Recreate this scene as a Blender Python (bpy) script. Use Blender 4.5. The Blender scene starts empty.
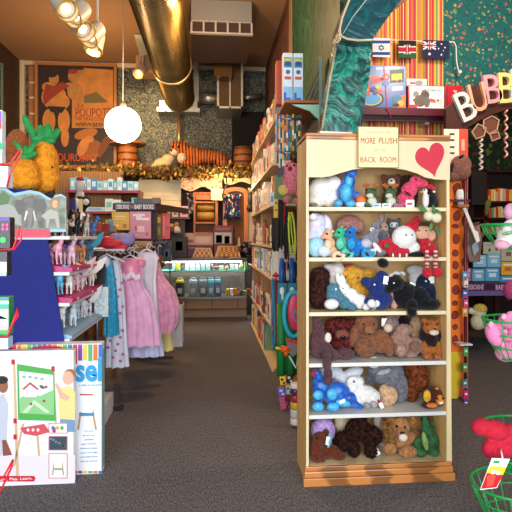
import bpy, bmesh, math, random
from mathutils import Vector, Matrix, Euler, noise
from mathutils.bvhtree import BVHTree
random.seed(7)
SC = bpy.context.scene
COL = SC.collection
PI = math.pi
# ---------------------------------------------------------------- camera, world, lights, exposure
YAW = math.radians(4.9)
CZ = 1.4
HORIZON = 238.0
cam_data = bpy.data.cameras.new('camera')
cam = bpy.data.objects.new('camera', cam_data)
COL.objects.link(cam)
cam.location = (0, 0, CZ)
cam.rotation_euler = (PI/2, 0, -YAW)
cam_data.sensor_width = 36
cam_data.lens = 36.0
cam_data.shift_y = -(256-HORIZON)/512
cam_data.clip_start = .05
SC.camera = cam
SC.view_settings.view_transform = 'Standard'
SC.view_settings.look = 'None'
SC.view_settings.exposure = 0.0
SC.view_settings.gamma = 1.0
w = bpy.data.worlds.new('world'); SC.world = w; w.use_nodes = True
w.node_tree.nodes['Background'].inputs[0].default_value = (.75, .88, 1.0, 1)
w.node_tree.nodes['Background'].inputs[1].default_value = 0.2

def area(name, loc, rot, sx, sy, power, col):
    l = bpy.data.lights.new(name, 'AREA'); l.shape = 'RECTANGLE'; l.size = sx; l.size_y = sy
    l.energy = power; l.color = col
    o = bpy.data.objects.new(name, l); COL.objects.link(o); o.location = loc; o.rotation_euler = rot
    return o
def point(name, loc, power, col, r=.1, parent=None):
    l = bpy.data.lights.new(name, 'POINT'); l.energy = power; l.color = col; l.shadow_soft_size = r
    o = bpy.data.objects.new(name, l); COL.objects.link(o); o.location = loc
    if parent: o.parent = parent
    return o
WARM = (1.0, .62, .30)
# daylight through the shop front behind the camera
area('shopfront_daylight', (-.2, -2.2, 1.9), (math.radians(84), 0, 0), 6.4, 2.9, 520, (.86, .93, 1.0))
# warm ceiling lamps of the shop, out of frame above and behind the shelves, plus a back room fill
point('warm_lamp_rear', (-1.6, 7.6, 3.1), 120, WARM, .12)
point('warm_lamp_centre', (-.2, 5.4, 3.7), 105, WARM, .12)
point('warm_lamp_counter', (.1, 8.6, 2.35), 22, (1, .72, .42), .08)
point('warm_lamp_side_room', (2.2, 3.4, 3.4), 85, (1, .78, .58), .15)
point('back_room_fill', (3.6, 6.6, 3.2), 45, WARM, .1)  # added fill that brightens the back room seen through the arch

# ---------------------------------------------------------------- pixel -> world on a chosen plane
def ray(px, py):
    u = (px-256)/512; v = (HORIZON-py)/512
    return Vector((u*math.cos(YAW)+math.sin(YAW), -u*math.sin(YAW)+math.cos(YAW), v))
def P(px, py, Y):
    d = ray(px, py); return Vector((0, 0, CZ)) + d*(Y/d.y)
def PX(px, py, X):
    d = ray(px, py); return Vector((0, 0, CZ)) + d*(X/d.x)
def PZ(px, py, z=0.):
    d = ray(px, py); return Vector((0, 0, CZ)) + d*((z-CZ)/d.z)
def S(px, Y):                       # metres per pixel at depth Y near column px
    return (Y/ray(px, 238).y)/512

# ---------------------------------------------------------------- materials
def lin(h):
    if not isinstance(h, str): return tuple(h)
    h = h.lstrip('#'); r = [int(h[i:i+2], 16)/255 for i in (0, 2, 4)]
    return tuple(c/12.92 if c <= .04045 else ((c+.055)/1.055)**2.4 for c in r)
_M = {}
def M(hexc, rough=.6, metal=0, var=0., vs=8., bump=0., bs=60., emit=0., col2=None, tex='noise', stretch=(1,1,1), sheen=0., spec=None, trans=0., thr=None, coat=0.):
    key = (hexc, rough, metal, var, vs, bump, bs, emit, col2, tex, stretch, sheen, spec, trans, thr, coat)
    if key in _M: return _M[key]
    m = bpy.data.materials.new('mat_%d' % len(_M)); m.use_nodes = True
    nt = m.node_tree; b = nt.nodes['Principled BSDF']; L = nt.links
    c = lin(hexc)
    b.inputs['Base Color'].default_value = (*c, 1)
    b.inputs['Roughness'].default_value = rough
    b.inputs['Metallic'].default_value = metal
    if sheen: b.inputs['Sheen Weight'].default_value = sheen
    if spec is not None: b.inputs['Specular IOR Level'].default_value = spec
    if trans: b.inputs['Transmission Weight'].default_value = trans
    if coat: b.inputs['Coat Weight'].default_value = coat
    if emit:
        b.inputs['Emission Color'].default_value = (*c, 1); b.inputs['Emission Strength'].default_value = emit
    if var or bump or col2:
        tc = nt.nodes.new('ShaderNodeTexCoord'); mp = nt.nodes.new('ShaderNodeMapping')
        mp.inputs['Scale'].default_value = stretch
        L.new(tc.outputs['Object'], mp.inputs['Vector'])
    if var or col2:
        if tex == 'noise':
            t = nt.nodes.new('ShaderNodeTexNoise'); t.inputs['Scale'].default_value = vs; t.inputs['Detail'].default_value = 4
        elif tex == 'wave':
            t = nt.nodes.new('ShaderNodeTexWave'); t.inputs['Scale'].default_value = vs; t.inputs['Distortion'].default_value = 6; t.inputs['Detail'].default_value = 3
        elif tex == 'stripe':
            t = nt.nodes.new('ShaderNodeTexWave'); t.inputs['Scale'].default_value = vs; t.inputs['Distortion'].default_value = 0
        elif tex == 'voronoi':
            t = nt.nodes.new('ShaderNodeTexVoronoi'); t.inputs['Scale'].default_value = vs
        else:
            t = nt.nodes.new('ShaderNodeTexChecker'); t.inputs['Scale'].default_value = vs
        L.new(mp.outputs[0], t.inputs['Vector'])
        r = nt.nodes.new('ShaderNodeValToRGB')
        c2 = lin(col2) if col2 else tuple(x*(1-var) for x in c)
        c1 = c if col2 else tuple(min(1, x*(1+var*.5)) for x in c)
        lo, hi = thr if thr else (.35, .65)
        r.color_ramp.elements[0].position = lo; r.color_ramp.elements[0].color = (*c2, 1)
        r.color_ramp.elements[1].position = hi; r.color_ramp.elements[1].color = (*c1, 1)
        L.new(t.outputs['Distance'] if tex == 'voronoi' else t.outputs['Fac'], r.inputs['Fac']) 
        L.new(r.outputs['Color'], b.inputs['Base Color'])
        if emit: L.new(r.outputs['Color'], b.inputs['Emission Color'])
    if bump:
        n = nt.nodes.new('ShaderNodeTexNoise'); n.inputs['Scale'].default_value = bs; n.inputs['Detail'].default_value = 3
        L.new(mp.outputs[0], n.inputs['Vector'])
        bn = nt.nodes.new('ShaderNodeBump'); bn.inputs['Strength'].default_value = bump; bn.inputs['Distance'].default_value = .01
        L.new(n.outputs['Fac'], bn.inputs['Height']); L.new(bn.outputs['Normal'], b.inputs['Normal'])
    _M[key] = m
    return m
def ramp_mat(stops, scale, tex='noise', rough=.6, stretch=(1,1,1), interp='CONSTANT', detail=2, dist=0., bump=0, coat=0., rand=False, metal=0.):
    """many-colour pattern: a texture value pushed through a colour ramp"""
    m = bpy.data.materials.new('pat_%d' % len(bpy.data.materials)); m.use_nodes = True
    nt = m.node_tree; b = nt.nodes['Principled BSDF']; L = nt.links
    tc = nt.nodes.new('ShaderNodeTexCoord'); mp = nt.nodes.new('ShaderNodeMapping'); mp.inputs['Scale'].default_value = stretch
    L.new(tc.outputs['Object'], mp.inputs['Vector'])
    r = nt.nodes.new('ShaderNodeValToRGB'); r.color_ramp.interpolation = interp
    if tex == 'voronoi':
        t = nt.nodes.new('ShaderNodeTexVoronoi'); t.inputs['Scale'].default_value = scale
        s = nt.nodes.new('ShaderNodeSeparateColor'); L.new(mp.outputs[0], t.inputs['Vector']); L.new(t.outputs['Color'], s.inputs[0]); out = s.outputs[0]
    elif tex == 'white':
        t = nt.nodes.new('ShaderNodeTexWhiteNoise'); t.noise_dimensions = '1D'
        s = nt.nodes.new('ShaderNodeSeparateXYZ'); L.new(mp.outputs[0], s.inputs[0])
        mu = nt.nodes.new('ShaderNodeMath'); mu.operation = 'MULTIPLY'; mu.inputs[1].default_value = scale; L.new(s.outputs[0], mu.inputs[0])
        fl = nt.nodes.new('ShaderNodeMath'); fl.operation = 'FLOOR'; L.new(mu.outputs[0], fl.inputs[0]); L.new(fl.outputs[0], t.inputs['W']); out = t.outputs['Value']
    elif tex == 'wave':
        t = nt.nodes.new('ShaderNodeTexWave'); t.inputs['Scale'].default_value = scale; t.inputs['Distortion'].default_value = dist; t.inputs['Detail'].default_value = detail
        L.new(mp.outputs[0], t.inputs['Vector']); out = t.outputs['Fac']
    else:
        t = nt.nodes.new('ShaderNodeTexNoise'); t.inputs['Scale'].default_value = scale; t.inputs['Detail'].default_value = detail; t.inputs['Distortion'].default_value = dist
        L.new(mp.outputs[0], t.inputs['Vector']); out = t.outputs['Fac']
    els = r.color_ramp.elements
    els[0].position = stops[0][0]; els[0].color = (*lin(stops[0][1]), 1)
    els[1].position = stops[1][0]; els[1].color = (*lin(stops[1][1]), 1)
    for p, c in stops[2:]:
        e = els.new(p); e.color = (*lin(c), 1)
    L.new(out, r.inputs['Fac']); L.new(r.outputs['Color'], b.inputs['Base Color'])
    b.inputs['Roughness'].default_value = rough; b.inputs['Metallic'].default_value = metal
    if coat: b.inputs['Coat Weight'].default_value = coat
    if bump:
        bn = nt.nodes.new('ShaderNodeBump'); bn.inputs['Strength'].default_value = bump; bn.inputs['Distance'].default_value = .02
        L.new(out, bn.inputs['Height']); L.new(bn.outputs['Normal'], b.inputs['Normal'])
    return m
def fur(hexc, var=.35):
    if sum(lin(hexc)) > 1.5: var *= .35
    return M(hexc, rough=.95, var=var, vs=60, bump=.7, bs=220, sheen=.15, spec=.15)
def curly(a, b):          return M(a, rough=.95, col2=b, vs=55, bump=.9, bs=120, spec=.1)
def plastic(h, r=.35):    return M(h, rough=r)
BLACK = M('#0a0a0b', rough=.25)
GLASS = M('#ffffff', rough=.02, trans=1.)

# ---------------------------------------------------------------- mesh collector
class B:
    def __init__(s): s.bm = bmesh.new(); s.mats = []
    def mi(s, m):
        if m is None: return 0
        if m not in s.mats: s.mats.append(m)
        return s.mats.index(m)
    def _fin(s, vs, m, mtx=None, smooth=False):
        if mtx is not None: bmesh.ops.transform(s.bm, matrix=mtx, verts=vs)
        i = s.mi(m)
        for f in {f for v in vs for f in v.link_faces}:
            f.material_index = i; f.smooth = smooth
        return vs
    def box(s, c, size, m=None, rot=(0,0,0), bev=0.):
        vs = bmesh.ops.create_cube(s.bm, size=1)['verts']
        mt = Matrix.LocRotScale(Vector(c), Euler(rot), Vector(size))
        s._fin(vs, m, mt)
        if bev:
            es = list({e for v in vs for e in v.link_edges})
            r = bmesh.ops.bevel(s.bm, geom=es, offset=bev, segments=2, affect='EDGES', profile=.6)
            for f in r['faces']: f.material_index = s.mi(m)
        return s
    def span(s, a, b, m=None, bev=0.):
        a, b = Vector(a), Vector(b)
        return s.box((a+b)/2, [abs(b[i]-a[i]) for i in range(3)], m, bev=bev)
    def ball(s, c, r, m=None, rot=(0,0,0), seg=14, rings=10, smooth=True):
        if not hasattr(r, '__len__'): r = (r, r, r)
        vs = bmesh.ops.create_uvsphere(s.bm, u_segments=seg, v_segments=rings, radius=1)['verts']
        s._fin(vs, m, Matrix.LocRotScale(Vector(c), Euler(rot), Vector(r)), smooth); return s
    def cyl(s, a, b, r, r2=None, m=None, seg=14, caps=True, smooth=True):
        a, b = Vector(a), Vector(b); d = b-a
        if d.length < 1e-6: return s
        q = Vector((0,0,1)).rotation_difference(d)
        vs = bmesh.ops.create_cone(s.bm, cap_ends=caps, segments=seg, radius1=r, radius2=r if r2 is None else r2, depth=d.length)['verts']
        s._fin(vs, m, Matrix.Translation((a+b)/2) @ q.to_matrix().to_4x4())
        if smooth:
            for f in {f for v in vs for f in v.link_faces}:
                if len(f.verts) == 4: f.smooth = True
        return s
    def tube(s, pts, r, m=None, seg=8, closed=False):
        pts = [Vector(p) for p in pts]; n = len(pts); rings = []
        rr = r if hasattr(r, '__len__') else [r]*n
        up = None
        for i, p in enumerate(pts):
            t = (pts[(i+1) % n]-pts[i-1]) if (closed or 0 < i < n-1) else (pts[1]-pts[0] if i == 0 else pts[-1]-pts[-2])
            t.normalize()
            if up is None: up = t.orthogonal().normalized()
            else:
                up = (up - t*up.dot(t));  up = up.normalized() if up.length > 1e-5 else t.orthogonal().normalized()
            sd = t.cross(up)
            rings.append([s.bm.verts.new(p+(up*math.cos(a)+sd*math.sin(a))*rr[i]) for a in [2*PI*k/seg for k in range(seg)]])
        i = s.mi(m)
        for k in range(n if closed else n-1):
            A, Bq = rings[k], rings[(k+1) % n]
            for j in range(seg):
                f = s.bm.faces.new((A[j], A[(j+1)%seg], Bq[(j+1)%seg], Bq[j])); f.smooth = True; f.material_index = i
        if not closed:
            for rg, rev in ((rings[0], True), (rings[-1], False)):
                f = s.bm.faces.new(rg[::-1] if rev else rg); f.material_index = i
        return s
    def lathe(s, prof, c=(0,0,0), m=None, seg=20, axis='Z'):
        rings = []
        for r, z in prof:
            rings.append([s.bm.verts.new(Vector(c)+Vector((max(r, 1e-4)*math.cos(2*PI*k/seg), max(r, 1e-4)*math.sin(2*PI*k/seg), z))) for k in range(seg)])
        i = s.mi(m)
        for A, Bq in zip(rings, rings[1:]):
            for j in range(seg):
                f = s.bm.faces.new((A[j], A[(j+1)%seg], Bq[(j+1)%seg], Bq[j])); f.smooth = True; f.material_index = i
        f = s.bm.faces.new(rings[0][::-1]); f.material_index = i
        f = s.bm.faces.new(rings[-1]); f.material_index = i
        return s
    def prism(s, pts, d, m=None, bev=0.):
        """pts: closed outline of 3D points, extruded by vector d"""
        d = Vector(d); a = [s.bm.verts.new(Vector(p)) for p in pts]; b = [s.bm.verts.new(Vector(p)+d) for p in pts]
        i = s.mi(m); n = len(pts); fs = []
        fs.append(s.bm.faces.new(a)); fs.append(s.bm.faces.new(b[::-1]))
        for k in range(n): fs.append(s.bm.faces.new((a[k], b[k], b[(k+1)%n], a[(k+1)%n])))
        for f in fs: f.material_index = i
        bmesh.ops.recalc_face_normals(s.bm, faces=fs)
        return s
    def quad(s, pts, m=None):
        f = s.bm.faces.new([s.bm.verts.new(Vector(p)) for p in pts]); f.material_index = s.mi(m); return s
    def put(s, name, m=None, parent=None, loc=None, **kw):
        """link as one mesh object; vertices given in world space, origin moved to loc"""
        me = bpy.data.meshes.new(name)
        if not s.mats and m is not None: s.mats = [m]
        if loc is None and parent is not None: org = Vector((0,0,0)) 
        o = bpy.data.objects.new(name, me)
        if parent is not None:
            o.parent = parent
            off = parent.get('_w'); off = Vector(off) if off is not None else Vector((0,0,0))
            o['_w'] = tuple(off)
            bmesh.ops.translate(s.bm, verts=s.bm.verts, vec=-off)
        else:
            if loc is None:
                vs = [v.co for v in s.bm.verts]
                loc = Vector(((min(v.x for v in vs)+max(v.x for v in vs))/2, (min(v.y for v in vs)+max(v.y for v in vs))/2, min(v.z for v in vs)))
            loc = Vector(loc); o.location = loc; o['_w'] = tuple(loc)
            bmesh.ops.translate(s.bm, verts=s.bm.verts, vec=-loc)
        s.bm.to_mesh(me); s.bm.free()
        for mm in s.mats: me.materials.append(mm)
        COL.objects.link(o)
        if kw: tag(o, **kw)
        return o
def tag(o, label=None, cat=None, group=None, kind=None):
    if label: o['label'] = label
    if cat: o['category'] = cat
    if group: o['group'] = group
    if kind: o['kind'] = kind
    return o
def thing(name, loc, label, cat, group=None):
    o = bpy.data.objects.new(name, None); o.empty_display_size = .05; COL.objects.link(o)
    o.location = loc; o['_w'] = tuple(loc)
    return tag(o, label, cat, group)
def struct(name, b, m=None):
    o = b.put(name, m, loc=(0,0,0)); o['kind'] = 'structure'; return o
def copy_tree(o, loc=None, parent=None, label=None, rot=None, scale=None, mat=None):
    c = o.copy(); COL.objects.link(c)
    if parent is not None: c.parent = parent
    if loc is not None: c.location = loc; c['_w'] = tuple(loc)
    if label: c['label'] = label
    if rot is not None: c.rotation_euler = rot
    if scale is not None: c.scale = (scale,)*3 if not hasattr(scale, '__len__') else scale
    if mat is not None and c.type == 'MESH':
        c.data = c.data.copy(); c.data.materials.clear(); c.data.materials.append(mat)
    for ch in [x for x in COL.objects if x.parent == o]:
        copy_tree(ch, parent=c)
    return c
_FONT = {}
def text_mesh(txt, size, depth=.001, bold=0.):
    cu = bpy.data.curves.new('t', 'FONT'); cu.body = txt; cu.size = size; cu.extrude = depth; cu.align_x = 'CENTER'; cu.align_y = 'CENTER'; cu.offset = bold
    cu.resolution_u = 3
    o = bpy.data.objects.new('t', cu); COL.objects.link(o)
    bpy.context.view_layer.update()
    dg = bpy.context.evaluated_depsgraph_get(); me = bpy.data.meshes.new_from_object(o.evaluated_get(dg))
    bpy.data.objects.remove(o); return me
def writing(txt, loc, size, m, parent, normal=(0,-1,0), up=(0,0,1), depth=.001, width=None, roll=0., name='lettering', bold=0.):
    """raised letters at loc (world), facing normal"""
    me = text_mesh(txt, size, depth, bold); me.name = name
    n = Vector(normal).normalized(); u = Vector(up); u = (u-n*u.dot(n)).normalized(); r = u.cross(n)
    mt = Matrix((r, u, n)).transposed()
    if roll: mt = mt @ Matrix.Rotation(roll, 3, 'Z')
    if width and len(me.vertices):
        wd = max(v.co.x for v in me.vertices)-min(v.co.x for v in me.vertices)
        for v in me.vertices: v.co.x *= width/wd
    off = Vector(parent['_w']) if parent is not None and '_w' in parent else Vector((0,0,0))
    me.transform(Matrix.Translation(Vector(loc)-off) @ mt.to_4x4())
    me.materials.clear(); me.materials.append(m)
    o = bpy.data.objects.new(name, me); COL.objects.link(o)
    if parent is not None: o.parent = parent; o['_w'] = tuple(off)
    return o

# ---------------------------------------------------------------- soft toys: one continuous skin grown over overlapping lumps
_tx = bpy.data.textures.new('fluff', 'CLOUDS'); _tx.noise_scale = .02; _tx.noise_depth = 2
def skin(lumps, vox=.006, disp=0., sm=4):
    """lumps: (center, radii, rot) in world space -> mesh of their smooth union"""
    bm = bmesh.new()
    for c, r, rot in lumps:
        vs = bmesh.ops.create_icosphere(bm, subdivisions=3, radius=1)['verts']
        bmesh.ops.transform(bm, matrix=Matrix.LocRotScale(Vector(c), Euler(rot), Vector(r)), verts=vs)
    me = bpy.data.meshes.new('s'); bm.to_mesh(me); bm.free()
    o = bpy.data.objects.new('s', me); COL.objects.link(o)
    md = o.modifiers.new('r', 'REMESH'); md.mode = 'VOXEL'; md.voxel_size = vox; md.use_smooth_shade = True
    s_ = o.modifiers.new('m', 'SMOOTH'); s_.factor = .5; s_.iterations = sm
    if disp:
        d = o.modifiers.new('d', 'DISPLACE'); d.texture = _tx; d.strength = disp; d.mid_level = .45; d.texture_coords = 'GLOBAL'
    bpy.context.view_layer.update()
    dg = bpy.context.evaluated_depsgraph_get(); out = bpy.data.meshes.new_from_object(o.evaluated_get(dg))
    bpy.data.objects.remove(o); bpy.data.meshes.remove(me)
    return out
def tufts(me, n, L, wd=.0022, seed=1):
    rnd = random.Random(seed); bm = bmesh.new(); bm.from_mesh(me); fs = list(bm.faces)
    for _ in range(n):
        f = fs[int(rnd.random()*len(fs))]; c = f.calc_center_median(); nn = f.normal
        t = Vector((rnd.uniform(-1,1), rnd.uniform(-1,1), rnd.uniform(-1.2,.5))); t = (t-nn*t.dot(nn))
        if t.length < 1e-4: continue
        t.normalize(); sd = nn.cross(t)*wd; l = L*rnd.uniform(.5, 1.1)
        a = bm.verts.new(c-sd-nn*.001); b = bm.verts.new(c+sd-nn*.001); e = bm.verts.new(c+nn*l*.55+t*l*.35+sd*.6); g = bm.verts.new(c+nn*l*.8+t*l*.9)
        h = bm.verts.new(c+nn*l*.55+t*l*.35-sd*.6)
        f1 = bm.faces.new((a, b, e, h)); f2 = bm.faces.new((h, e, g)); f1.smooth = f2.smooth = False
    bm.to_mesh(me); bm.free()
class Toy:
    """a soft toy laid out in photo columns/rows at depth Y: lumps (px, py, rx, ry, dy_cm, rd_px, rot_deg)"""
    def __init__(s, name, label, Y, lumps, color, rest=None, disp=0., hair=0, hl=.012, cat='plush toy', group=None, vox=.0045, var=.35, mat=None, sm=2, name2=None):
        s.Y = Y; s.dz = 0.
        me = skin([s.conv(l) for l in lumps], vox, disp, sm)
        if rest is not None:
            s.dz = rest+.001-min(v.co.z for v in me.vertices)
            if s.dz < -.03: s.dz = 0.
            me.transform(Matrix.Translation((0,0,s.dz)))
        s.mat = mat or fur(color, var)
        s.tree = BVHTree.FromPolygons([v.co.copy() for v in me.vertices], [tuple(p.vertices) for p in me.polygons])
        s.trees = [s.tree]
        if hair: tufts(me, hair, hl, seed=len(bpy.data.objects))
        xs = [v.co for v in me.vertices]
        loc = Vector((sum(v.x for v in xs)/len(xs), sum(v.y for v in xs)/len(xs), min(v.z for v in xs)))
        me.transform(Matrix.Translation(-loc)); me.name = name
        me.materials.clear(); me.materials.append(s.mat)
        s.o = bpy.data.objects.new(name, me); COL.objects.link(s.o); s.o.location = loc; s.o['_w'] = tuple(loc)
        tag(s.o, label, cat, group)
    def conv(s, l):
        px, py, rx, ry = l[:4]; dy = (l[4] if len(l) > 4 and l[4] is not None else 0)/100.
        rd = l[5] if len(l) > 5 and l[5] is not None else min(rx, ry)*.95
        rot = l[6] if len(l) > 6 else 0
        Y = s.Y+dy; k = S(px, Y); c = P(px, py, Y)
        c.z += getattr(s, 'dz', 0.)
        return (c, (rx*k, rd*k, ry*k), (0, math.radians(rot), 0))
    def part(s, name, lumps, color, label=None, mat=None, disp=0., vox=.0045, hair=0, hl=.01):
        me = skin([s.conv(l) for l in lumps], vox, disp, 3)
        s.trees.append(BVHTree.FromPolygons([v.co.copy() for v in me.vertices], [tuple(p.vertices) for p in me.polygons]))
        off = Vector(s.o['_w'])
        if hair: tufts(me, hair, hl, seed=len(bpy.data.objects))
        me.transform(Matrix.Translation(-off)); me.name = name
        me.materials.clear(); me.materials.append(mat or fur(color))
        o = bpy.data.objects.new(name, me); COL.objects.link(o); o.parent = s.o; o['_w'] = tuple(off)
        if label: o['label'] = label
        return o
    def hit(s, px, py):
        d = ray(px, py); o = Vector((0, 0, CZ+s.dz)); hs = [q for q in (t_.ray_cast(o, d.normalized()) for t_ in s.trees) if q[0] is not None]; h = min(hs, key=lambda q: q[3]) if hs else (None,)
        if h[0] is None:
            q = P(px, py, s.Y); q.z += s.dz; h = s.tree.find_nearest(q)
        return h[0], h[1]
    def spot(s, name, px, py, r, m, flat=.6, rx=None):
        p, n = s.hit(px, py); k = S(px, s.Y)
        q = Vector((0,-1,0)).rotation_difference(n).to_euler()
        b = B(); b.ball(p, ((rx or r)*k, r*k*flat, r*k), m, rot=q, seg=12, rings=8)
        return b.put(name, parent=s.o)
    def eyes(s, pts, r=.8, m=None):
        for p in pts: s.spot('eye', p[0], p[1], (p[2] if len(p) > 2 else r)*1.2, m or BLACK, flat=1.3)
        return s
    def nose(s, px, py, r=1.2, m=None, rx=None): s.spot('nose', px, py, r, m or BLACK, rx=rx or r*1.3, flat=1.2); return s
    def tagcard(s, px, py, w=4, h=6, rot=0, color='#f4f4f2', band=None):
        p, n = s.hit(px, py); k = S(px, s.Y); p = p+Vector((0,-.006,0)); b = B()
        b.box(p, (w*k, .0015, h*k), M(color, rough=.4), rot=(0, math.radians(rot), 0))
        o = b.put('care_tag', parent=s.o)
        if band:
            b = B(); b.box(p+Vector((0,-.0012,0)), (w*k*.8, .0012, h*k*.35), M(band, rough=.4), rot=(0, math.radians(rot), 0)); b.put('tag_print', parent=o)
        return s
# ================================================================ the shop itself
CEIL = 4.6; XL = -3.45; XR = 5.6; YB = 9.6
carpet = M('#757172', rough=.98, var=.5, vs=120, bump=.8, bs=160, stretch=(1, .35, 1), spec=.1)
struct('floor', B().span((XL-.1, -2.4, -.1), (XR+.1, YB+.1, 0), carpet))
struct('ceiling', B().span((XL-.1, -2.4, CEIL), (XR+.1, YB+.1, CEIL+.1), M('#94704c', rough=.9, var=.08, vs=1.5)))
struct('wall_left', B().span((XL-.1, -2.4, 0), (XL, YB+.1, CEIL), ramp_mat([(0,'#1c1712'),(.45,'#2c2018'),(.55,'#4a2a1c'),(.62,'#20251f')], 7, stretch=(1,2.2,.7), interp='LINEAR', dist=1.5)))
wallpaper = ramp_mat([(0,'#141512'),(.47,'#1e2624'),(.53,'#566660'),(.57,'#a08c5c'),(.61,'#1c1b18')], 16, interp='LINEAR', detail=3, dist=2.2)
struct('wall_rear', B().span((XL, YB, 0), (XR, YB+.1, CEIL), wallpaper))
struct('wall_right', B().span((XR, -2.4, 0), (XR+.1, YB+.1, CEIL), M('#6d5a48', rough=.9)))
# shop front behind the camera: low wall, piers and a header round the big window
bw = B(); wm = M('#8d8378', rough=.9)
bw.span((XL, -2.5, 0), (XR, -2.4, .35), wm); bw.span((XL, -2.5, 3.45), (XR, -2.4, CEIL), wm); bw.span((XL, -2.5, .35), (XL+.25, -2.4, 3.45), wm); bw.span((XR-2., -2.5, .35), (XR, -2.4, 3.45), wm)
struct('wall_front', bw)
# wall between the aisle and the side room
swirl = ramp_mat([(0,'#041a16'),(.4,'#06301f'),(.5,'#0c5232'),(.54,'#2a5a3a'),(.58,'#06281c'),(1,'#0a4434')], 3.2, interp='LINEAR', stretch=(1,1.2,.45), dist=3.2, detail=4, bump=.3, rough=.55)
struct('wall_divider', B().span((1.0, 3.95, 0), (1.08, 6.35, CEIL), swirl))
struct('wall_divider_rear', B().span((1.0, 6.47, 0), (1.08, YB, CEIL), M('#5d3424', rough=.8, var=.4, vs=4)))
struct('trim_1', B().span((.975, 6.35, 0), (1.09, 6.47, CEIL), M('#9a7248', rough=.6, var=.3, vs=6, tex='wave', stretch=(3,3,.3))))
# striped wall and the arched opening of the side room
stripes = ramp_mat([(0,'#c8352f'),(.14,'#e8a13a'),(.26,'#d9574a'),(.38,'#f0c94f'),(.48,'#cf3d5c'),(.58,'#e98d4a'),(.68,'#7d9e4a'),(.76,'#e2647a'),(.86,'#f2d690'),(.94,'#b12a3c')], 100, tex='white', rough=.8)
struct('wall_striped', B().span((1.08, 5.0, 0), (2.33, 5.08, CEIL), stripes))
YA = 5.0
def arch_pt(x, off=0):               # centre line of the arch board, in X -> Z
    t = (x-2.33)/(3.7-2.33); return 2.50+.52*math.sin(min(1, t)*PI/2)**.8+off
xs = [2.33+(XR-2.33)*i/14 for i in range(15)]
tealp = ramp_mat([(0,'#14625f'),(.35,'#0f5654'),(.55,'#14625f'),(.84,'#c2584a'),(.88,'#14625f'),(.93,'#c79c48'),(.96,'#6a9a5a')], 48, tex='voronoi', rough=.8)
b = B(); b.prism([(x, YA, arch_pt(x)) for x in xs]+[(XR, YA, CEIL), (2.33, YA, CEIL)], (0,.08,0), tealp)
struct('wall_arch', b)
# rear wall of the side room
struct('wall_side_room_rear', B().span((1.08, 8.3, 0), (XR, 8.4, CEIL), ramp_mat([(0,'#0a2414'),(.72,'#0f3a20'),(.82,'#6a2a20'),(.86,'#12421f'),(.93,'#5f6a2a')], 20, tex='voronoi', rough=.8)))
# pale trim along rear wall top and corner
wt = M('#c9b18c', rough=.6)
b = B(); b.span((XL, YB-.05, CEIL-.07), (1.0, YB, CEIL), wt); b.span((XL, YB-.06, 2.4), (XL+.08, YB, CEIL), wt)
struct('trim_2', b)

# ---------------------------------------------------------------- round ceiling duct and its elbow box
gold = M('#6a5630', rough=.33, metal=.95, bump=.25, bs=9, var=.25, vs=3)
dk = thing('spiral_duct', (-.59, 7.0, 3.93), 'big round spiral air duct running back along the ceiling', 'duct')
b = B(); b.cyl((-.59, 1.5, 3.93), (-.59, 9.25, 3.93), .272, m=gold, seg=40, caps=False); b.put('pipe', parent=dk)
b = B()
n = 150
for i in range(n):
    y = 1.6+i*.051
    for _ in (0,):
        b.tube([(-.59+.2735*math.cos(a), y+.03*(a/(2*PI)), 3.93+.2735*math.sin(a)) for a in [2*PI*k/28 for k in range(29)]], .0065, gold, seg=4)
b.put('spiral_seam', parent=dk)
b = B(); b.tube([(-.59+.285*math.cos(2*PI*k/32), 7.55, 3.93+.285*math.sin(2*PI*k/32)) for k in range(32)], .022, M('#c8a878', rough=.3, metal=.9), closed=True); b.put('joint_collar', parent=dk)
silver = M('#a9a79c', rough=.35, metal=.85, bump=.4, bs=14)
dk2 = thing('duct_box', (-.6, 9.4, 3.6), 'square sheet metal box where the round duct meets the wall', 'duct')
b = B(); b.span((-.93, 9.26, 3.72), (-.26, 9.6, 3.86), silver); b.span((-.98, 9.24, 3.66), (-.22, 9.6, 3.73), silver); b.span((-.33, 9.28, 3.86), (-.24, 9.6, 4.58), silver); b.put('casing', parent=dk2)
b = B(); b.cyl((-.6, 9.45, 3.66), (-.6, 9.45, 2.62), .035, m=M('#c99a6a', rough=.3, metal=.8)); b.put('riser_pipe', parent=dk2)
# loose grey vent panel left of the duct
b = B(); c = [P(134, 35, 7.7), P(150, 34, 7.7), P(157, 53, 8.0), P(140, 56, 8.0)]
b.prism(c, (0,.05,.04), silver); vp = b.put('ceiling_vent_flap', label='small square grey metal flap hanging beside the round duct', cat='vent')
b = B(); b.span((-1.33, 9.1, 4.3), (-.85, 9.5, 4.6), M('#a8845a', rough=.6)); b.put('wooden_bulkhead_box', label='tan wooden box on the ceiling behind the grey flap', cat='box')
# air handler hung from the ceiling
ah = thing('air_handler', (0, 7.4, 4.1), 'large grey air handler hung from the ceiling with louvred grille', 'air conditioner')
p0, p1 = P(191, 21, 6.9), P(252, 21, 6.9)
b = B(); b.span((p0.x, 6.9, p0.z), (p1.x, 8.2, CEIL), M('#8f8d85', rough=.5, metal=.3), bev=.01); b.put('cabinet', parent=ah)
q0, q1 = P(191, 33, 6.95), P(252, 33, 6.95)
b = B(); b.span((q0.x, 6.93, q0.z), (q1.x, 8.1, p0.z), M('#3a1f18', rough=.6)); b.put('intake', parent=ah)
for i in range(6):
    x = q0.x+.008+(q1.x-q0.x-.016)*i/5; b = B(); b.span((x-.012, 6.9, q0.z), (x+.012, 6.94, p0.z), M('#b0a89a', rough=.5)); b.put('grille_bar', parent=ah)
b = B(); b.span((q0.x-.01, 6.89, q0.z-.02), (q1.x+.01, 6.95, q0.z), M('#b0a89a', rough=.5)); b.put('grille_rail', parent=ah)
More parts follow.
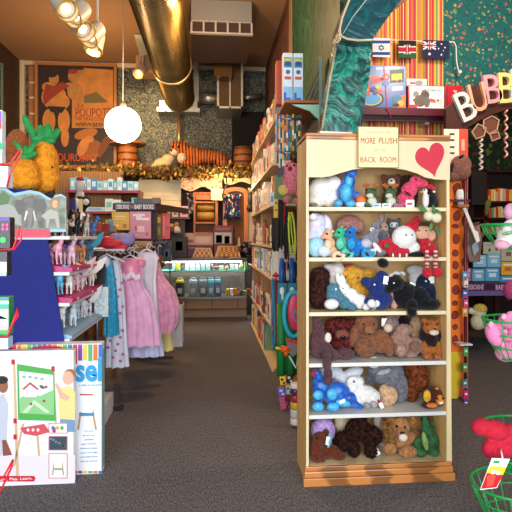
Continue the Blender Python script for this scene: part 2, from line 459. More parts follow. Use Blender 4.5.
# filter box on the rear wall
fb = thing('filter_box', (0, 9.0, 3.6), 'grey wall vent with two tall dark filters under the air handler', 'vent')
p0, p1 = P(217, 108, 8.8), P(243, 60, 8.8)
b = B(); b.span((p0.x, 8.84, p0.z), (p1.x, 9.6, p1.z), silver, bev=.01); b.put('casing', parent=fb)
b = B(); w_ = .035; fm = M('#b9b3a2', rough=.4, metal=.5)
for a_, c_ in (((p0.x, p0.z), (p1.x, p0.z+w_)), ((p0.x, p1.z-w_), (p1.x, p1.z)), ((p0.x, p0.z), (p0.x+w_, p1.z)), ((p1.x-w_, p0.z), (p1.x, p1.z)), (((p0.x+p1.x)/2-.012, p0.z), ((p0.x+p1.x)/2+.012, p1.z))):
    b.span((a_[0], 8.8, a_[1]), (c_[0], 8.84, c_[1]), fm)
b.put('frame', parent=fb)
for s_ in (0, 1):
    x0 = p0.x+w_ if s_ == 0 else (p0.x+p1.x)/2+.012; x1 = (p0.x+p1.x)/2-.012 if s_ == 0 else p1.x-w_
    b = B(); b.span((x0, 8.815, p0.z+w_), (x1, 8.845, p1.z-w_), M('#5c4526', rough=.9, var=.4, vs=60, tex='stripe')); b.put('filter', parent=fb)
b = B(); m_ = P(222, 57, 8.8)
b.span((P(214,57,8.9).x, 8.5, 4.08), (P(231,57,8.9).x, 8.75, CEIL), M('#6b4a22', rough=.4, metal=.6)); b.put('down_duct', parent=fb)
b = B(); c0 = P(235, 50, 8.9)
for i in range(7): b.ball(c0+Vector((random.uniform(-.1,.1), random.uniform(-.1,.1), random.uniform(-.12,.1))), (.12,.1,.07), silver)
b.put('foil_wrap', parent=fb)
b = B(); b.cyl(P(199, 98, 9.3), P(218, 98, 9.3), .1, m=silver); b.put('side_pipe', parent=fb); b = B(); b.tube([P(243,98,9.2), P(250,97,9.2), P(262,96,9.3)], .05, silver); b.put('side_pipe', parent=fb)

# ---------------------------------------------------------------- globe pendant
gl = thing('globe_pendant', tuple(P(123, 142, 6.0)), 'glowing white globe lamp hanging on a long thin cord', 'lamp')
c = P(123, 125, 6.0)
b = B(); b.ball(c, .205, M('#fff1d8', emit=14., rough=.3), seg=32, rings=20); b.put('globe', parent=gl)
b = B(); b.cyl(c+Vector((0,0,.19)), c+Vector((0,0,.25)), .05, .03, m=M('#c9a878', rough=.4)); b.put('fitting', parent=gl)
b = B(); b.cyl(c+Vector((0,0,.24)), (c.x, c.y, CEIL-.03), .006, m=M('#d8c7a8', rough=.5), seg=6); b.put('cord', parent=gl)
b = B(); b.cyl((c.x, c.y, CEIL-.035), (c.x, c.y, CEIL), .09, .11, m=M('#c9a27a', rough=.5), seg=24); b.put('ceiling_rose', parent=gl)
# ---------------------------------------------------------------- cluster of track spotlights
def spot_lamp(a, c2, label, r=.08, lit=True):
    a = P(*a); c2 = P(*c2); d = (c2-a).normalized()
    t = thing('spotlight', tuple(a), label, 'spotlight', 'ceiling spotlights')
    whit = M('#d8cdb8', rough=.4)
    k = B(); k.ball(a, (r, r, r), whit); k.cyl(a, c2, r, r*1.12, m=whit, seg=22, caps=False); k.cyl(a, a+(c2-a)*.75, r*.9, m=M('#e8dcc0', rough=.4)); k.put('shade', parent=t)
    k = B(); k.tube([c2+(d.orthogonal().normalized()*math.cos(q)+d.cross(d.orthogonal().normalized())*math.sin(q))*r*1.12 for q in [2*PI*j/20 for j in range(20)]], .008, M('#c89a4a', rough=.4), closed=True); k.put('rim', parent=t)
    k = B(); k.ball(a+(c2-a)*.62, r*.6, M('#ffd890', emit=8. if lit else 1.)); k.put('bulb', parent=t)
    k = B(); k.cyl(a, (a.x+.02, a.y+.03, CEIL), .012, m=whit, seg=8); k.put('stem', parent=t)
    return t
spot_lamp((60, 2, 4.4), (68, 11, 4.3), 'uppermost ceiling spotlight of the cluster, pointing down at an angle')
spot_lamp((82, 10, 4.6), (72, 18, 4.5), 'second ceiling spotlight of the cluster with lit gold rim')
spot_lamp((74, 21, 4.8), (86, 32, 4.7), 'middle long pale spotlight of the ceiling cluster')
spot_lamp((97, 30, 5.0), (88, 39, 4.9), 'brightly glowing spotlight low in the ceiling cluster')
spot_lamp((97, 37, 5.3), (93, 50, 5.25), 'lowest ceiling spotlight of the cluster, seen as a plain white cap', lit=False)
spot_lamp((142, 69, 9.0), (138, 74, 8.8), 'single small spotlight near the grey flap over the wallpaper', r=.075)
l = bpy.data.lights.new('spot_on_wallpaper', 'SPOT'); l.energy = 160; l.color = (1,.72,.35); l.spot_size = 1.0; l.spot_blend = .8; l.shadow_soft_size = .05
lo = bpy.data.objects.new('spot_on_wallpaper', l); COL.objects.link(lo); lo.location = P(138, 62, 8.0); lo.rotation_euler = (P(150, 120, 9.6)-lo.location).to_track_quat('-Z', 'Y').to_euler()
l = bpy.data.lights.new('spot_on_poster', 'SPOT'); l.energy = 260; l.color = (1,.62,.25); l.spot_size = .9; l.spot_blend = .8; l.shadow_soft_size = .06
lo = bpy.data.objects.new('spot_on_poster', l); COL.objects.link(lo); lo.location = P(93, 54, 5.25); lo.rotation_euler = (P(85, 135, 9.6)-lo.location).to_track_quat('-Z', 'Y').to_euler()

# ---------------------------------------------------------------- film poster high on the rear wall
YP = 9.5
pst = thing('film_poster', tuple(P(76, 165, YP)), 'framed old film poster with two stout figures high on the rear wall', 'poster')
c0, c1 = P(38, 165, YP), P(114, 67, YP)
b = B(); b.span((c0.x, YP, c0.z), (c1.x, YP+.04, c1.z), M('#2a1a10', rough=.6, var=.3, vs=5)); b.put('sheet', parent=pst)
b = B(); fm = M('#a86a2c', rough=.5)
b.span((c0.x-.05, YP-.03, c0.z-.05), (c0.x, YP+.05, c1.z+.05), fm); b.span((c1.x, YP-.03, c0.z-.05), (c1.x+.05, YP+.05, c1.z+.05), fm)
b.span((c0.x, YP-.03, c1.z), (c1.x, YP+.05, c1.z+.05), fm); b.span((c0.x, YP-.03, c0.z-.05), (c1.x, YP+.05, c0.z), fm); b.put('frame', parent=pst)
orange = M('#bd7a34', rough=.7, var=.2, vs=6); tan_ = M('#b07838', rough=.7, var=.2, vs=8); red_ = M('#8e3418', rough=.7); darkp = M('#2a1a10', rough=.7)
def flat(pts, Y, m, name, parent, th=.006):
    b = B(); b.prism([P(x, y, Y) for x, y in pts], (0, -th, 0), m); return b.put(name, parent=parent)
def flat_ell(cx, cy, rx, ry, Y, m, name, parent, th=.006, n=18, rot=0):
    ca, sa = math.cos(math.radians(rot)), math.sin(math.radians(rot))
    return flat([(cx+rx*math.cos(a)*ca-ry*math.sin(a)*sa, cy+rx*math.cos(a)*sa+ry*math.sin(a)*ca) for a in [2*PI*k/n for k in range(n)]], Y, m, name, parent, th)
flat([(72,70),(113,70),(113,128),(72,128)], YP, tan_, 'printed_panel', pst)
flat([(84,68),(72,94),(74,128),(108,128),(113,112),(113,70)], YP-.006, orange, 'printed_panel', pst, .004)
# two figures (bodies, arms, legs as printed shapes)
for ox, hx in ((56, 53), (68, 75)):
    pass
flat_ell(54, 79, 5, 6, YP-.01, tan_, 'printed_figure', pst)
flat_ell(54, 97, 12.5, 12.5, YP-.012, orange, 'printed_figure', pst); flat_ell(61, 102, 9, 8, YP-.013, orange, 'printed_figure', pst); flat_ell(48, 87, 6, 5, YP-.0125, orange, 'printed_figure', pst)
flat_ell(49, 121, 6.5, 12, YP-.012, orange, 'printed_figure', pst); flat_ell(49, 137, 4, 10, YP-.013, orange, 'printed_figure', pst)
flat_ell(64, 121, 6, 12, YP-.012, orange, 'printed_figure', pst); flat_ell(65, 137, 4, 10, YP-.013, orange, 'printed_figure', pst); flat_ell(52, 74.5, 5, 3, YP-.014, darkp, 'printed_hair', pst); flat_ell(73, 71.5, 5, 2.6, YP-.016, red_, 'printed_hair', pst)
flat([(43,96),(46,84),(54,86),(62,82),(70,86),(60,92),(50,100),(44,106)], YP-.016, red_, 'printed_cape', pst)
flat([(47,106),(66,107),(62,113),(51,112)], YP-.02, darkp, 'printed_trunks', pst)
flat_ell(73, 76, 5, 6, YP-.012, tan_, 'printed_figure', pst)
flat([(66,83),(78,82),(83,90),(82,98),(72,100),(68,96)], YP-.014, tan_, 'printed_figure', pst)
flat([(84,96),(96,92),(106,100),(108,102),(96,103),(84,103)], YP-.012, M('#6a5a28', rough=.7), 'printed_reclining_figure', pst)
flat_ell(90, 150, 13, 10, YP-.012, M('#8a5222', rough=.7), 'printed_group', pst, rot=-20); flat_ell(86, 134, 12, 5, YP-.013, M('#a5652a', rough=.7), 'printed_group', pst, rot=-15); flat_ell(104, 146, 4, 12, YP-.014, M('#6e3c18', rough=.7), 'printed_group', pst, rot=25)
flat_ell(83, 147, 5, 10, YP-.018, orange, 'printed_group', pst, rot=25); flat_ell(90, 139, 4, 3.4, YP-.019, orange, 'printed_group', pst)
writing('LA', P(81, 106, YP-.02), .1, red_, pst, depth=.004)
writing('POUPOTE', P(93, 113, YP-.022), .22, red_, pst, depth=.004, width=.62, roll=.03)
writing('UN VRAI CONTE', P(92, 119, YP-.022), .09, red_, pst, depth=.004, width=.58)
writing('WWW.BERMEL', P(93, 125, YP-.022), .11, darkp, pst, depth=.004, width=.62)
writing('DURUANT', P(78, 158, YP-.024), .2, M('#c2521e', rough=.7), pst, depth=.004, width=.7)
# tan board with two small rails left of the poster
b = B(); a_, c_ = P(29, 165, 9.56), P(38, 67, 9.56); b.span((a_.x, 9.54, a_.z), (c_.x-.06, 9.6, c_.z), M('#a0642e', rough=.7)); sb = b.put('wooden_side_board', label='narrow orange brown board fixed between corner trim and film poster', cat='board')
for y in (82, 97, 113):
    b = B(); r0, r1 = P(30, y, 9.52), P(37, y+1.5, 9.52); b.span((r0.x, 9.5, r1.z), (r1.x-.03, 9.545, r0.z), M('#d8cfc0', rough=.4)); b.put('rail', parent=sb)
# painted hangings on the left wall
for i, (y0, y1, z0, z1, lab, st) in enumerate([
    (7.0, 8.6, 2.3, 4.2, 'tall dark red and teal painted hanging high on the left wall', [(0,'#20100c'),(.42,'#5a1f14'),(.5,'#8a5a30'),(.57,'#1d3f38'),(.65,'#2a1812')]),]):
    b = B(); b.span((XL+.002, y0, z0), (XL+.05, y1, z1), ramp_mat(st, 5, interp='LINEAR', dist=3, stretch=(1,1.5,.6))); hg = b.put('painted_hanging', label=lab, cat='painting')
    b = B(); b.span((XL+.002, y1, z0-.03), (XL+.07, y1+.04, z1+.03), M('#4a7a72', rough=.5)); b.put('edge_strip', parent=hg)
# ================================================================ plush bookcase
YF = 2.87; BX0, BX1 = .532, 1.376; BD = .31
pine = M('#e8b870', rough=.55, var=.12, vs=6, tex='wave', stretch=(1.5,1.5,.25)); cream = M('#ead9b8', rough=.5, var=.05, vs=4)
edge = M('#e2d2a8', rough=.4); plinthw = M('#b8763c', rough=.35, var=.45, vs=3, tex='wave', stretch=(.35,2,3), coat=.3)
def zrow(y): return CZ-(y-238)*.00572
SH = [zrow(207), zrow(257.5), zrow(312), zrow(363), zrow(414.5)]; ZB = .105; ZT = 1.995
case = thing('plush_bookcase', (.95, YF+.15, 0), 'tall cream and pine bookcase filled with soft toys, heart on its header', 'bookcase')
for x, s_ in ((BX0, 1), (BX1, -1)):
    b = B(); b.span((x, YF+.012, .0), (x+s_*.016, YF+BD, ZT-.03), pine); b.put('side_panel', parent=case)
b = B(); b.span((BX0, YF, .1), (BX0+.015, YF+.014, ZT-.04), edge, bev=.002); b.put('face_strip', parent=case)
b = B(); b.prism([(BX1+.014, YF, .1), (BX1-.018, YF, .1), (BX1-.018, YF, ZT-.04), (BX1-.004, YF, ZT-.04)], (0,.014,0), M('#e6cf9c', rough=.45)); b.put('face_strip', parent=case)
b = B(); b.span((BX0+.018, YF+BD-.012, .05), (BX1-.018, YF+BD, ZT-.04), M('#c99f64', rough=.6, var=.08, vs=5)); b.put('back_panel', parent=case)
for z in SH:
    b = B(); b.span((BX0+.018, YF+.006, z-.022), (BX1-.018, YF+BD-.012, z), edge if z > .7 else M('#dcdad2', rough=.4), bev=.002); b.put('shelf', parent=case)
b = B(); b.span((BX0+.018, YF+.006, ZB-.02), (BX1-.018, YF+BD-.012, ZB), M('#dcbf8c', rough=.5, var=.15, vs=5, tex='wave', stretch=(.3,2,2))); b.put('bottom_shelf', parent=case)
# header with a curved lower edge
pts = [(BX0, 134), (BX0, 178)]
xx = [307, 310, 322, 330, 340, 352, 366, 380, 392, 404, 416, 424, 434, 445, 449]
yy = [177, 177, 177, 176, 172.5, 169, 167, 166.5, 167, 168.5, 172, 176, 178, 178.5, 178.5]
b = B(); b.prism([(BX0, YF-.004, ZT-.035)]+[(BX0+(x-307)/142*(BX1-BX0), YF-.004, CZ-(y-238)*.00566) for x, y in zip(xx, yy)]+[(BX1, YF-.004, ZT-.035)], (0, .016, 0), M('#dfc89c', rough=.45)); b.put('header_board', parent=case)
b = B(); b.span((BX0-.002, YF-.012, ZT-.014), (BX1+.002, YF+BD, ZT), M('#c07a38', rough=.4, var=.2, vs=5), bev=.003); b.span((BX0, YF-.008, ZT-.034), (BX1, YF+.02, ZT-.014), plinthw, bev=.004); b.put('top_moulding', parent=case)
b = B(); b.span((BX0-.02, YF-.03, 0), (BX1+.02, YF+.01, .045), plinthw, bev=.004); b.span((BX0-.014, YF-.02, .045), (BX1+.014, YF+.01, .08), plinthw, bev=.008); b.span((BX0-.008, YF-.01, .08), (BX1+.008, YF+.012, .104), plinthw, bev=.004); b.put('plinth', parent=case)
def heart(cx, cz, sx, sz, Y, rot, m, name, th=.004, parent=None, **kw):
    pts = []
    for k in range(40):
        t = 2*PI*k/40; x = 16*math.sin(t)**3/16; z = (13*math.cos(t)-5*math.cos(2*t)-2*math.cos(3*t)-math.cos(4*t))/16
        pts.append((cx+(x*math.cos(rot)-z*math.sin(rot))*sx, Y, cz+(x*math.sin(rot)+z*math.cos(rot))*sz))
    b = B(); b.prism(pts, (0, th, 0), m); return b.put(name, parent=parent, **kw)
h = P(429, 158, YF-.01); heart(h.x+.012, h.z-.002, .088, .106, YF-.0085, .28, M('#c81f38', rough=.6), 'paper_heart', label='red paper heart stuck on the bookcase header', cat='heart')
# hand lettered sign
sg = thing('handwritten_sign', tuple(P(378, 168, YF-.03)), 'hand lettered card sign about more plush on the bookcase header', 'sign')
a_, c_ = P(358, 167.5, YF-.036), P(398.5, 127, YF-.036)
b = B(); b.span((a_.x, YF-.036, a_.z), (c_.x, YF-.032, c_.z), M('#ead8a4', rough=.7)); b.put('card', parent=sg)
b = B(); bm_ = M('#8f7a4a', rough=.6); w_ = .0035
for q in (((a_.x, a_.z), (c_.x, a_.z+w_)), ((a_.x, c_.z-w_), (c_.x, c_.z)), ((a_.x, a_.z), (a_.x+w_, c_.z)), ((c_.x-w_, a_.z), (c_.x, c_.z))):
    b.span((q[0][0], YF-.0372, q[0][1]), (q[1][0], YF-.0355, q[1][1]), bm_)
b.put('border', parent=sg)
Yt = YF-.037
writing('THERE IS MORE', P(378, 132.5, Yt), .022, M('#e5b9a0', rough=.7), sg, width=.15)
writing('MORE', P(368, 141, Yt), .048, M('#b3463c', rough=.7), sg, width=.085)
writing('PLUSH', P(388, 141, Yt), .048, M('#a85a30', rough=.7), sg, width=.105)
writing('IN THE', P(380, 150.5, Yt), .02, M('#e3b48a', rough=.7), sg, width=.06)
writing('BACK', P(368, 160, Yt), .046, M('#b8622a', rough=.7), sg, width=.09)
writing('ROOM', P(388, 160, Yt), .046, M('#c75a4a', rough=.7), sg, width=.095)
# ================================================================ soft toys in the bookcase
Z1, Z2, Z3, Z4, Z5, Z6 = SH[0], SH[1], SH[2], SH[3], SH[4], ZB
YM = YF+.115; YK = YF+.195; YN = YF+.062
G = 'soft toys in the plush bookcase'
# ---- top shelf
t = Toy('plush_polar_bear', 'large plain white plush lump at the left end of the top shelf', YK-.03, [(321,190,13,15,0,11),(333,183,9,9,-1),(330,197,9,9),(316,199,8,8)], '#f6efe4', Z1, group=G)
t.part('paw_print', [(314,203,4,2,-9,3)], '#8d8270')
t = Toy('plush_dinosaur', 'upright glossy blue long-necked dinosaur on the top shelf', YM, [(346,192,9.5,11,0,9),(349,180,6.5,10,-1,5.5),(351,170,6.5,8.5,-2,6),(352,174,5,4.5,-5,5),(338,203,5,4,-5,7),(350,203,5.5,4.5,-5,7),(357,198,4,7,1)], '#1c55b8', Z1, group=G,
        mat=M('#2b78d8', rough=.3, col2='#0f2f86', vs=30, bump=.4, bs=60, sheen=.3))
sky_plush = M('#4db4e6', rough=.35, var=.3, vs=40, bump=.4, bs=90)
t.part('belly', [(346,193,6,10,-4,7),(349,181,4,7,-3.6,4)], '', mat=sky_plush); t.part('paw', [(338,203.5,4.5,3.6,-7,5)], '', mat=sky_plush); t.part('paw', [(350,203.5,5,4,-7,5)], '', mat=sky_plush)
t.eyes([(348,170),(355,170)], .9)
bowl = B(); c = P(361, 206, YM-.02); c.z = Z1+.001; bowl.lathe([(.02,0),(.036,.006),(.046,.03),(.043,.03),(.033,.008),(.0,.006)], c, M('#f3efe6', rough=.3), 24); bowl.put('toy_bowl', label='little white bowl with an orange ball beside the blue dinosaur', cat='bowl')
b = B(); b.ball(c+Vector((0,0,.043)), .034, M('#f0702a', rough=.5, bump=.3, bs=90)); b.put('toy_orange', label='orange ball resting in the little white bowl', cat='ball')
def frogdeer(x, y, lab, k=1.):
    t = Toy('plush_reindeer_frog', lab, YM-.01, [(x,y+8,7.5*k,7,0,7),(x-1,y,6*k,5,-2,5),(x-2,y+2.5,4.5*k,3,-5,4),(x-5*k,y+12,4,3,-4,5),(x+5*k,y+12,4,3,-4,5),(x-5*k,y-3,2,2.4),(x+4*k,y-3,2,2.4)], '#3f6a3a', Z1, group=G, mat=M('#5a7d4a', rough=.9, col2='#2c4a2a', vs=25, bump=.4, bs=150))
    t.part('belly', [(x,y+9,5,5,-5,4),(x-2,y+3,4,2.6,-7,3)], '#d9d4c0')
    t.part('antler', [(x-5,y-6,1.5,4.5,-1,1.4,-20),(x-7.5,y-7,1.4,2.8,-1,1.3,-50),(x-3,y-7,1.2,2.4,-1,1.2,20)], '#b8622e'); t.part('antler', [(x+3,y-6,1.5,4.5,-1,1.4,20),(x+6,y-7,1.4,2.8,-1,1.3,50),(x+1.4,y-7,1.2,2.4,-1,1.2,-20)], '#b8622e')
    t.eyes([(x-5,y-2.5),(x+3,y-2.5)], .8)
frogdeer(372, 191, 'green frog with rust antlers next to the orange ball')
frogdeer(391, 190, 'green frog with antlers sitting in front of the brown bear', .95)
t = Toy('plush_bear', 'brown teddy with white muzzle behind the antlered frogs', YK+.015, [(392,196,10,11,0,8),(391,182,9,9,0,8),(384,175,3.4,3.4,0,2.5),(398,175,3.4,3.4,0,2.5)], '#7a4022', Z1, group=G, disp=.004)
t.part('muzzle', [(391.5,180,3.8,4.2,-5.5,4)], '#e6d6bd'); t.eyes([(388,178),(396,178)], .8).nose(391.5,178.5,1)
t = Toy('plush_bear', 'dark brown bear pushed to the rear behind the pink crocodile', YK+.03, [(408,192,10,13,0,7),(407,178,8,7,0,6.5)], '#4c2616', Z1, group=G, disp=.004, hair=500)
t = Toy('plush_crocodile', 'hot pink long-necked crocodile leaning along the top shelf', YM-.02, [(405,199,9,7,0,7),(409,190,8,9,-1,6,30),(416,181,7,6,-2,5,20),(422,183,6,4.5,-3,4.5),(403,204,6,3.5,-2,6)], '#ea4a6c', Z1, group=G)
t.eyes([(416,179)], .9); t.part('mouth_band', [(408,193,5.5,1,-6,1.4,35)], '#2a1a20')
t = Toy('plush_penguin', 'small black and white penguin wearing a red cap', YN+.01, [(430,195,6,9,0,5.5),(428,186,4.6,5,0,4.5),(435,196,2.3,8,0,3,-12)], '#17181c', Z1, group=G)
t.part('belly', [(425.5,196,3.4,8,-3,3.6),(425,187,2.6,3,-3,2.6)], '#f2eee4'); t.part('cap', [(429,183,4.6,3.2,-.5,4.6),(433.5,184.5,3,2,-1,2.6)], '#d3202c'); t.part('cap_pompom', [(434,187.5,1.8,1.4,-2,1.4)], '#ffffff'); t.part('beak', [(421.5,188,2.4,1.2,-2.5,1.3)], '#f08a28'); t.part('scarf', [(426,191.5,4,1.2,-1,4.4)], '#e8c23a'); t.eyes([(424.5,185.8)], .7)
# flat packs along the front edge of the shelf
for i, (x, w_, hx, lab) in enumerate([(376, 9, '#c8d2d8', 'pale grey flat packet beside the antlered frogs on the top shelf edge'), (386, 9, '#eef0ee', 'white flat packet in the middle of the top shelf edge'), (398, 10, '#9a4a6a', 'plum coloured flat packet before the dark bear on the top shelf edge'), (410, 9, '#f4f0e8', 'white folded price card in front of the pink crocodile')]):
    b = B(); c = P(x, 205, YF+.035); k = .0057; hh = .022 if i < 3 else .045; b.box((c.x, c.y, Z1+hh/2+.001), (w_*k, .03 if i < 3 else .006, hh), M(hx, rough=.4), bev=.002); b.box((c.x-.004, c.y-(.0158 if i < 3 else .0038), Z1+hh*.5), (w_*k*.6, .001, hh*.3), M('#59606a' if i != 3 else '#c0392b', rough=.5)); b.put('flat_packet' if i < 3 else 'price_card', label=lab, cat='packet' if i < 3 else 'card')
# mistletoe hanging over the shelf edge
t = Toy('plush_mistletoe_berries', 'two cream plush berries with felt leaves hanging over the top shelf edge', YF-.045, [(428.5,216,5,5,0,5),(436.5,218,5,5,-.5,5)], '#f1e6c4', None, group=G)
for l in ((423,209,6,2.4,2,1.2,38),(434,210,5.6,1.8,2,1.2,78),(431,227,5,1.9,1,1.2,95),(438,231,5.4,2.2,1,1.2,65),(439,213,5,2,2,1.2,50)): t.part('felt_leaf', [l], '#5d8a52', vox=.003)
# ---- second shelf
t = Toy('plush_unicorn', 'pastel pink and blue floppy unicorn at the left end of second shelf', YM+.02, [(316,222,10,9,0,9),(312,236,8,9),(320,234,8,9,0,9),(327,224,5,10,1,5,-15)], '#f0d3e2', Z2, group=G, mat=M('#f4dbe8', rough=.9, col2='#b9c9ee', vs=18, bump=.4, bs=200), disp=.003)
t.part('foreleg', [(316,247,10,10,-5,8)], '#a9dcf2'); t.part('foot_ball', [(324,251,7,6,-9,7)], '#dfe9fa'); t.part('muzzle', [(313,217,5,4,-6,5)], '#f7e6ee'); t.eyes([(311,214),(320,214)], .8)
def seahorse(x, y, lab, c1, c2, tail, Yo=0., s=1.):
    t = Toy('plush_seahorse', lab, YN+Yo, [(x,y,5*s,5.5*s,0,5),(x-4*s,y+2.5,4*s,2.2*s,-1,2.4),(x+2,y+10*s,5.5*s,7*s,0,5.5),(x+4*s,y+18*s,6*s,6*s,0,5)], c1, Z2, group=G, disp=.003)
    pts = [(x+4*s+math.cos(a)*r*s+tail[0], y+20*s+math.sin(a)*r*s+tail[1], 2.1, 2.1, -5, 2.1) for a, r in [(k*.5, 6.2-.36*k) for k in range(12)]]
    t.part('curled_tail', pts, c2); t.part('belly', [(x,y+11*s,4.2*s,6*s,-3.6,4)], c2); t.part('crest', [(x+2*s,y-5.5*s,1.4,2.2,0,1.2,20),(x+5*s,y-3*s,1.4,2.2,0,1.2,40)], c2); t.eyes([(x-1,y-.5)], 1.); return t
seahorse(328, 233, 'cream and orange seahorse with curled tail on the second shelf', '#f0b48a', '#f4d6b2', (6, 2), s=.95)
seahorse(340, 233, 'mint green seahorse between the cream and blue seahorses', '#3cbf8a', '#6fd0b8', (2, 1), .03)
t = seahorse(351, 233, 'royal blue seahorse at the right of the three seahorses', '#1a74c4', '#2f9fdc', (12, 0), .02)
t.part('back_fin', [(360,246,9,5,0,4,35)], '#1f86d4')
t = Toy('plush_pillow', 'dusty pink brown cushion toy behind the three seahorses', YK+.03, [(350,224,13,9.5,0,6),(342,226,6,7,0,5),(359,226,6,7,0,5)], '#a97368', Z2+.03, group=G)
t = Toy('plush_donkey', 'grey donkey with long ears and white eyes in the middle of second shelf', YM+.01, [(370,238,10,8,0,7),(366,245,8,8,0,7),(376,232,7,7,0,6),(380,246,8,8,0,6),(373,224,1.6,8,0,1.5,25),(379,221,1.6,9,0,1.5,35)], '#8d8994', Z2, group=G, disp=.006, hair=500)
t.part('muzzle', [(366,241,6,5,-5,5)], '#c9c5cf'); t.part('mane', [(383,233,5,5,-4,4)], '#5d5866'); t.spot('eye_white', 372, 227, 2.4, M('#f2f0ea', rough=.4)); t.spot('eye', 372.6, 227.4, 1.1, BLACK, flat=1.4)
t = Toy('plush_raccoon', 'small grey and white raccoon face peeping behind the bearded toy', YK+.02, [(394,226,6.5,6.5,0,6),(391,238,7,9,0,6),(389,220,2,2.4),(399,220,2,2.4)], '#5f5d66', Z2, group=G)
t.part('face_mask', [(394,225,4.6,3.2,-4.6,3)], '#c9cdd6'); t.eyes([(392,225),(396.5,225)], .8)
t = Toy('plush_rabbit', 'tan rabbit tucked between grey donkey and raccoon', YK-.01, [(383,228,5.5,6,0,5),(384,240,7,9,0,6),(380,217,1.4,6,0,1.2,-15),(386,217,1.4,6,0,1.2,10)], '#b59680', Z2, group=G); t.eyes([(381,227),(386,227)], .7)
t = Toy('plush_santa', 'round white bearded santa with red hat lying on the second shelf', YN+.045, [(385,243,8,8,0,6),(393,248,9,7,0,6),(402,250,9,6,0,6)], '#c92336', Z2, group=G)
t.part('beard_head', [(404,237,12.5,12,-1,9),(412,247,8,7,0,6)], '#f4f1ea', disp=.004); t.part('hat', [(411,227,8,7,0,6,-20),(416,220,4.5,5,1,4)], '#d01f33'); t.part('arm', [(377,247,7,2.6,-4,2.6,50),(372,252,4,4,-4,3)], '#efe8e6'); t.part('green_button', [(386.5,245,2.6,2,-6.5,1.4)], '#1e8f4a'); t.part('boot', [(417,254,8,3.6,-2,5)], '#191a1e')
for i in range(6): t.part('striped_trim', [(389.5+i*3.4,255,1.1,2.6,-6.5,2)], '#f4efec' if i % 2 else '#c92336', vox=.003)
t.eyes([(406,234.5),(412,234.5)], .7)
t = Toy('plush_elf', 'pink faced elf in red with striped legs dangling off second shelf', YN+.05, [(428,249,9,8,-2,6),(424,240,6,6,0,5)], '#c6202f', Z2, group=G)
t.part('head', [(423,233,9,8,0,7),(430,236,6,6,0,5)], '#eab394'); t.part('hair', [(424,226,8.5,4,1,6)], '#5a3a26'); t.eyes([(419,231),(426,231)], .7); t.part('gold_brooch', [(429.5,245,1.2,2,-8.4,1)], '#d9b23a')
for lx in (427, 435.5):
    lg = t.part('leg', [(lx,252+i*2.2,2.2,1.5,-10.5-(.6 if i else -1),2.2) for i in range(8)], '#f2eeea', vox=.0035)
    for i in range(4):
        p = P(lx, 254+i*4., YF-.03); p.z += t.dz; b = B(); b.cyl(p-Vector((0,0,.0055)), p+Vector((0,0,.0055)), .0145, m=M('#c6202f', rough=.8)); b.put('leg_stripe', parent=lg)
t.part('shoe', [(427,273,4.6,5.4,-12,5)], '#d4202e'); t.part('shoe', [(437,273,5.4,5.2,-12,5)], '#d4202e'); t.tagcard(431, 280, 4, 5)
# ---- third shelf
t = Toy('plush_bear', 'very shaggy dark brown bear at the left end of third shelf', YM+.02, [(319,294,11,17,0,9),(320,279,9,9,0,8),(326,300,6,9,-3,6)], '#3a1f1a', Z3, group=G, mat=curly('#53302a', '#22110e'), disp=.014, hair=2600, hl=.013)
t = Toy('plush_rabbit', 'white and pink long haired rabbit behind the teal bear', YK, [(335,280,8,13,0,7),(337,269,7,6,0,6),(330,267,6,3,0,3)], '#e9e0da', Z3, group=G, disp=.006, hair=900); t.part('face', [(334,290,5,5,-5,4)], '#dcae9e')
t = Toy('plush_chick', 'big round golden yellow chick with red comb on the third shelf', YK+.01, [(358,285,18,16,0,10),(352,276,13,11,0,9),(368,280,10,12,0,8)], '#dfa235', Z3, group=G, hair=1800, hl=.007)
t.part('comb', [(350,265.5,4,2,0,2),(346,266.5,2.5,2,0,2)], '#c4202a'); t.eyes([(358,278),(345,277)], .8)
t = Toy('plush_llama', 'white llama sprawled diagonally across the yellow chick', YN+.03, [(338,280,2.6,6.5,0,2.5,-12),(343,283,3,7,0,3,-10),(344,290,6,7,0,5.5,-30),(351,297,8,7.5,0,6,30),(360,303,9,7.5,0,6,25),(371,306,7,5.5,-2,5)], '#f3f2ee', Z3, group=G)
t.part('leg', [(376,305,4,4,-4.5,4)], '#f1efec'); t.part('leg', [(366,308.5,4,3.6,-5.5,4)], '#f1efec'); t.eyes([(343,290)], .6)
t = Toy('plush_elephant', 'teal elephant with a white ball foot in front of the white llama', YN, [(334,296,8,8,0,7),(333,290,6.5,6,0,6),(343,303,8,6.5,0,6,30),(352,308,4.5,3.8,-2,4)], '#4d8296', Z3, group=G)
t.part('white_foot', [(331.5,305,7.5,5.5,-5,6)], '#f2f0ec'); t.spot('eye', 336, 290, 1.1, M('#f4f4f0')); 
t = Toy('plush_dog', 'navy blue dog with folded ear in the middle of third shelf', YM-.035, [(376,287,10,9,0,8),(366,283,5.5,5,-2,5),(382,280,7,8,0,6),(380,301,13,10,0,8),(370,304,6,7,-3,6)], '#1f3172', Z3, group=G, hair=500, hl=.005)
t.part('white_foot', [(371.5,305,4.5,4.5,-9,4)], '#f1efec'); t.spot('eye', 374.5, 286, 1, M('#eef0f4')); t.tagcard(385.5, 281.5, 5, 8, 8)
t = Toy('plush_monkey', 'peach coloured toy paw sticking out beside the navy dog', YM-.01, [(393,298,7,5.5,0,5),(394,306,4,6,-1,4)], '#d69b7c', Z3, group=G)
t = Toy('plush_cat', 'sleek black cat with silver trim slumped over the third shelf', YM-.03, [(395,283,9,8,-3,7),(390,289,5,4,-4,4),(405,295,13,13,0,8),(418,298,12,12,0,8),(429,304,11,6,-2,7),(412,305,6,6,-5,6),(412,312,4.5,5,-10.5,4)], '#0f0f14', Z3-.03, group=G, disp=.004, hair=1500, hl=.01)
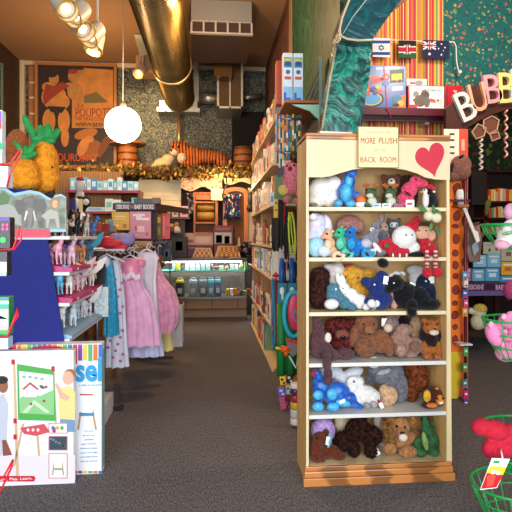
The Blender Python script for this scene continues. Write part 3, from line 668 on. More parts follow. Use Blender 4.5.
t.part('silver_trim', [(391,275,3,1.6,-5,2,-30),(397,273,4,1.8,-5,2,10),(403,273.5,3,2,-4,2,35)], '#c6cbd2', disp=.004); t.part('black_paw', [(383,263,6,5,-12.5,5,20)], '#0f0f14'); t.spot('eye', 394, 283, .9, M('#e8ece8')); t.tagcard(414, 280, 6, 3, 25)
t = Toy('plush_dog', 'dark navy dog with white tag at the right of third shelf', YK-.01, [(424,284,9,9,0,7),(429,296,10,12,0,7)], '#18213f', Z3, group=G); t.spot('eye', 426, 282.5, 1, M('#eef0f4')); t.tagcard(431, 281, 6, 7)
t = Toy('plush_mouse', 'pale grey white furry toy top showing above the black cat', YK+.02, [(415,270,9,5.5,0,6),(416,280,8,10,0,6)], '#c4c0bf', Z3, group=G, disp=.005)
# ---- fourth shelf
t = Toy('plush_curly_dog', 'curly maroon dog with brown nose on the fourth shelf', YM+.02, [(341,329,13,12,0,9),(342,344,13,13,0,9),(331,325,5,7),(352,325,5,7)], '#5a2022', Z4, group=G, mat=curly('#7a2f2c', '#2e0e10'), disp=.013, hair=2200, hl=.011)
t.part('muzzle', [(342,334,7,4.6,-8,5)], '#8c4a34'); t.spot('nose', 343, 337, 2.3, BLACK, rx=3); t.eyes([(337,328),(347,328)], 1.1)
t = Toy('plush_hare', 'plum brown hare with long legs, one leg hanging off fourth shelf', YN+.02, [(318,345,9,15,0,7),(318,329,6,8,0,5,-12),(316,322,4,6,0,3,-10),(327,351,6,9,-3,5,-40),(332,357,8,6,-2,6),(346,356,9,6,-1,6)], '#5c3c40', Z4, group=G)
t.part('hanging_leg', [(327,358,4.5,5,-8,4.5),(327,366,4.5,7,-9.6,4.2),(328,376,4.6,7,-9.8,4.2),(328.5,383,4.8,5,-9.8,4.4)], '#5c3c40'); t.part('ear_lining', [(328,340,3.6,5.4,-3,2.4)], '#e9dccf')
t = Toy('plush_teddy_bear', 'big honey brown teddy bear seated at the centre of fourth shelf', YM-.005, [(366,348,12,14,0,9),(366,328,11.5,12,-1,9.5),(356,317,3.5,3.5,1,3),(354,340,5,11,-2,5,8),(388,350,6.5,11,-2,6,-15),(380,345,10,12,0,8),(362,350,7.5,9,-6,7,25)], '#8c5638', Z4, group=G, hair=1600, hl=.005)
t.part('muzzle', [(369,334,5.2,4.6,-9,4.6)], '#9c6344'); t.spot('nose', 369.5, 338, 1.2, BLACK, rx=2.2); t.eyes([(363.5,328),(373.5,328)], .9)
t = Toy('plush_bear', 'grey brown bear with pale muzzle and tag behind the big teddy', YK-.02, [(390,325,9,10,0,8),(392,342,9,14,0,7),(397,317,3,3)], '#8d7670', Z4, group=G); t.part('muzzle', [(388,329,4.6,4.6,-6.5,4)], '#e0c4a8'); t.tagcard(384, 323, 5.5, 8); t.part('collar', [(393.5,334,5,1.3,-6,4,-25)], '#8e1f28')
t = Toy('plush_bear', 'taupe bear lying on its side showing round foot soles', YN+.045, [(404,334,9,6,0,6),(400,343,10,9,0,8),(414,350,9.5,9,-2,7),(401,354,7,7.5,-4,6),(411,359,7,3,-1,5)], '#a27c6a', Z4, group=G)
t.part('sole', [(401,354.5,4.6,5,-8.6,2.6)], '#b58f7a'); t.part('sole', [(415,351,6,6,-6,4)], '#8a6455')
t = Toy('plush_dog', 'sand coloured dog wedged behind taupe bear and small lion', YK-.01, [(416,328,6.5,9,0,6),(415,344,7,14,0,6)], '#b08a66', Z4, group=G)
t = Toy('plush_dark_toy', 'black toy with red ribbon at the rear of the fourth shelf', YK+.035, [(404,325,6,7,0,4),(404,342,7,14,0,4)], '#1c1616', Z4, group=G); t.part('ribbon', [(407,318,3,1.8,-3,1.4)], '#c02030')
t = Toy('plush_lion', 'small orange lion with dark chest sitting at right of fourth shelf', YN+.03, [(431,330,8.5,8.5,-1,7.5),(431,348,7.5,12,0,6),(424,323,3,3,0,2.2),(439,322,3,3,0,2.2),(424.5,352,3.6,9,-3,3.6),(438,352,3.6,9,-3,3.6),(428,359,5,3,-6,4),(437.5,359,4,3,-6,4)], '#b3652a', Z4, group=G)
t.part('mane', [(431,342,7,7,-2.5,6),(424,337,4,6,0,4),(438,338,3.5,5,0,4)], '#24130c', hair=500, hl=.012); t.part('muzzle', [(434,335,5,3,-7,4)], '#f0dcc0'); t.spot('nose', 434.5, 332, 1.3, BLACK, rx=2.2); t.eyes([(427,327),(437,327)], .9)
t = Toy('plush_ribbon_toy', 'small black toy with a white and red tag beside the sand dog', YK+.05, [(397,322,3,4,0,3)], '#1c1616', Z4+.14, group=G)if False else None
# ---- fifth shelf
gb = M('#2c7fdc', rough=.3, col2='#123c9c', vs=26, bump=.4, bs=60, sheen=.3)
t = Toy('plush_dinosaur', 'shiny blue dinosaur toppled on its side showing pale blue feet', YN+.03, [(322,388,11,11,0,9),(336,395,15,12,0,9),(348,400,10,8,0,7,30),(357,407,7,3.6,-1,3.5,25),(318,400,5,6,-2,5),(316,375,6,4)], '#2266c8', Z5, group=G, mat=gb)
for l in ((318,397,5.6,5,-8,4),(332,396,5.8,6,-9,4),(318,408.5,6,5,-7,4),(333,409,6.5,4.8,-7,4)): t.part('foot', [l], '', mat=sky_plush)
t.part('belly', [(343,405,8,4,-6,3.6,15)], '', mat=sky_plush); t.tagcard(342, 403, 6, 3.4, -25); t.part('red_label', [(313.5,375,3,2.4,-5,2)], '#c8202c')
t = Toy('plush_seal', 'pale grey white rumpled plush behind the toppled blue dinosaur', YK, [(330,378,13,7,0,8),(343,385,12,7,0,8,30),(352,380,12,6,0,6,-20),(340,398,20,12,0,7)], '#d5d6dc', Z5, group=G, disp=.005)
t = Toy('plush_sheepdog', 'fluffy white puppy lying flat with grey paws on fifth shelf', YN+.055, [(364,400,13,10.5,0,9),(352,392,7,7,0,6),(355,386,9,6,1,6),(371,402,9,9,0,8)], '#f3eee8', Z5, group=G, disp=.01, hair=300, hl=.012)
t.part('grey_ear', [(370,384,4.6,5.4,-2,4)], '#595a62', hair=150); t.part('paw', [(367,410,3.6,3.4,-7,3.6)], '#a8a4a4'); t.part('paw', [(374,409,3.6,3.6,-7,3.6)], '#b8b3b0'); t.spot('nose', 354, 386, 1.2, BLACK)
t = Toy('plush_piglet', 'cream and beige piglet with red collar lying beside white puppy', YN+.06, [(389,401,9,9.5,0,8),(384,396,5,6),(387,408,7,4)], '#d8ac80', Z5, group=G); t.part('collar', [(379.5,409,1.4,5,-5,2,-25)], '#c4182a'); t.tagcard(381, 411, 3.6, 6, -30)
t = Toy('plush_owl', 'tall grey bird with big white eye ring on the fifth shelf', YK-.02, [(381,381,13,13,0,9),(393,384,11,13,0,8),(400,398,8,15,0,7),(388,398,9,12,0,7)], '#77747e', Z5, group=G, disp=.004, hair=500)
t.part('face_disc', [(374,372.5,7,6,-5,5.5)], '#e9e9ec'); t.spot('eye', 374, 371, 1.3, BLACK, flat=3.8); t.tagcard(397, 367.5, 6, 2.4, 8, band='#c8202c'); t.part('beak', [(384,382,8,3,-7,4,-15)], '#a5a3ad')
t = Toy('plush_bear', 'rust brown crinkled bear leaning at the rear of fifth shelf', YK-.01, [(415,378,10,12,0,8),(420,388,8,14,0,8),(411,400,8,12,0,7),(424,372,4,4)], '#7c3f20', Z5, group=G, mat=curly('#8f4a26', '#4a2210'), disp=.008, hair=900)
t = Toy('plush_tiger', 'small orange and brown owl-like tiger lying at the shelf end', YN+.02, [(432,401,10.5,9,0,7),(441,405,5.5,7,-1,6),(430,411,9,3.4,-2,6)], '#4a2616', Z5, group=G)
t.part('yellow_patch', [(427,402,4,6.4,-5.6,3)], '#f2b22c'); t.part('face', [(440,406,4.6,5.5,-5,4)], '#e8862c'); t.part('paw', [(432,411.5,6,2.6,-7,4)], '#e87a28'); t.part('paw', [(437,394.5,2.6,1.6,-4,2)], '#e8722c'); t.eyes([(437,404.5),(443,404.5)], 1.); t.part('whisker_patch', [(441,409,3.4,1.4,-8,1.4)], '#f6efe4')
# ---- bottom shelf
t = Toy('plush_octopus', 'round lilac plush ball at the left of the bottom shelf', YM+.02, [(323,431,12.5,13,0,10),(322,446,11,10,0,8)], '#b795cf', Z6, group=G)
t = Toy('plush_dog', 'chestnut dog lying before the lilac ball on the bottom shelf', YN+.01, [(320,440,7.5,7.5,-1,7),(326,434,3.4,4.4,0,3.4),(316,448,7,10,0,7),(329,452,11,7,0,7),(339,456,6,4.6,-2,6),(319,458,7,5,-3,6)], '#6a2c16', Z6, group=G, hair=700, hl=.006)
t.eyes([(317,439)], .9); t.part('patterned_collar', [(329,441,2.2,8,-4,3,8)], '#7fc6c0'); t.tagcard(327.5, 441, 3.6, 8, 8)
t = Toy('plush_curly_dog', 'curly near-black brown dog standing at the centre of bottom shelf', YM-.01, [(358,434,13,11,0,9),(346,444,12,9,0,8),(371,440,11,10,0,8),(354,453,6,8,-3,6),(371,454,6,8,-3,6),(360,425,7,6),(341,449,7,7)], '#2a1612', Z6, group=G, mat=curly('#3f241b', '#150a08'), disp=.013, hair=2800, hl=.012)
t.spot('nose', 379, 441, 1.6, BLACK); t.tagcard(380, 455, 7, 11, -28)
t = Toy('plush_sheep', 'cream plush toy at the rear between curly dog and lilac ball', YK+.035, [(343,431,9,11,0,5),(344,446,9,10,0,5)], '#d9c6a2', Z6, group=G)
t = Toy('plush_sheep', 'greyish cream plush toy in the gap behind curly dog and lion', YK+.03, [(381,431,8,11,0,6),(382,446,8,12,0,6)], '#cfc2b6', Z6, group=G)
t = Toy('plush_lion', 'large realistic lion with long tawny mane on the bottom shelf', YN+.04, [(401,434,9,11,-2,9),(402,446,11,12,2,8),(390,455,7,6,-4,6),(408,458,10,6,-4,6),(410,443,6,6,0,6),(402,440,6,6,-7,6)], '#b57c4a', Z6, group=G, hair=500, hl=.005)
t.part('mane', [(389,428,5,9,1,6,15),(413,430,5.5,10,1,6,-12),(401,423,13,7,3,6),(389,442,4.6,8,1,6),(415,444,4,6,1,5)], '#a5713c', disp=.01, hair=1800, hl=.03, mat=M('#b9803f', rough=.95, col2='#5b3417', vs=30, bump=.6, bs=150))
t.part('muzzle', [(403,444,4.6,4,-11,4)], '#efdfc4'); t.spot('nose', 402.5, 440, 1.6, BLACK, rx=2.6, flat=1.); t.eyes([(397,433),(405,434)], 1.1)
t = Toy('plush_crocodile', 'green crocodile propped upright at the right of the bottom shelf', YM-.02, [(427,437,7,12,0,6,-15),(430,448,9,11,0,7),(425,425,4,6,0,4,-10),(418,448,5,7,-3,5,30),(421,457,6,5,-4,5),(434,457,5,4,-3,5)], '#38713c', Z6, group=G, mat=M('#346a3a', rough=.9, col2='#173a1e', vs=24, bump=.5, bs=120))
t.part('belly', [(425,446,3,10,-7,3,-12)], '#8fae58'); t.eyes([(422,424),(428,424)], .9)
for i in range(5): t.part('back_spike', [(433+i*1.1,428+i*6,2,2.4,0,1.6,-30)], '#2c5c30', vox=.004)
# ================================================================ left front: easel boxes
KP = dict()
def carton(name, label, x0, x1, ytop, ybot, Y, depth, face, cat='box', group=None, side=None, z0=None):
    a_, c_ = P(x0, ybot, Y), P(x1, ytop, Y)
    if z0 is not None: a_.z = z0
    t = thing(name, ((a_.x+c_.x)/2, Y+depth/2, a_.z), label, cat, group)
    b = B(); b.span((a_.x, Y, a_.z), (c_.x, Y+depth, c_.z), face, bev=.002)
    b.put('carton', parent=t); t['_b'] = (a_.x, a_.z, c_.x, c_.z); return t
def printed(pts, Y, color, parent, name='print', th=.0012, lift=.001, rough=.45):
    b = B(); b.prism([P(x, y, Y-lift) for x, y in pts], (0, th, 0), M(color, rough=rough) if isinstance(color, str) else color); return b.put(name, parent=parent)
def pell(cx, cy, rx, ry, Y, color, parent, name='print', lift=.001, n=16, rot=0):
    ca, sa = math.cos(math.radians(rot)), math.sin(math.radians(rot))
    return printed([(cx+rx*math.cos(a)*ca-ry*math.sin(a)*sa, cy+rx*math.cos(a)*sa+ry*math.sin(a)*ca) for a in [2*PI*k/n for k in range(n)]], Y, color, parent, name, lift=lift)
def rect(x0, y0, x1, y1): return [(x0,y0),(x1,y0),(x1,y1),(x0,y1)]
Y1 = PZ(75, 483.5).y
eb = carton('easel_box', 'large white toy easel box picturing children drawing, standing in front', -26, 73.5, 350, 484, Y1, .05, M('#f3eef0', rough=.35), z0=0.001)
printed(rect(-25, 455, 75, 483), Y1, '#e9dfe2', eb, 'lower_panel')
Lf = .0025
for q, c in (([(13,361),(15,361),(19,478),(16,478)], '#d9b58c'), ([(52,366),(54,366),(57,428),(55,428)], '#d9b58c'), ([(22,424),(24,424),(15,466),(13,466)], '#d2ab80'), ([(36,430),(38,430),(40,456),(38,456)], '#d2ab80')): printed(q, Y1, c, eb, 'easel_post_print', lift=Lf)
printed([(17,364),(54,370),(56,421),(18,420)], Y1, '#4fae4a', eb, 'easel_frame_print', lift=.0035)
printed([(19,371),(53,375),(54,415),(20,413)], Y1, '#e9f2ee', eb, 'drawing_print', lift=.0045)
printed([(20,398),(30,392),(40,396),(53,390),(54,415),(20,413)], Y1, '#8fca86', eb, 'drawing_print', lift=.0052)
printed([(24,397),(24,389),(30,384),(37,389),(37,397)], Y1, '#f1e9e6', eb, 'house_print', lift=.006); printed([(22,389),(30,382),(39,389),(37,390),(30,384.5),(24,390)], Y1, '#c8555a', eb, 'house_print', lift=.0065)
printed([(22,413),(34,400),(50,412),(46,413),(34,404),(27,413)], Y1, '#cfe6c2', eb, 'path_print', lift=.0062)
for x, y in ((31,404),(44,401),(46,387)): pell(x, y, 1.4, 1.4, Y1, '#b3384a', eb, 'flower_print', lift=.0068)
pell(42, 387, 3, 1.6, Y1, '#5a6a68', eb, 'bird_print', lift=.0066, rot=30)
for x, y in ((24,377),(30,377),(36,378),(42,379)): pell(x, y, 1.8, 1.2, Y1, '#9ab0a8', eb, 'scribble_print', lift=.0062)
for x, y in ((13,362),(53,369),(15,421),(15,437),(54,430)): printed(rect(x-1.6, y-2.5, x+1.6, y+2.5), Y1, '#c22630', eb, 'red_clamp_print', lift=.0055)
printed([(20,428),(44,424),(50,432),(36,436),(24,434)], Y1, '#d4525a', eb, 'paint_tray_print', lift=.005)
for x in (28,33,38): pell(x, 430, 1.4, 1.6, Y1, '#f0e3dd', eb, 'paint_pot_print', lift=.0056)
# girl drawing, boy at the left edge
printed([(60,388),(70,386),(75,392),(75,420),(60,419),(58,402)], Y1, '#e9d98c', eb, 'girl_dress_print', lift=.003)
printed([(60,418),(75,418),(75,432),(60,432)], Y1, '#7a98ba', eb, 'girl_skirt_print', lift=.0028)
pell(68, 378, 5.6, 7, Y1, '#e3b295', eb, 'girl_face_print', lift=.0045); pell(70, 374, 6, 5, Y1, '#a5603a', eb, 'girl_hair_print', lift=.004)
printed([(55,384),(57,383),(63,393),(70,397),(67,401),(60,398)], Y1, '#e3b295', eb, 'girl_arm_print', lift=.005)
pell(3, 386, 5, 7, Y1, '#9a6248', eb, 'boy_face_print', lift=.004); pell(2, 380, 6, 4, Y1, '#2a1c18', eb, 'boy_hair_print', lift=.0045); printed([(-6,396),(4,394),(8,404),(6,452),(0,456),(-6,456)], Y1, '#c4cad6', eb, 'boy_clothes_print', lift=.003); printed([(2,440),(6,440),(12,455),(3,456)], Y1, '#8e5040', eb, 'boy_foot_print', lift=.004)
for y0, y1, c in ((423,433,'#eef2ee'),(436,450,'#3a4a5a'),(453,478,'#efe6e4')):
    printed(rect(48.5, y0, 67.5, y1+.5), Y1, '#c8868c', eb, 'inset_border_print', lift=.0035); printed(rect(49.3, y0+.8, 66.7, y1-.3), Y1, c, eb, 'inset_print', lift=.0045)
for i, c in enumerate(('#3a7ac2','#e0a83a','#5aa84e')): pell(53+i*4.5, 428, 1.7, 2, Y1, c, eb, 'paint_pot_print', lift=.0056)
for i in range(12): pell(51+(i*5.3)%15, 439+(i*3.1)%9, 1.1, .9, Y1, ('#8fb0d0','#c2b09a','#6a8a5a')[i%3], eb, 'speck_print', lift=.0056)
printed([(54,460),(55,460),(53,475),(52,475)], Y1, '#b08a6a', eb, 'small_easel_print', lift=.0056); printed([(61,460),(62,460),(64,475),(63,475)], Y1, '#b08a6a', eb, 'small_easel_print', lift=.0056); printed(rect(54,458,62,468), Y1, '#f7f7f7', eb, 'small_easel_print', lift=.006); printed(rect(53,468,63,470), Y1, '#9ba57a', eb, 'small_easel_print', lift=.0062)
printed([(-10,476)]+[(34,476),(35.5,478.5),(34,481.5),(-10,481.5)], Y1, '#cc2232', eb, 'slogan_strip', lift=.003)
writing('Learn. Play. Learn.', P(14, 479, Y1-.004), .021, M('#ffffff', rough=.4), eb, width=.2)
Y2 = PZ(100, 474).y
eb2 = carton('easel_box', 'rainbow topped white easel box with blue lettering, behind the larger one', 12, 101.5, 343.5, 474, Y2, .085, M('#f4f2f4', rough=.35), z0=0.001)
rain = ['#d23a3a','#e8862c','#f0cc3a','#6fb84a','#38a0a0','#2f6fc2','#7a4aa8','#d24a86','#e8862c','#f0cc3a','#6fb84a','#2f8fc2','#d23a3a','#8a4aa8','#f0cc3a','#4fae6a','#e8702c','#2f6fc2']
for i, c in enumerate(rain):
    x = 12+i*5.08; tall = 20-(x-70)*.25+2*math.sin(i*1.3) if x > 70 else 7
    printed(rect(x, 344.5, x+4.2, 344.5+tall), Y2, c, eb2, 'rainbow_stripe', lift=.002)
    printed(rect(x, 471, x+4.2, 473.5), Y2, c, eb2, 'rainbow_stripe', lift=.002)
pell(48, 349, 17, 3.4, Y2, '#c2283a', eb2, 'oval_badge', lift=.003)
b = B(); b.span((eb2['_b'][2]-.001, Y2+.006, .03), (eb2['_b'][2]+.0015, Y2+.08, .735), M('#8fc4c8', rough=.4)); b.put('side_print', parent=eb2)
writing('sel', P(89, 371, Y2-.004), .19, M('#2a9fd6', rough=.4), eb2, width=.15, bold=.006)
writing('a really strong easel', P(90, 385, Y2-.004), .016, M('#3aa0cf', rough=.4), eb2, width=.13)
for q in ([(82,396),(84,396),(79,430),(77,430)], [(89,396),(91,396),(97,430),(95,430)]): printed(q, Y2, '#c29a78', eb2, 'easel_post_print', lift=.002)
printed(rect(80,394,93,412), Y2, '#f6f8f8', eb2, 'board_print', lift=.003); printed([(80,394),(93,394),(93,395.4),(80,395.4)], Y2, '#c2423e', eb2, 'board_print', lift=.0035)
printed(rect(79,413,94,416), Y2, '#4a8ab0', eb2, 'tray_print', lift=.003)
for i in range(8): writing(('3 boards','fits your door','adjustable','paper roll and tray','chalk board and magnetic','easy storage','removable panels','this way and that')[i], P(89, 431+i*4.3, Y2-.003), .012, M('#5a9fc0', rough=.5), eb2, width=(.05,.07,.05,.085,.1,.1,.1,.1)[i])
# ================================================================ gondola with blue end panel and stepped shelves
GX = -.865; GY0, GY1 = 3.2, 4.12
blue = M('#0a1876', rough=.75, var=.15, vs=3); whiteS = M('#dcdcdc', rough=.35); mag = M('#c81f74', rough=.4, var=.2, vs=30)
gon = thing('display_gondola', (-1.4, 3.7, 0), 'blue ended display stand with white angled shelves of toy horses', 'display stand')
b = B(); b.prism([(-2.25, GY0, .0), (-.875, GY0, .0), (-.895, GY0, .78), (-.99, GY0, 1.388), (-2.25, GY0, 1.388)], (0, -.012, 0), blue); b.put('end_panel', parent=gon)
b = B(); b.span((-2.25, GY0+.03, 0), (-1.24, GY1, 1.40), M('#0c1a6a', rough=.8)); b.put('core', parent=gon)
b = B(); b.span((-1.24, GY0+.04, 0), (-.80, 4.25, .15), M('#e4e4e6', rough=.4)); b.put('base_deck', parent=gon)
b = B(); b.span((-2.0, GY0+.05, 1.40), (-1.12, GY1-.1, 1.70), blue); b.put('upper_tier', parent=gon)
GZ = [1.412, 1.193, 1.005, .785]
for z in GZ:
    b = B(); b.span((-1.24, GY0+.002, z-.022), (GX, GY1, z), whiteS, bev=.003); b.put('shelf', parent=gon)
for z in GZ[1:3]:                       # magenta display trays
    b = B(); b.prism([(-1.2, GY0+.02, z), (GX+.012, GY0+.02, z), (GX+.012, GY0+.02, z+.022), (-1.05, GY0+.02, z+.05), (-1.2, GY0+.02, z+.05)], (0, GY1-GY0-.06, 0), mag); tr = b.put('magenta_tray', parent=gon, label='magenta stepped tray')
    for yy in (3.35, 3.75): writing('PONY', (GX+.014, yy, z+.011), .018, M('#f3d9e6', rough=.4), tr, normal=(1,0,0))
b = B(); b.prism([(-1.22, GY0+.02, GZ[3]), (GX+.01, GY0+.02, GZ[3]), (GX+.01, GY0+.02, GZ[3]+.015), (-1.0, GY0+.02, GZ[3]+.05), (-1.22, GY0+.02, GZ[3]+.05)], (0, GY1-GY0-.06, 0), M('#8fb6d8', rough=.4)); b.put('pale_blue_tray', parent=gon)
# picture card with animals on top of the end panel
YC = GY0-.03
card = thing('animal_picture_card', tuple(P(30, 236, YC)), 'cut-out card picturing an elephant, dinosaur and lion on the blue stand', 'sign')
top = [(-8,186),(4,187),(14,193),(20,192),(30,190),(40,192),(48,197),(52,199),(55,195),(61,194),(66,197),(66,232),(-8,232)]
printed(top, YC, '#9cc4d8', card, 'card', th=.006)
printed([(-8,189),(4,190),(14,196),(20,195),(30,193),(40,195),(48,200),(52,201),(56,197),(61,196),(65.5,198),(65.5,229),(-8,229)], YC, M('#8a9884', rough=.5, var=.5, vs=14), card, 'landscape_print', lift=.002)
printed([(-8,229),(50,229),(50,237),(-8,237)], YC, '#d8425a', card, 'red_strip', lift=.002)
eg = M('#77736e', rough=.5, var=.35, vs=22)
printed([(18,203),(24,197),(32,195),(40,199),(44,206),(45,216),(43,228),(38,228),(37,218),(34,218),(33,226),(31,228),(29,219),(27,228),(22,228),(22,216),(18,210)], YC, eg, card, 'elephant_print', lift=.0035)
printed([(24,200),(16,200),(15,208),(19,215),(25,211)], YC, M('#6a655f', rough=.5), card, 'elephant_ear_print', lift=.0045); printed([(36,199),(44,199),(47,206),(44,212),(37,211)], YC, M('#6a655f', rough=.5), card, 'elephant_ear_print', lift=.0045)
printed([(27,208),(33,208),(32,220),(31,227),(29,227),(28,219)], YC, M('#87837c', rough=.5), card, 'elephant_trunk_print', lift=.0055)
printed([(26,210),(24,220),(25,221),(28,212)], YC, '#e9e2d2', card, 'tusk_print', lift=.006); printed([(34,210),(36,220),(35,221),(33,212)], YC, '#e9e2d2', card, 'tusk_print', lift=.006)
printed([(-6,210),(4,203),(14,206),(20,216),(22,226),(10,222),(-6,224)], YC, '#a8aaa0', card, 'horse_print', lift=.003)
printed([(-6,196),(4,192),(10,196),(8,204),(-6,206)], YC, '#5d7a4e', card, 'dinosaur_print', lift=.0034)
pell(55, 203, 5, 6, YC, '#b07a4a', card, 'lion_mane_print', lift=.0035); pell(55, 204, 3, 4, YC, '#d9b080', card, 'lion_face_print', lift=.0045)
printed([(41,216),(50,209),(58,212),(60,228),(57,228),(55,219),(50,219),(48,228),(46,228),(46,220)], YC, '#b9aea2', card, 'pony_print', lift=.004)
# plush pineapples and a brown plush on the upper tier
YP1 = 3.42; gleaf = M('#2fa04e', rough=.85, col2='#1c7a3a', vs=22, bump=.4, bs=160); pin = M('#f0a020', rough=.95, col2='#d98410', vs=32, bump=1., bs=55)
def pineapple(lab, body, leaves, Y):
    t = Toy('plush_pineapple', lab, Y, body, '#f0a020', 1.70, mat=pin, group='plush pineapples', hair=1200, hl=.009, disp=.006)
    for l in leaves: t.part('leaf', [l], '', mat=gleaf, vox=.005)
    return t
t = pineapple('taller plush pineapple with spread green leaves, standing behind', [(45,164,13,25,0,13),(45,178,14,13,0,13)], [(30,127,4,15,0,3,-28),(42,134,5,11,0,3.5,-10),(47,133,5,11,0,3.5,8),(54,134,4.4,9,0,3,40),(38,138,8,4,0,4),(48,140,8,4,-1,4),(36,142,7,3,-2,3,-25)], YP1+.06)
t.eyes([(52,166)], .9)
t = pineapple('shorter plush pineapple in front with small leaf tuft', [(24,175,15,16,0,13),(24,182,16,9,0,13)], [(19,148,2.8,9,0,2.4,-35),(31,150,3,9,0,2.6,30),(26,153,3,8,0,2.6,0),(32,156,6,3,-1,3,-25),(24,158,7,3,-1,3)], YP1-.06)
Toy('plush_bear', 'round brown plush partly hidden behind the two pineapples', YP1+.17, [(17,146,11,17,0,8),(16,168,11,20,0,8)], '#a5582a', 1.70, group=None)
# ---------------------------------------------------------------- toy horses and animals on the shelves
def animal_mesh(kind):
    sc_ = .115
    def L(x, z, rx, rz, ry=None, y=0, rot=0): return (Vector((x*sc_, y*sc_, z*sc_)), (rx*sc_, (ry or min(rx, rz))*sc_, rz*sc_), (0, math.radians(rot), 0))
    lumps = [L(0,.62,.34,.17,.15), L(.2,.64,.17,.19,.15), L(-.22,.65,.18,.18,.16), L(.36,.86,.1,.24,.08,0,25), L(.5,1.06,.17,.08,.07,0,30), L(.44,1.16,.03,.07,.03)]
    for sx, sy in ((.24,.08),(.2,-.08),(-.28,.08),(-.24,-.08)): lumps += [L(sx,.38,.065,.22,.06,sy), L(sx+.01,.13,.04,.16,.04,sy), L(sx+.03,.03,.06,.04,.05,sy)]
    if kind == 'giraffe': lumps += [L(.42,1.2,.07,.35,.06,0,18)]
    return skin(lumps, .0032, 0, 2)
AN = {k: animal_mesh(k) for k in ('horse', 'giraffe')}
def mane_mesh():
    sc_ = .115; l = []
    for x, z, rx, rz, rot in ((.29,.96,.05,.2,25),(.38,1.12,.08,.06,20),(-.44,.55,.06,.25,15)): l.append((Vector((x*sc_, 0, z*sc_)), (rx*sc_, .035*sc_, rz*sc_), (0, math.radians(rot), 0)))
    return skin(l, .0032, 0, 1)
MANE = mane_mesh()
b = B()
def wing_mesh():
    b = B()
    for s_ in (1, -1): b.prism([(.0, s_*.012, .08), (-.05, s_*.03, .14), (-.09, s_*.045, .16), (-.07, s_*.035, .1), (-.04, s_*.02, .07)], (0, s_*.004, 0))
    me = bpy.data.meshes.new('wing'); b.bm.to_mesh(me); b.bm.free(); return me
WING = wing_mesh(); b.bm.free()
HOOF = skin([(Vector((-.002, 0, .079)), (.017, .019, .014), (0,0,0)), (Vector((-.002, 0, .088)), (.01, .012, .01), (0,0,0))], .003, 0, 1)
def figurine(loc, rz, c, c2, label, group, kind='horse', s=1., wing=None, name='toy_horse', cat='toy animal', pat=None):
    hoof = ('#c83a6a','#5a3ab0','#2f8ac0','#e0a830','#8a4a2c','#3a9a7a')[len(COL.objects) % 6]
    me = AN[kind].copy(); me.materials.clear(); me.materials.append(pat or M(c, rough=.4, var=.1, vs=20))
    o = bpy.data.objects.new(name, me); COL.objects.link(o); o.location = loc; o.rotation_euler = (0,0,rz); o.scale = (s,)*3
    tag(o, label, cat, group)
    if c2:
        mm = MANE.copy(); mm.materials.clear(); mm.materials.append(M(c2, rough=.6)); p = bpy.data.objects.new('mane', mm); COL.objects.link(p); p.parent = o
    mm = HOOF.copy(); mm.materials.clear(); mm.materials.append(M(hoof, rough=.4)); p = bpy.data.objects.new('saddle', mm); COL.objects.link(p); p.parent = o
    if wing:
        mm = WING.copy(); mm.materials.clear(); mm.materials.append(M(wing, rough=.4)); p = bpy.data.objects.new('wings', mm); COL.objects.link(p); p.parent = o
    return o
GH = 'toy horses on the blue stand'
rows = [(1, [(3.27,-1.0,'#e8a0b8','#d2568e',None,'pink unicorn figure with deep pink mane'),(3.4,-.93,'#e9c0d0','#a878c8',None,'pale pink pony figure with lilac mane'),(3.52,-.99,'#e8e4e8','#4a4a54',None,'white pony figure with grey mane'),(3.62,-.92,'#d8935c','#6a3418',None,'peach pony figure with brown mane'),(3.76,-.94,'#d8eef4','#4fb4cf','#9fdcec','pale blue winged pony figure'),(3.9,-.92,'#3d7f9a','#1f4a6a','#4aa6c2','dark teal winged pony figure'),(4.02,-.93,'#cfd8e4','#5b7fb8',None,'silver blue pony figure at the far end')], '#f0c9d8', 'on the second shelf'),
        (2, [(3.28,-.99,'#5fb2d6','#2f7fb8','#8fd0ec','sky blue winged unicorn figure'),(3.4,-.95,'#f0efe9','#b9a2d0',None,'white unicorn figure with lilac mane'),(3.52,-.93,'#eab8a0','#c8604a',None,'salmon unicorn figure'),(3.62,-.97,'#f1d0dc','#e58ab0','#f5e0ea','blush winged unicorn figure'),(3.74,-.93,'#e2ead8','#9ab88a','#eef4e6','pale green winged unicorn figure'),(3.88,-.94,'#e9e4dc','#c0b090','#f4f0ea','ivory winged unicorn figure'),(4.0,-.93,'#f4f4f4','#d0d4da','#ffffff','pure white winged unicorn figure')], '', 'on the third shelf'),
        (3, [(3.32,-1.0,'#f2f0ec','#d6d2c8',None,'white unicorn figure'),(3.48,-.95,'#dfe8ee','#9fb8cf','#e6f2f8','icy white winged unicorn figure'),(3.66,-.94,'#b9d6e8','#7fb0d0','#cfe6f4','pale blue winged unicorn figure'),(3.84,-.94,'#e4eaf2','#aac0da','#f0f6fa','frosty white winged unicorn figure')], '', 'on the lowest shelf')]
for si, items, _, where in rows:
    tz = {1: .032, 2: .032, 3: .022}[si]
    for i, (y, x, c, c2, wg, lab) in enumerate(items):
        x = GX-.035-(.02 if i % 2 else .07); z = GZ[si]+tz+(max(0, (-x+GX))*0)
        slope = (.055/(1.05+GX+.012) if si < 3 else .08/(1.0+GX+.01)); slope = (.028/.173 if si < 3 else .035/.125)
        z = GZ[si]+(.022 if si < 3 else .015)+min(.028 if si < 3 else .035, (GX+.012-x+.012)*slope)+.002
        figurine((x, y, z), random.uniform(-2.4, -.6) if i % 2 else random.uniform(-.7, .5), c, c2, f'{lab} {where} of the blue stand', GH, s=1.38, wing=wg)
zebra = ramp_mat([(0,'#f0ece4'),(.5,'#1a1a1c')], 5, tex='wave', rough=.5, stretch=(1,0,.4)); gir = ramp_mat([(0,'#8a4a20'),(.6,'#e2b878'),(1,'#e2b878')], 70, tex='voronoi', rough=.5)
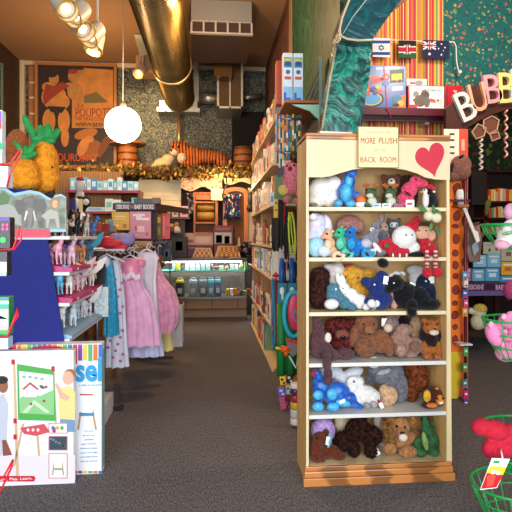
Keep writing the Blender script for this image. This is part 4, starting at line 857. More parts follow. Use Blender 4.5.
tops = [(3.26,-1.0,'#b5936a','#4a2e1c','tan toy horse beside the picture card',None,1.3),(3.34,-.93,'#cfc0a8','#6a5038','cream toy horse',None,1.0),(3.43,-1.05,'','', 'spotted toy giraffe',gir,1.25),(3.5,-.92,'','#1a1a1c','striped toy zebra',zebra,.95),(3.58,-1.0,'#2f2520','#100c0a','dark bay toy horse',None,1.05),(3.66,-.93,'','#1a1a1c','second striped toy zebra',zebra,.9),(3.75,-1.0,'#6f5a48','#2a1c14','grey brown toy horse',None,1.1),(3.83,-.92,'#d8d2c8','#8a8478','dappled white toy horse',None,.95),(3.92,-.98,'#8a3a24','#3a1810','chestnut toy horse',None,1.),(4.0,-.92,'#4a78c0','#23408a','blue toy pony',None,.9),(4.06,-.99,'#b0532a','#5a2814','rusty red toy horse',None,.95),(3.3,-1.12,'#e4ded4','#b0a898','tall white toy horse close to the card',None,1.35),(3.55,-1.09,'#a08a70','#52402e','dun toy horse at the rear of the shelf',None,1.3),(3.85,-1.12,'#3a3634','#1a1816','charcoal toy horse at the rear of the shelf',None,1.3)]
for i, (y, x, c, c2, lab, pat, s_) in enumerate(tops):
    figurine((x, y, GZ[0]+.002), random.uniform(-2.6, .3), c or '#888888', c2, f'{lab} on top of the blue stand', 'toy animals on top of the blue stand', kind='giraffe' if pat is gir else 'horse', s=s_*1.25, pat=pat)
# ---------------------------------------------------------------- rear part of the stand: packets hanging at its far end
b = B(); a_, c_ = P(94, 317, 4.14), P(108, 287, 4.14); b.box(((a_.x+c_.x)/2, 4.16, (a_.z+c_.z)/2), (c_.x-a_.x, .03, c_.z-a_.z), ramp_mat([(0,'#e9f2f4'),(.5,'#b9dce2'),(.6,'#ffffff'),(.7,'#8fb8a8')], 40)); b.put('white_packet', label='white and pale blue packet hanging at the far end of the stand', cat='packet')
b = B(); b.box(P(99, 274, 4.17), (.1, .03, .16), M('#15151c', rough=.4)); b.put('black_packet', label='black packet hanging above the white one at the far end of the stand', cat='packet')
# ================================================================ red wire rack with boxed games at the left edge of the shop front
RY = 1.62; redw = M('#c8242c', rough=.3)
rk = thing('red_wire_rack', (-.9, RY, 0), 'red wire spinner rack holding boxed games at the extreme left', 'rack')
b = B(); b.cyl((-.98, RY+.12, 0), (-.98, RY+.12, 2.1), .014, m=redw); b.put('post', parent=rk)
b = B(); b.lathe([(.2,0),(.2,.012),(.03,.03),(.015,.05)], (-.98, RY+.12, 0), redw, 24); b.put('base', parent=rk)
for zpts in ([(-4,164),(10,164),(20,149),(22,152),(10,174),(7,187)], [(-4,250),(13,249),(20,229),(20,226),(21,240),(14,250)], [(-4,336),(8,336),(18,308),(18,316),(9,330)], [(-6,480),(3,478),(13,460),(12,466),(2,488),(-4,500)]):
    b = B(); pts = [P(x, y, RY) for x, y in zpts]; b.tube(pts, .0032, redw); z = pts[0].z
    b.tube([pts[0], (-.98, RY+.12, z)], .0032, redw)
    b.put('wire_basket', parent=rk)
def rbox(lab, x1, y0, y1, col, bands):
    t = carton('game_box', lab, -30, x1, y0, y1, RY+.012, (.04 if x1 > 5 else .03), M(col, rough=.35), group='boxed games in the red rack')
    for (a0, a1, c) in bands: printed(rect(-29, a0, x1-.6, a1), RY+.012, c, t, 'print_band', lift=.0015)
    return t
t = rbox('tall game box with purple, red and mint bands in the uppermost basket', 2, 110, 163, '#dfe8ea', [(111,121,'#6a3fa8'),(121,129,'#d8203a'),(129,142,'#bfe6e0'),(142,150,'#2fae6a'),(151,162,'#e6d4e2')])
pell(1, 146, 3, 2.6, RY+.012, '#1f8f5a', t, 'round_print', lift=.003)
t = rbox('white and purple game box lower in the uppermost basket', 8, 166, 187, '#efe9ee', [(170,186,'#e2c9dc')])
t = rbox('black game box with pink and green round prints', 10, 217, 249, '#17141a', [(217,221,'#5a3a8a')])
for x, y, c in ((3,225,'#d8488a'),(7,225,'#d8488a'),(3,229,'#d8488a'),(7,229,'#d8488a'),(3,240,'#28c04a')): pell(x, y, 1.5 if c[1]=='d' else 3, 1.5 if c[1]=='d' else 3, RY+.012, c, t, 'dot_print', lift=.003)
t = rbox('dark game box with white barcode label beneath the black one', 7, 251, 276, '#20242c', [(262,272,'#e6e6ea'),(272,276,'#9aa0a8')])
t = rbox('green sided game box with teal stripes in the third basket', 9, 297, 336, '#2f9a4a', [(298,300,'#3a7ac0'),(301,304,'#e8e4da'),(305,308,'#1fa0a8'),(309,330,'#e9a0b0'),(312,326,'#9adcc8')])
t = rbox('blue and white game box beneath the green one', 8, 338, 350, '#b9d6ea', [(340,348,'#f0eef0')])
b = B(); b.cyl(P(-12, 545, 1.9), P(-12, 545, 1.9), .01); 
b.bm.free()
# ================================================================ dress rail
rail = thing('dress_rail', (-.8, 4.9, 0), 'metal clothes rail carrying the children\'s dressing-up dresses', 'clothes rail')
RZ = 1.30; ra, rb_ = Vector((-.93, 4.25, RZ)), Vector((-.66, 6.0, RZ))
chrome = M('#9a9aa0', rough=.25, metal=.9)
b = B(); b.cyl(ra, rb_, .012, m=chrome); b.put('rail_bar', parent=rail)
for p in (ra, rb_):
    b = B(); b.cyl(p, (p.x, p.y, .02), .012, m=chrome); b.put('upright', parent=rail)
    b = B(); b.box((p.x, p.y, .02), (.42, .04, .03), M('#2a2a30', rough=.4)); b.put('foot', parent=rail)
def dress(lab, rows, Y, m, depth=.06, folds=9, amp=.012, skirt=None, hem=None, hanger=True, name='dress', dots=None):
    """rows: (py, xl, xr) outline rows from neck to hem at depth Y"""
    b = B(); seg = 64; rings = []
    n = 22
    ys = [rows[0][0]+(rows[-1][0]-rows[0][0])*i/n for i in range(n+1)]
    def at(y):
        for (y0, a0, b0), (y1, a1, b1) in zip(rows, rows[1:]):
            if y0 <= y <= y1+1e-6: t = (y-y0)/(y1-y0); return a0+(a1-a0)*t, b0+(b1-b0)*t
        return rows[-1][1:]
    ph = random.random()*6
    for i, y in enumerate(ys):
        xl, xr = at(y); L_, R_ = P(xl, y, Y), P(xr, y, Y); c = (L_+R_)/2; rx = abs(R_.x-L_.x)/2; f = i/n
        ring = []
        for k in range(seg):
            a = 2*PI*k/seg; w_ = amp*(.25+f*1.2)*(math.sin(a*folds+ph+f*1.5)+.4*math.sin(a*folds*2.3+ph*2))
            dp = depth*(.55+f*.6)
            ring.append(b.bm.verts.new((c.x+(rx+w_*.6)*math.cos(a), c.y+(dp+w_)*math.sin(a), c.z+(.006*math.sin(a*folds+1) if i == n else 0))))
        rings.append(ring)
    ii = b.mi(m)
    for A, Bq in zip(rings, rings[1:]):
        for j in range(seg): f = b.bm.faces.new((A[j], Bq[j], Bq[(j+1)%seg], A[(j+1)%seg])); f.smooth = True; f.material_index = ii
    b.bm.faces.new(rings[0][::-1]).material_index = ii
    b.bm.faces.new(rings[-1]).material_index = ii
    xl, xr = at(rows[-1][0]); base = P((rows[0][1]+rows[0][2])/2, rows[-1][0], Y)
    t = thing(name, (base.x, base.y, base.z), lab, 'dress', 'dressing-up dresses on the rail')
    o = b.put('gown', parent=t)
    if hanger:
        tp = P((rows[0][1]+rows[0][2])/2, rows[0][0], Y); hb = B(); h_ = M('#f0f0f2', rough=.3)
        hb.tube([tp+Vector((-.09,0,-.02)), tp+Vector((-.04,0,.01)), tp+Vector((0,0,.03)), tp+Vector((.04,0,.01)), tp+Vector((.09,0,-.02))], .006, h_)
        top = max(tp.z+.06, RZ-.005); hb.tube([tp+Vector((0,0,.03)), (tp.x, tp.y, top)]+[(tp.x+.022-.022*math.cos(q), tp.y, top+.022*math.sin(q)) for q in (.6, 1.4, 2.2, 3.0)], .003, h_)
        hb.put('hanger', parent=t)
    return t
satin = M('#f590b0', rough=.35, var=.12, vs=9, sheen=.4); tulle = M('#f3b2d8', rough=.75, var=.14, vs=14, sheen=.5)
d = dress('turquoise blue dress with puffed white sleeve at the near end of the rail', [(258,104,110),(264,103,113),(290,105,116),(335,105,118)], 4.3, M('#35a6cc', rough=.6, var=.3, vs=40), .05, 6)
b = B(); b.ball(P(106, 262, 4.27), (.035,.04,.05), M('#e4e8f6', rough=.6)); b.put('puff_sleeve', parent=d)
polka = ramp_mat([(0,'#e6e6f6'),(.84,'#e9e6f8'),(.85,'#d85a9a')], 17, tex='voronoi', rough=.7)
d = dress('white dress with pink polka dots hanging low near the front of the rail', [(260,110,118),(268,108,121),(300,107,124),(340,106,126),(366,106,128)], 4.42, M('#e6e6f6', rough=.7, var=.08, vs=8), .06, 8)
for i in range(26):
    px, py = 108+(i*7.3)%17, 276+i*3.4; p = P(px, py, 4.34); r_ = Vector((p.x, p.y, p.z)); b = B(); b.ball(r_, (.012,.006,.012), M('#d8629c', rough=.7)); b.put('polka_dot', parent=d)
d = dress('pink satin princess dress with lilac tulle skirt in the middle of the rail', [(258,124,136),(264,115,143),(276,116,144),(284,120,142),(300,118,153),(325,117,158),(345,116,160)], 4.72, tulle, .075, 11)
b = B(); bo = P(130, 270, 4.7); b.ball(bo, (.095,.07,.11), satin); b.put('bodice', parent=d, label='pink satin bodice')
for x in (119, 141): b = B(); b.ball(P(x, 263, 4.7), (.045,.05,.045), satin); b.put('sleeve', parent=d)
for i in range(7): b = B(); b.ball(P(123+i*2.6, 276+2*math.sin(i*1.5), 4.62), (.02,.015,.03), M('#f7dbe6', rough=.5)); b.put('ruffle', parent=d)
for x in (117, 121): b = B(); b.tube([P(x, 270, 4.64), P(x-1, 300, 4.62), P(x, 325, 4.63)], .012, satin); b.put('ribbon', parent=d)
d = dress('long pale lavender dress whose hem shows beneath the pink tulle one', [(262,130,138),(285,126,146),(320,124,158),(356,125,163)], 4.95, M('#c9cdf0', rough=.5, var=.12, vs=10), .06, 9)
d = dress('puffy rose tulle dress with ruffled white collar at far end of rail', [(255,145,153),(263,141,158),(278,142,164),(290,142,174),(308,147,179),(322,150,178),(331,153,173)], 5.35, M('#eb9fc0', rough=.8, var=.2, vs=18, sheen=.5), .16, 13, .022)
for i in range(8): b = B(); b.ball(P(143+i*1.9, 262-abs(i-3.5), 5.25), (.03,.03,.03), M('#f3e3ea', rough=.6)); b.put('collar_ruffle', parent=d)
b = B(); b.ball(P(150, 272, 5.26), (.085,.07,.1), M('#f3bdd2', rough=.4, var=.1)); b.put('bodice', parent=d)
d = dress('pale yellow dress showing beneath the rose tulle one', [(262,156,160),(285,152,164),(325,155,170),(350,158,173)], 5.75, M('#eee59a', rough=.5, var=.12, vs=10), .07, 8)
b = B(); b.ball(P(159, 262, 5.8), (.07,.07,.08), M('#6a4426', rough=.8, bump=.8, bs=60)); b.put('doll_wig', label='brown curly wig lying behind the hanging dresses', cat='wig')
d = dress('white sheer dress hanging between lavender and rose dresses', [(252,138,156),(258,136,158),(280,140,156),(320,140,158)], 5.12, M('#f1e6f0', rough=.5, var=.06), .05, 8)
for i, x in enumerate((115, 120, 126, 133)):
    p = P(x, 250, 4.5+i*.16); b = B(); b.tube([p+Vector((-.05,0,-.035)), p, p+Vector((.05,0,-.035))], .005, M('#f4f4f4', rough=.3)); b.tube([p, p+Vector((0,0,.03))]+[(p.x+.018-.018*math.cos(q), p.y, p.z+.03+.018*math.sin(q)) for q in (.6, 1.4, 2.2, 3.0)], .003, M('#f4f4f4', rough=.3))
    b.put('hanger', label=f'empty white hanger, {("first","second","third","fourth")[i]} from the near end of the dress rail', cat='hanger', group='white hangers')
# red hat, lilac bag above the rail
t = Toy('red_hat', 'soft red hat lying above the dress hangers', 4.3, [(111,244,12,5,0,9),(108,241,8,5,0,8),(120,248,8,3,0,6)], '#c81e34', None, cat='hat', mat=M('#cc2238', rough=.6, bump=.2))
t = Toy('lilac_bag', 'lilac cloth bag slumped behind the red hat', 4.7, [(124,240,11,7,0,9),(116,238,7,5,0,7),(131,237,4,6,0,5)], '#9a86b8', None, cat='bag', mat=M('#9c8cc0', rough=.7))
b = B(); a_, c_ = P(92, 250, 4.6), P(140, 250, 4.6); b.span((a_.x, 4.2, 1.295), (P(137,250,4.9).x, 4.9, 1.312), M('#b8b8be', rough=.4)); b.put('rail_top_shelf', parent=rail)
# white box on the floor past the dresses
b = B(); q = PZ(171, 347.5); q2 = PZ(182.5, 347.5); b.span((q.x-.05, q.y, .001), (q2.x, q.y+.3, CZ-(305-238)*S(176, q.y)), M('#d9dde6', rough=.4), bev=.01); wb = b.put('white_bin', label='white upright box on the carpet past the hanging dresses', cat='bin')
b = B(); b.ball((q2.x-.05, q.y+.1, CZ-(304-238)*S(176, q.y)), (.05,.05,.035), M('#6a1f2a', rough=.5)); b.put('dark_red_purse', label='small dark red purse lying on the white upright box', cat='purse')
CY = PZ(220, 321.5).y; cx0, cx1 = P(150, 300, CY).x, .58
def zc(y): return CZ-(y-238)*S(215, CY)
# ================================================================ rear of the shop
# ---- ledge with partition below
ZL = 2.55
wood = M('#8a4f24', rough=.5, var=.3, vs=4, tex='wave', stretch=(.5,2,3)); owood = M('#a85f26', rough=.5, var=.3, vs=4, tex='wave', stretch=(2,2,.4))
lx0, lx1 = P(56, 172, 8.9).x, P(262, 172, 8.9).x
b = B(); b.span((lx0, 8.85, ZL-.06), (lx1, YB, ZL), M('#3a2414', rough=.7)); b.put('high_ledge', label='dark wooden ledge across the rear of the shop under the tiger', cat='shelf')
part = M('#2b1b14', rough=.8)
b = B(); b.span((lx0, 9.3, 0), (lx1, 9.42, ZL-.06), part); struct('wall_rear_partition', b)
# pale slatted panel
a_, c_ = P(139, 209, 9.25), P(181, 181, 9.25)
t = thing('slat_panel', tuple(a_), 'cream slatted wall panel left of the curtained niche', 'wall panel')
b = B(); b.span((a_.x, 9.25, a_.z), (c_.x, 9.3, c_.z), M('#e6d6ae', rough=.5))
for i in range(7):
    z = a_.z+(c_.z-a_.z)*i/6.5; b.span((a_.x, 9.232, z), (c_.x, 9.25, z+.055), M('#e9dab4', rough=.5))
b.put('boards', parent=t)
# scalloped floral pelmet
fl = ramp_mat([(0,'#e8b996'),(.62,'#eac2a2'),(.72,'#c8604a'),(.8,'#efd2b4'),(.92,'#b98a3a')], 26, tex='voronoi', rough=.8)
b = B(); Yp = 9.05; pts = [(181,178),(222,178)]+[(222-i*1.0, 189+2.2*math.sin(i/41*PI*3.2)) for i in range(42)]
b.prism([P(x, y, Yp) for x, y in pts], (0,.03,0), fl); b.put('floral_pelmet', label='scalloped pink floral pelmet hanging beneath the ledge garland', cat='pelmet')
b = B(); pts = [(224,178),(259,178)]+[(259-i*.88, 183+1.5*math.sin(i/39*PI*3)) for i in range(40)]
b.prism([P(x, y, Yp) for x, y in pts], (0,.03,0), M('#f3d9a0', rough=.8, var=.15, vs=9)); b.put('cream_pelmet', label='warm cream pelmet over the orange arched frame', cat='pelmet')
point('pelmet_lamp', tuple(P(240, 188, 8.7)), 6, (1,.7,.38), .05); point('pelmet_lamp_2', tuple(P(200, 186, 8.5)), 5, (1,.65,.35), .05)
# arched wooden frames and niche shelf unit
def frame_arch(name, label, x0, x1, ytop, ybot, Y, m, wpx=3.2):
    out = [(x0, ybot), (x0, ytop+5)]+[(x0+(x1-x0)*(1-math.cos(q))/2, ytop+5-5*math.sin(q)) for q in [PI*i/12 for i in range(13)]]+[(x1, ybot)]
    inn = [(x1-wpx, ybot), (x1-wpx, ytop+8)]+[(x1-wpx-(x1-x0-2*wpx)*(1-math.cos(q))/2, ytop+8-4*math.sin(q)) for q in [PI*i/12 for i in range(13)]]+[(x0+wpx, ybot)]
    b = B(); b.prism([P(x, y, Y) for x, y in out+inn], (0, .07, 0), m); return b.put(name, label=label, cat='frame')
frame_arch('wooden_archway', 'bright orange wooden arched frame round the patterned curtain', 223, 248, 187, 242, 9.15, M('#c4712a', rough=.4), 4)
b = B(); a_, c_ = P(227, 245, 9.28), P(245, 192, 9.28); b.span((a_.x, 9.27, a_.z), (c_.x, 9.29, c_.z), M('#7a4a1c', rough=.7)); b.put('niche_backboard', label='brown backboard inside the orange arched frame', cat='board')
cur = ramp_mat([(0,'#15205a'),(.3,'#1d3f8a'),(.45,'#e9e0c8'),(.55,'#142048'),(.7,'#c23a3a'),(.78,'#2c8a9a'),(.88,'#e8b83a'),(.94,'#10183a')], 26, tex='voronoi', rough=.8)
def curtain(label, x0, x1, y0, y1, Y, tie=True):
    b = B(); n = 40; A, C = [], []
    zt, zb = P(x0, y0, Y), P(x1, y1, Y); i_ = b.mi(cur)
    rows = []
    for r_ in range(9):
        f = r_/8; row = []
        for k in range(n+1):
            u = k/n; sq = 1-.25*math.sin(PI*f)*(1 if tie else 0)
            x = zt.x+(zb.x-zt.x)*(.5+(u-.5)*sq); row.append(b.bm.verts.new((x, Y+.025*math.sin(u*28), zt.z+(zb.z-zt.z)*f)))
        rows.append(row)
    for A, C in zip(rows, rows[1:]):
        for k in range(n): q = b.bm.faces.new((A[k], C[k], C[k+1], A[k+1])); q.material_index = i_; q.smooth = True
    o = b.put('patterned_curtain', label=label, cat='curtain', group='patterned curtains'); md = o.modifiers.new('s', 'SOLIDIFY'); md.thickness = .006
curtain('wide blue curtain with red, white and yellow pattern inside the orange frame', 223.5, 241, 194, 219, 9.1)
curtain('narrow patterned curtain left of the brown niche shelves', 187, 195, 193, 217, 9.1)
t = thing('niche_shelf_unit', tuple(P(204, 233, 9.15)), 'open honey brown shelf unit in the rear niche beside the narrow curtain', 'shelf unit')
a_, c_ = P(194, 233, 9.1), P(217, 192, 9.1)
b = B(); b.span((a_.x, 9.22, a_.z), (c_.x, 9.27, c_.z), M('#7a4a18', rough=.6)); b.put('back_panel', parent=t)
for x0, x1 in ((193.5, 195.5), (215.5, 218)): b = B(); q0, q1 = P(x0, 233, 9.0), P(x1, 192, 9.0); b.span((q0.x, 9.0, q0.z), (q1.x, 9.22, q1.z), owood); b.put('side_panel', parent=t)
for y, h_ in ((192.5,1.2),(201.5,1.6),(222,1.6),(232.5,1.8)): q0, q1 = P(194, y+h_, 9.0), P(217, y, 9.0); b = B(); b.span((q0.x, 8.99, q0.z), (q1.x, 9.22, q1.z), owood); b.put('shelf', parent=t)
b = B(); q0, q1 = P(196, 200, 9.1), P(213, 193.5, 9.1); b.span((q0.x, 9.03, q0.z), (q1.x, 9.2, q1.z), M('#b5622a', rough=.5)); b.put('orange_drawer', parent=t)
for y in (207, 216):
    b = B(); b.cyl(P(197, y, 9.12), P(214, y, 9.12), .075, m=M('#a07a34', rough=.5, var=.2, vs=9), seg=20); b.put('paper_roll', label='fat tan paper roll lying in the niche shelf unit, '+('upper' if y == 207 else 'lower')+' of the two', cat='roll', group='paper rolls in the niche')
b = B(); a_, c_ = P(211, 200, 8.95), P(223, 189, 8.95); b.box(((a_.x+c_.x)/2, 8.95, (a_.z+c_.z)/2), (c_.x-a_.x, .012, c_.z-a_.z), M('#efe0a0', rough=.6), rot=(0,.04,0)); ns = b.put('notice_card', label='cream notice card pinned on the niche frame', cat='sign')
for i in range(4):
    b = B(); b.span((a_.x+.03, 8.94, a_.z+.04+i*.04), (c_.x-.04, 8.944, a_.z+.048+i*.04), M('#b0a070', rough=.6)); b.put('text_line', parent=ns)
b = B(); b.tube([P(x, y, 8.85) for x, y in ((226,176),(227,184),(224,190),(222,196),(225,203))], .012, M('#15100e', rough=.5)); b.put('black_cable', label='black cable dangling from the ledge by the notice card', cat='cable')
b = B(); p = P(239, 225, 9.0); p.z = zc(258)+.142; p.y = CY+.5; p.x = P(239,225,CY+.5).x; b.lathe([(.035,-.14),(.045,-.12),(.045,.06),(.02,.1),(.02,.16),(.012,.2)], p, M('#c8c0a8', rough=.3), 16); bt = b.put('white_bottle', label='white spray bottle with red label standing by the orange frame', cat='bottle')
b = B(); b.lathe([(.047,-.03),(.047,.04)], p, M('#b3282a', rough=.4), 16); b.put('red_label', parent=bt)
b = B(); p = P(251, 200, 8.86); b.ball(p, (.06,.05,.14), M('#15151c', rough=.6)); b.ball(p+Vector((-.01,0,-.14)), (.07,.05,.07), M('#15151c', rough=.6)); b.cyl(p+Vector((0,0,.1)), (p.x, p.y, 2.49), .008, m=M('#15151c')); b.put('dark_glove', label='dark glove hanging beside the rear of the aisle bookshelf', cat='glove')
# light wall strip right of the frame
b = B(); a_, c_ = P(248, 245, 9.25), P(256, 188, 9.25); b.span((a_.x, 9.24, a_.z), (c_.x, 9.3, c_.z), M('#f0dcae', rough=.6)); b.put('pale_wall_strip', label='pale vertical wall strip between orange frame and aisle bookshelf', cat='wall panel')

# ---- tiger on the ledge
tig = ramp_mat([(0,'#1a0f0a'),(.16,'#2a140a'),(.3,'#b8581a'),(1,'#cc6e24')], 2.0, tex='wave', rough=.9, interp='LINEAR', stretch=(3,.6,1.4), dist=5)
Yt_ = 9.05
t = Toy('plush_tiger', 'large orange plush tiger lying on the high ledge facing left', Yt_, [(205,157,19,7.5,0,11),(193,154,11,8,0,10),(218,158,9,7,0,9),(222,163,7,4,-3,6),(183,150,8,7.5,-2,8),(178,149,8,7.5,-3,8),(190,163,11,3.6,-8,4.5),(196,164,10,3,6,4.5),(174,144,2.4,2.6,-2,2),(184,143,2.4,2.6,-2,2)], '#d4711e', ZL, mat=tig, vox=.012, cat='plush tiger')
t.part('muzzle', [(174.5,152,4.6,3.8,-8,5)], '#f0dcc0', vox=.01); t.part('white_chest', [(182,158,5,6,-7,6)], '#ecd2ae', vox=.01); t.part('cheek_ruff', [(184,149,3,6,-5,5)], '#e9c79a', vox=.01)
t.eyes([(173,147),(178.5,147)], 1.1); t.spot('nose', 171.5, 150.5, 1.2, M('#3a1a16'), flat=1.4); t.part('tail', [(226,162,6,1.6,0,2),(229,166,2,4,-6,2)], '#b45a1a', vox=.01)
b = B(); 
Toy('plush_cream_toy', 'cream coloured plush heaped on ledge in front of tiger', 8.98, [(163,163,9,5,0,6),(168,159,6,5,0,5),(157,166,6,3,0,4)], '#e6cf9c', ZL, vox=.012, cat='plush toy')
b = B(); a_, c_ = P(232, 150, 9.5), P(264, 112, 9.5); b.span((a_.x, 9.5, ZL+.001), (c_.x, 9.56, c_.z), M('#060606', rough=.9)); b.put('dark_wall_sheet', label='black sheet added to darken the wall behind the right barrel', cat='board')  # black sheet added to darken the wallpaper at the right
# ---- barrels on the ledge
def barrel(label, x, w_, y0, y1, Y=9.1, lidded=False):
    c = P(x, y1, Y); k = S(x, Y); r = w_/2*k; h = (y1-y0)*k; c.z = ZL+.001
    t = thing('wooden_barrel', tuple(c), label, 'barrel', 'barrels on the ledge')
    b = B(); b.lathe([(r*.86,0),(r*.97,h*.25),(r,h*.5),(r*.97,h*.75),(r*.88,h)], c, M('#a8622a', rough=.55, var=.35, vs=22, tex='stripe', stretch=(1,1,.05)), 28); b.put('staves', parent=t)
    for f in (.12, .38, .64, .9):
        b = B(); rr = r*(.88+.12*math.sin(PI*f))+.004; b.lathe([(rr,h*f),(rr,h*f+.03)], c, M('#5a3418', rough=.4), 28); b.put('hoop', parent=t)
    if lidded: b = B(); b.lathe([(r*1.75,h),(r*1.8,h+.03),(r*1.1,h+.07),(.02,h+.11)], c, M('#b5703a', rough=.5), 28); b.put('straw_hat_lid', parent=t)
barrel('wooden barrel with a wide brimmed lid on the ledge behind the globe lamp', 128, 20, 138, 165, lidded=True)
barrel('wooden barrel at the right end of the ledge beside the bookshelf', 243, 19, 140, 166)
# ---- golden leaf garland along the ledge
rnd = random.Random(3); b = B(); gm = [M('#8a6420', rough=.6), M('#6a5a1c', rough=.6), M('#4a4c1a', rough=.6), M('#d8a840', rough=.5), M('#6a3218', rough=.6)]
for i in range(1700):
    px = rnd.uniform(57, 262); y = 170+rnd.gauss(0, 3.6)+(2 if px > 150 else 0); Y = rnd.uniform(8.6, 8.9)
    if 140 < px < 205: y = max(y, 166)
    if px < 112 and rnd.random() < .5: y += rnd.uniform(2, 12)
    c = P(px, y, Y); s_ = rnd.uniform(.025, .055); e = Euler((rnd.uniform(-1.5,1.5), rnd.uniform(-3,3), rnd.uniform(-1,1))).to_matrix(); m_ = b.mi(gm[int(rnd.random()**1.2*5)])
    q = [b.bm.verts.new(c+e @ Vector(v)) for v in ((-s_,0,0),(0,0,s_*.45),(s_,0,0),(0,0,-s_*.45))]; f = b.bm.faces.new(q); f.material_index = m_
b.tube([P(57+i*10.3, 171+1.6*math.sin(i), 8.78) for i in range(20)], .02, M('#4a3a18'))
b.put('leaf_garland', label='gold and brown artificial leaf garland along the high ledge', cat='garland', kind='stuff')
# ---- shelf unit under the garland, left
Yu = 7.2
t = thing('wooden_shelf_unit', tuple(P(90, 240, Yu)), 'wooden wall shelves with red edges behind the blue stand', 'shelf unit')
a_, c_ = P(56, 250, Yu+.4), P(121, 172, Yu+.4); b = B(); b.span((a_.x, Yu+.36, 0), (c_.x, Yu+.4, c_.z), M('#a8743c', rough=.6, var=.25, vs=4, tex='wave', stretch=(2,2,.3))); b.put('back_panel', parent=t)
redE = M('#a8203a', rough=.4)
for y, x0, x1 in ((190.5, 66, 140), (211.5, 84, 141), (236, 60, 141)):
    a_, c_ = P(x0, y+2, Yu), P(x1, y, Yu); b = B(); b.span((a_.x, Yu, a_.z), (c_.x, Yu+.36, c_.z), wood); sh_ = b.put('shelf', parent=t); b = B(); b.span((a_.x, Yu-.012, a_.z), (c_.x, Yu, c_.z), redE); b.put('red_shelf_edge', parent=sh_)
for x in (66, 137.5): a_, c_ = P(x, 240, Yu), P(x+2.2, 190, Yu); b = B(); b.span((a_.x, Yu+.01, 0), (c_.x, Yu+.36, c_.z), wood); b.put('side_panel', parent=t)
# pale blue boxes on its upper shelf
zt = P(90, 190.5, Yu).z+.001; rnd = random.Random(5); i = 0; x = 70.
colsn = [('#9fd4e2','pale aqua'),('#d9eef2','white and aqua'),('#6fb8cf','sky blue'),('#f0f2ee','white'),('#4a93b8','mid blue'),('#b9e0d8','mint')]
def gift(x, w_, h_, Y, z, hx, cname, label, group, dep=.12, name='packaged_toy', rz=0., extra=None):
    k = S(x, Y); c = P(x, 200, Y); b = B(); b.box((c.x, Y+dep/2, z+h_*k/2), (w_*k, dep, h_*k), M(hx, rough=.35), rot=(0,0,rz), bev=.004)
    o = b.put(name, label=label, cat='box', group=group)
    if extra: 
        b = B(); b.box((c.x, Y-.002, z+h_*k*.55), (w_*k*.62, .004, h_*k*.42), M(extra, rough=.35), rot=(0,0,rz)); b.put('picture_panel', parent=o)
    return o
ords = ['first','second','third','fourth','fifth','sixth','seventh','eighth','ninth','tenth','eleventh','twelfth','thirteenth','fourteenth','fifteenth','sixteenth','seventeenth','eighteenth','nineteenth','twentieth']
while x < 136:
    w_ = rnd.uniform(4, 6.2); hx, cn = colsn[i % 6]; h_ = rnd.uniform(9, 14)
    gift(x+w_/2, w_-.4, h_, Yu+.03, zt, hx, cn, f'{cn} toy package, {ords[i]} from the left on the upper red-edged shelf', 'toy packages on the upper red-edged shelf', extra=colsn[(i+3)%6][0]); x += w_; i += 1
zt = P(90, 211.5, Yu).z+.001
for j, (x, w_, h_, hx, ex, lab) in enumerate([(95,20,4.5,'#bfdbe2','#8fb8cc','long flat pale blue box on the lower red-edged shelf'),(109,8,13,'#dfeee6','#7fc0a8','upright white and green box on the lower red-edged shelf'),(117,8,12,'#e4efe8','#6fc08a','white box with green top on the lower red-edged shelf'),(126,8,10,'#8fb0cc','#d9e2f0','blue and violet box on the lower red-edged shelf'),(134,5,14,'#7fc4cc','#a8dce0','tall teal box at the right end of the lower red-edged shelf')]):
    gift(x, w_, h_, Yu+.03, zt, hx, '', lab, None, extra=ex)
# figures in front of the unit
Toy('plush_husky', 'white and pink furry puppet standing before the red-edged shelves', 5.6, [(80,186,5,7,0,5),(80,197,4.5,7,0,4),(77,203,2,5,0,2),(83,203,2,5,0,2)], '#d9cdc6', None, disp=.006, cat='plush toy').part('cap', [(80,179,4,2.4,-1,4)], '#a84a3a')
Toy('plush_penguin', 'black and white plush with tilted head before the red-edged shelves', 5.5, [(80,205,7,9,0,6),(86,202,5,6,0,5)], '#151518', None, cat='plush toy').part('face', [(76,204,4,6,-5,4),(86,202,3.4,3.4,-5,3)], '#eee9e2')
b = B(); b.prism([(P(69,222,4.).x,4.,GZ[0]+.001), P(70,199,4.), P(74,198,4.), (P(77,222,4.).x,4.,GZ[0]+.001)], (0,.05,0), M('#16246a', rough=.5)); b.put('navy_folder', label='navy blue folded packet standing behind the toy animals', cat='packet')
b = B(); a_, c_ = P(79, 220, 4.06), P(82, 199, 4.06); b.span((a_.x, 4.06, GZ[0]+.001), (c_.x, 4.09, c_.z), M('#e6c98a', rough=.5)); b.put('pale_wooden_post', label='short pale wooden post rising behind the toy animals', cat='post')
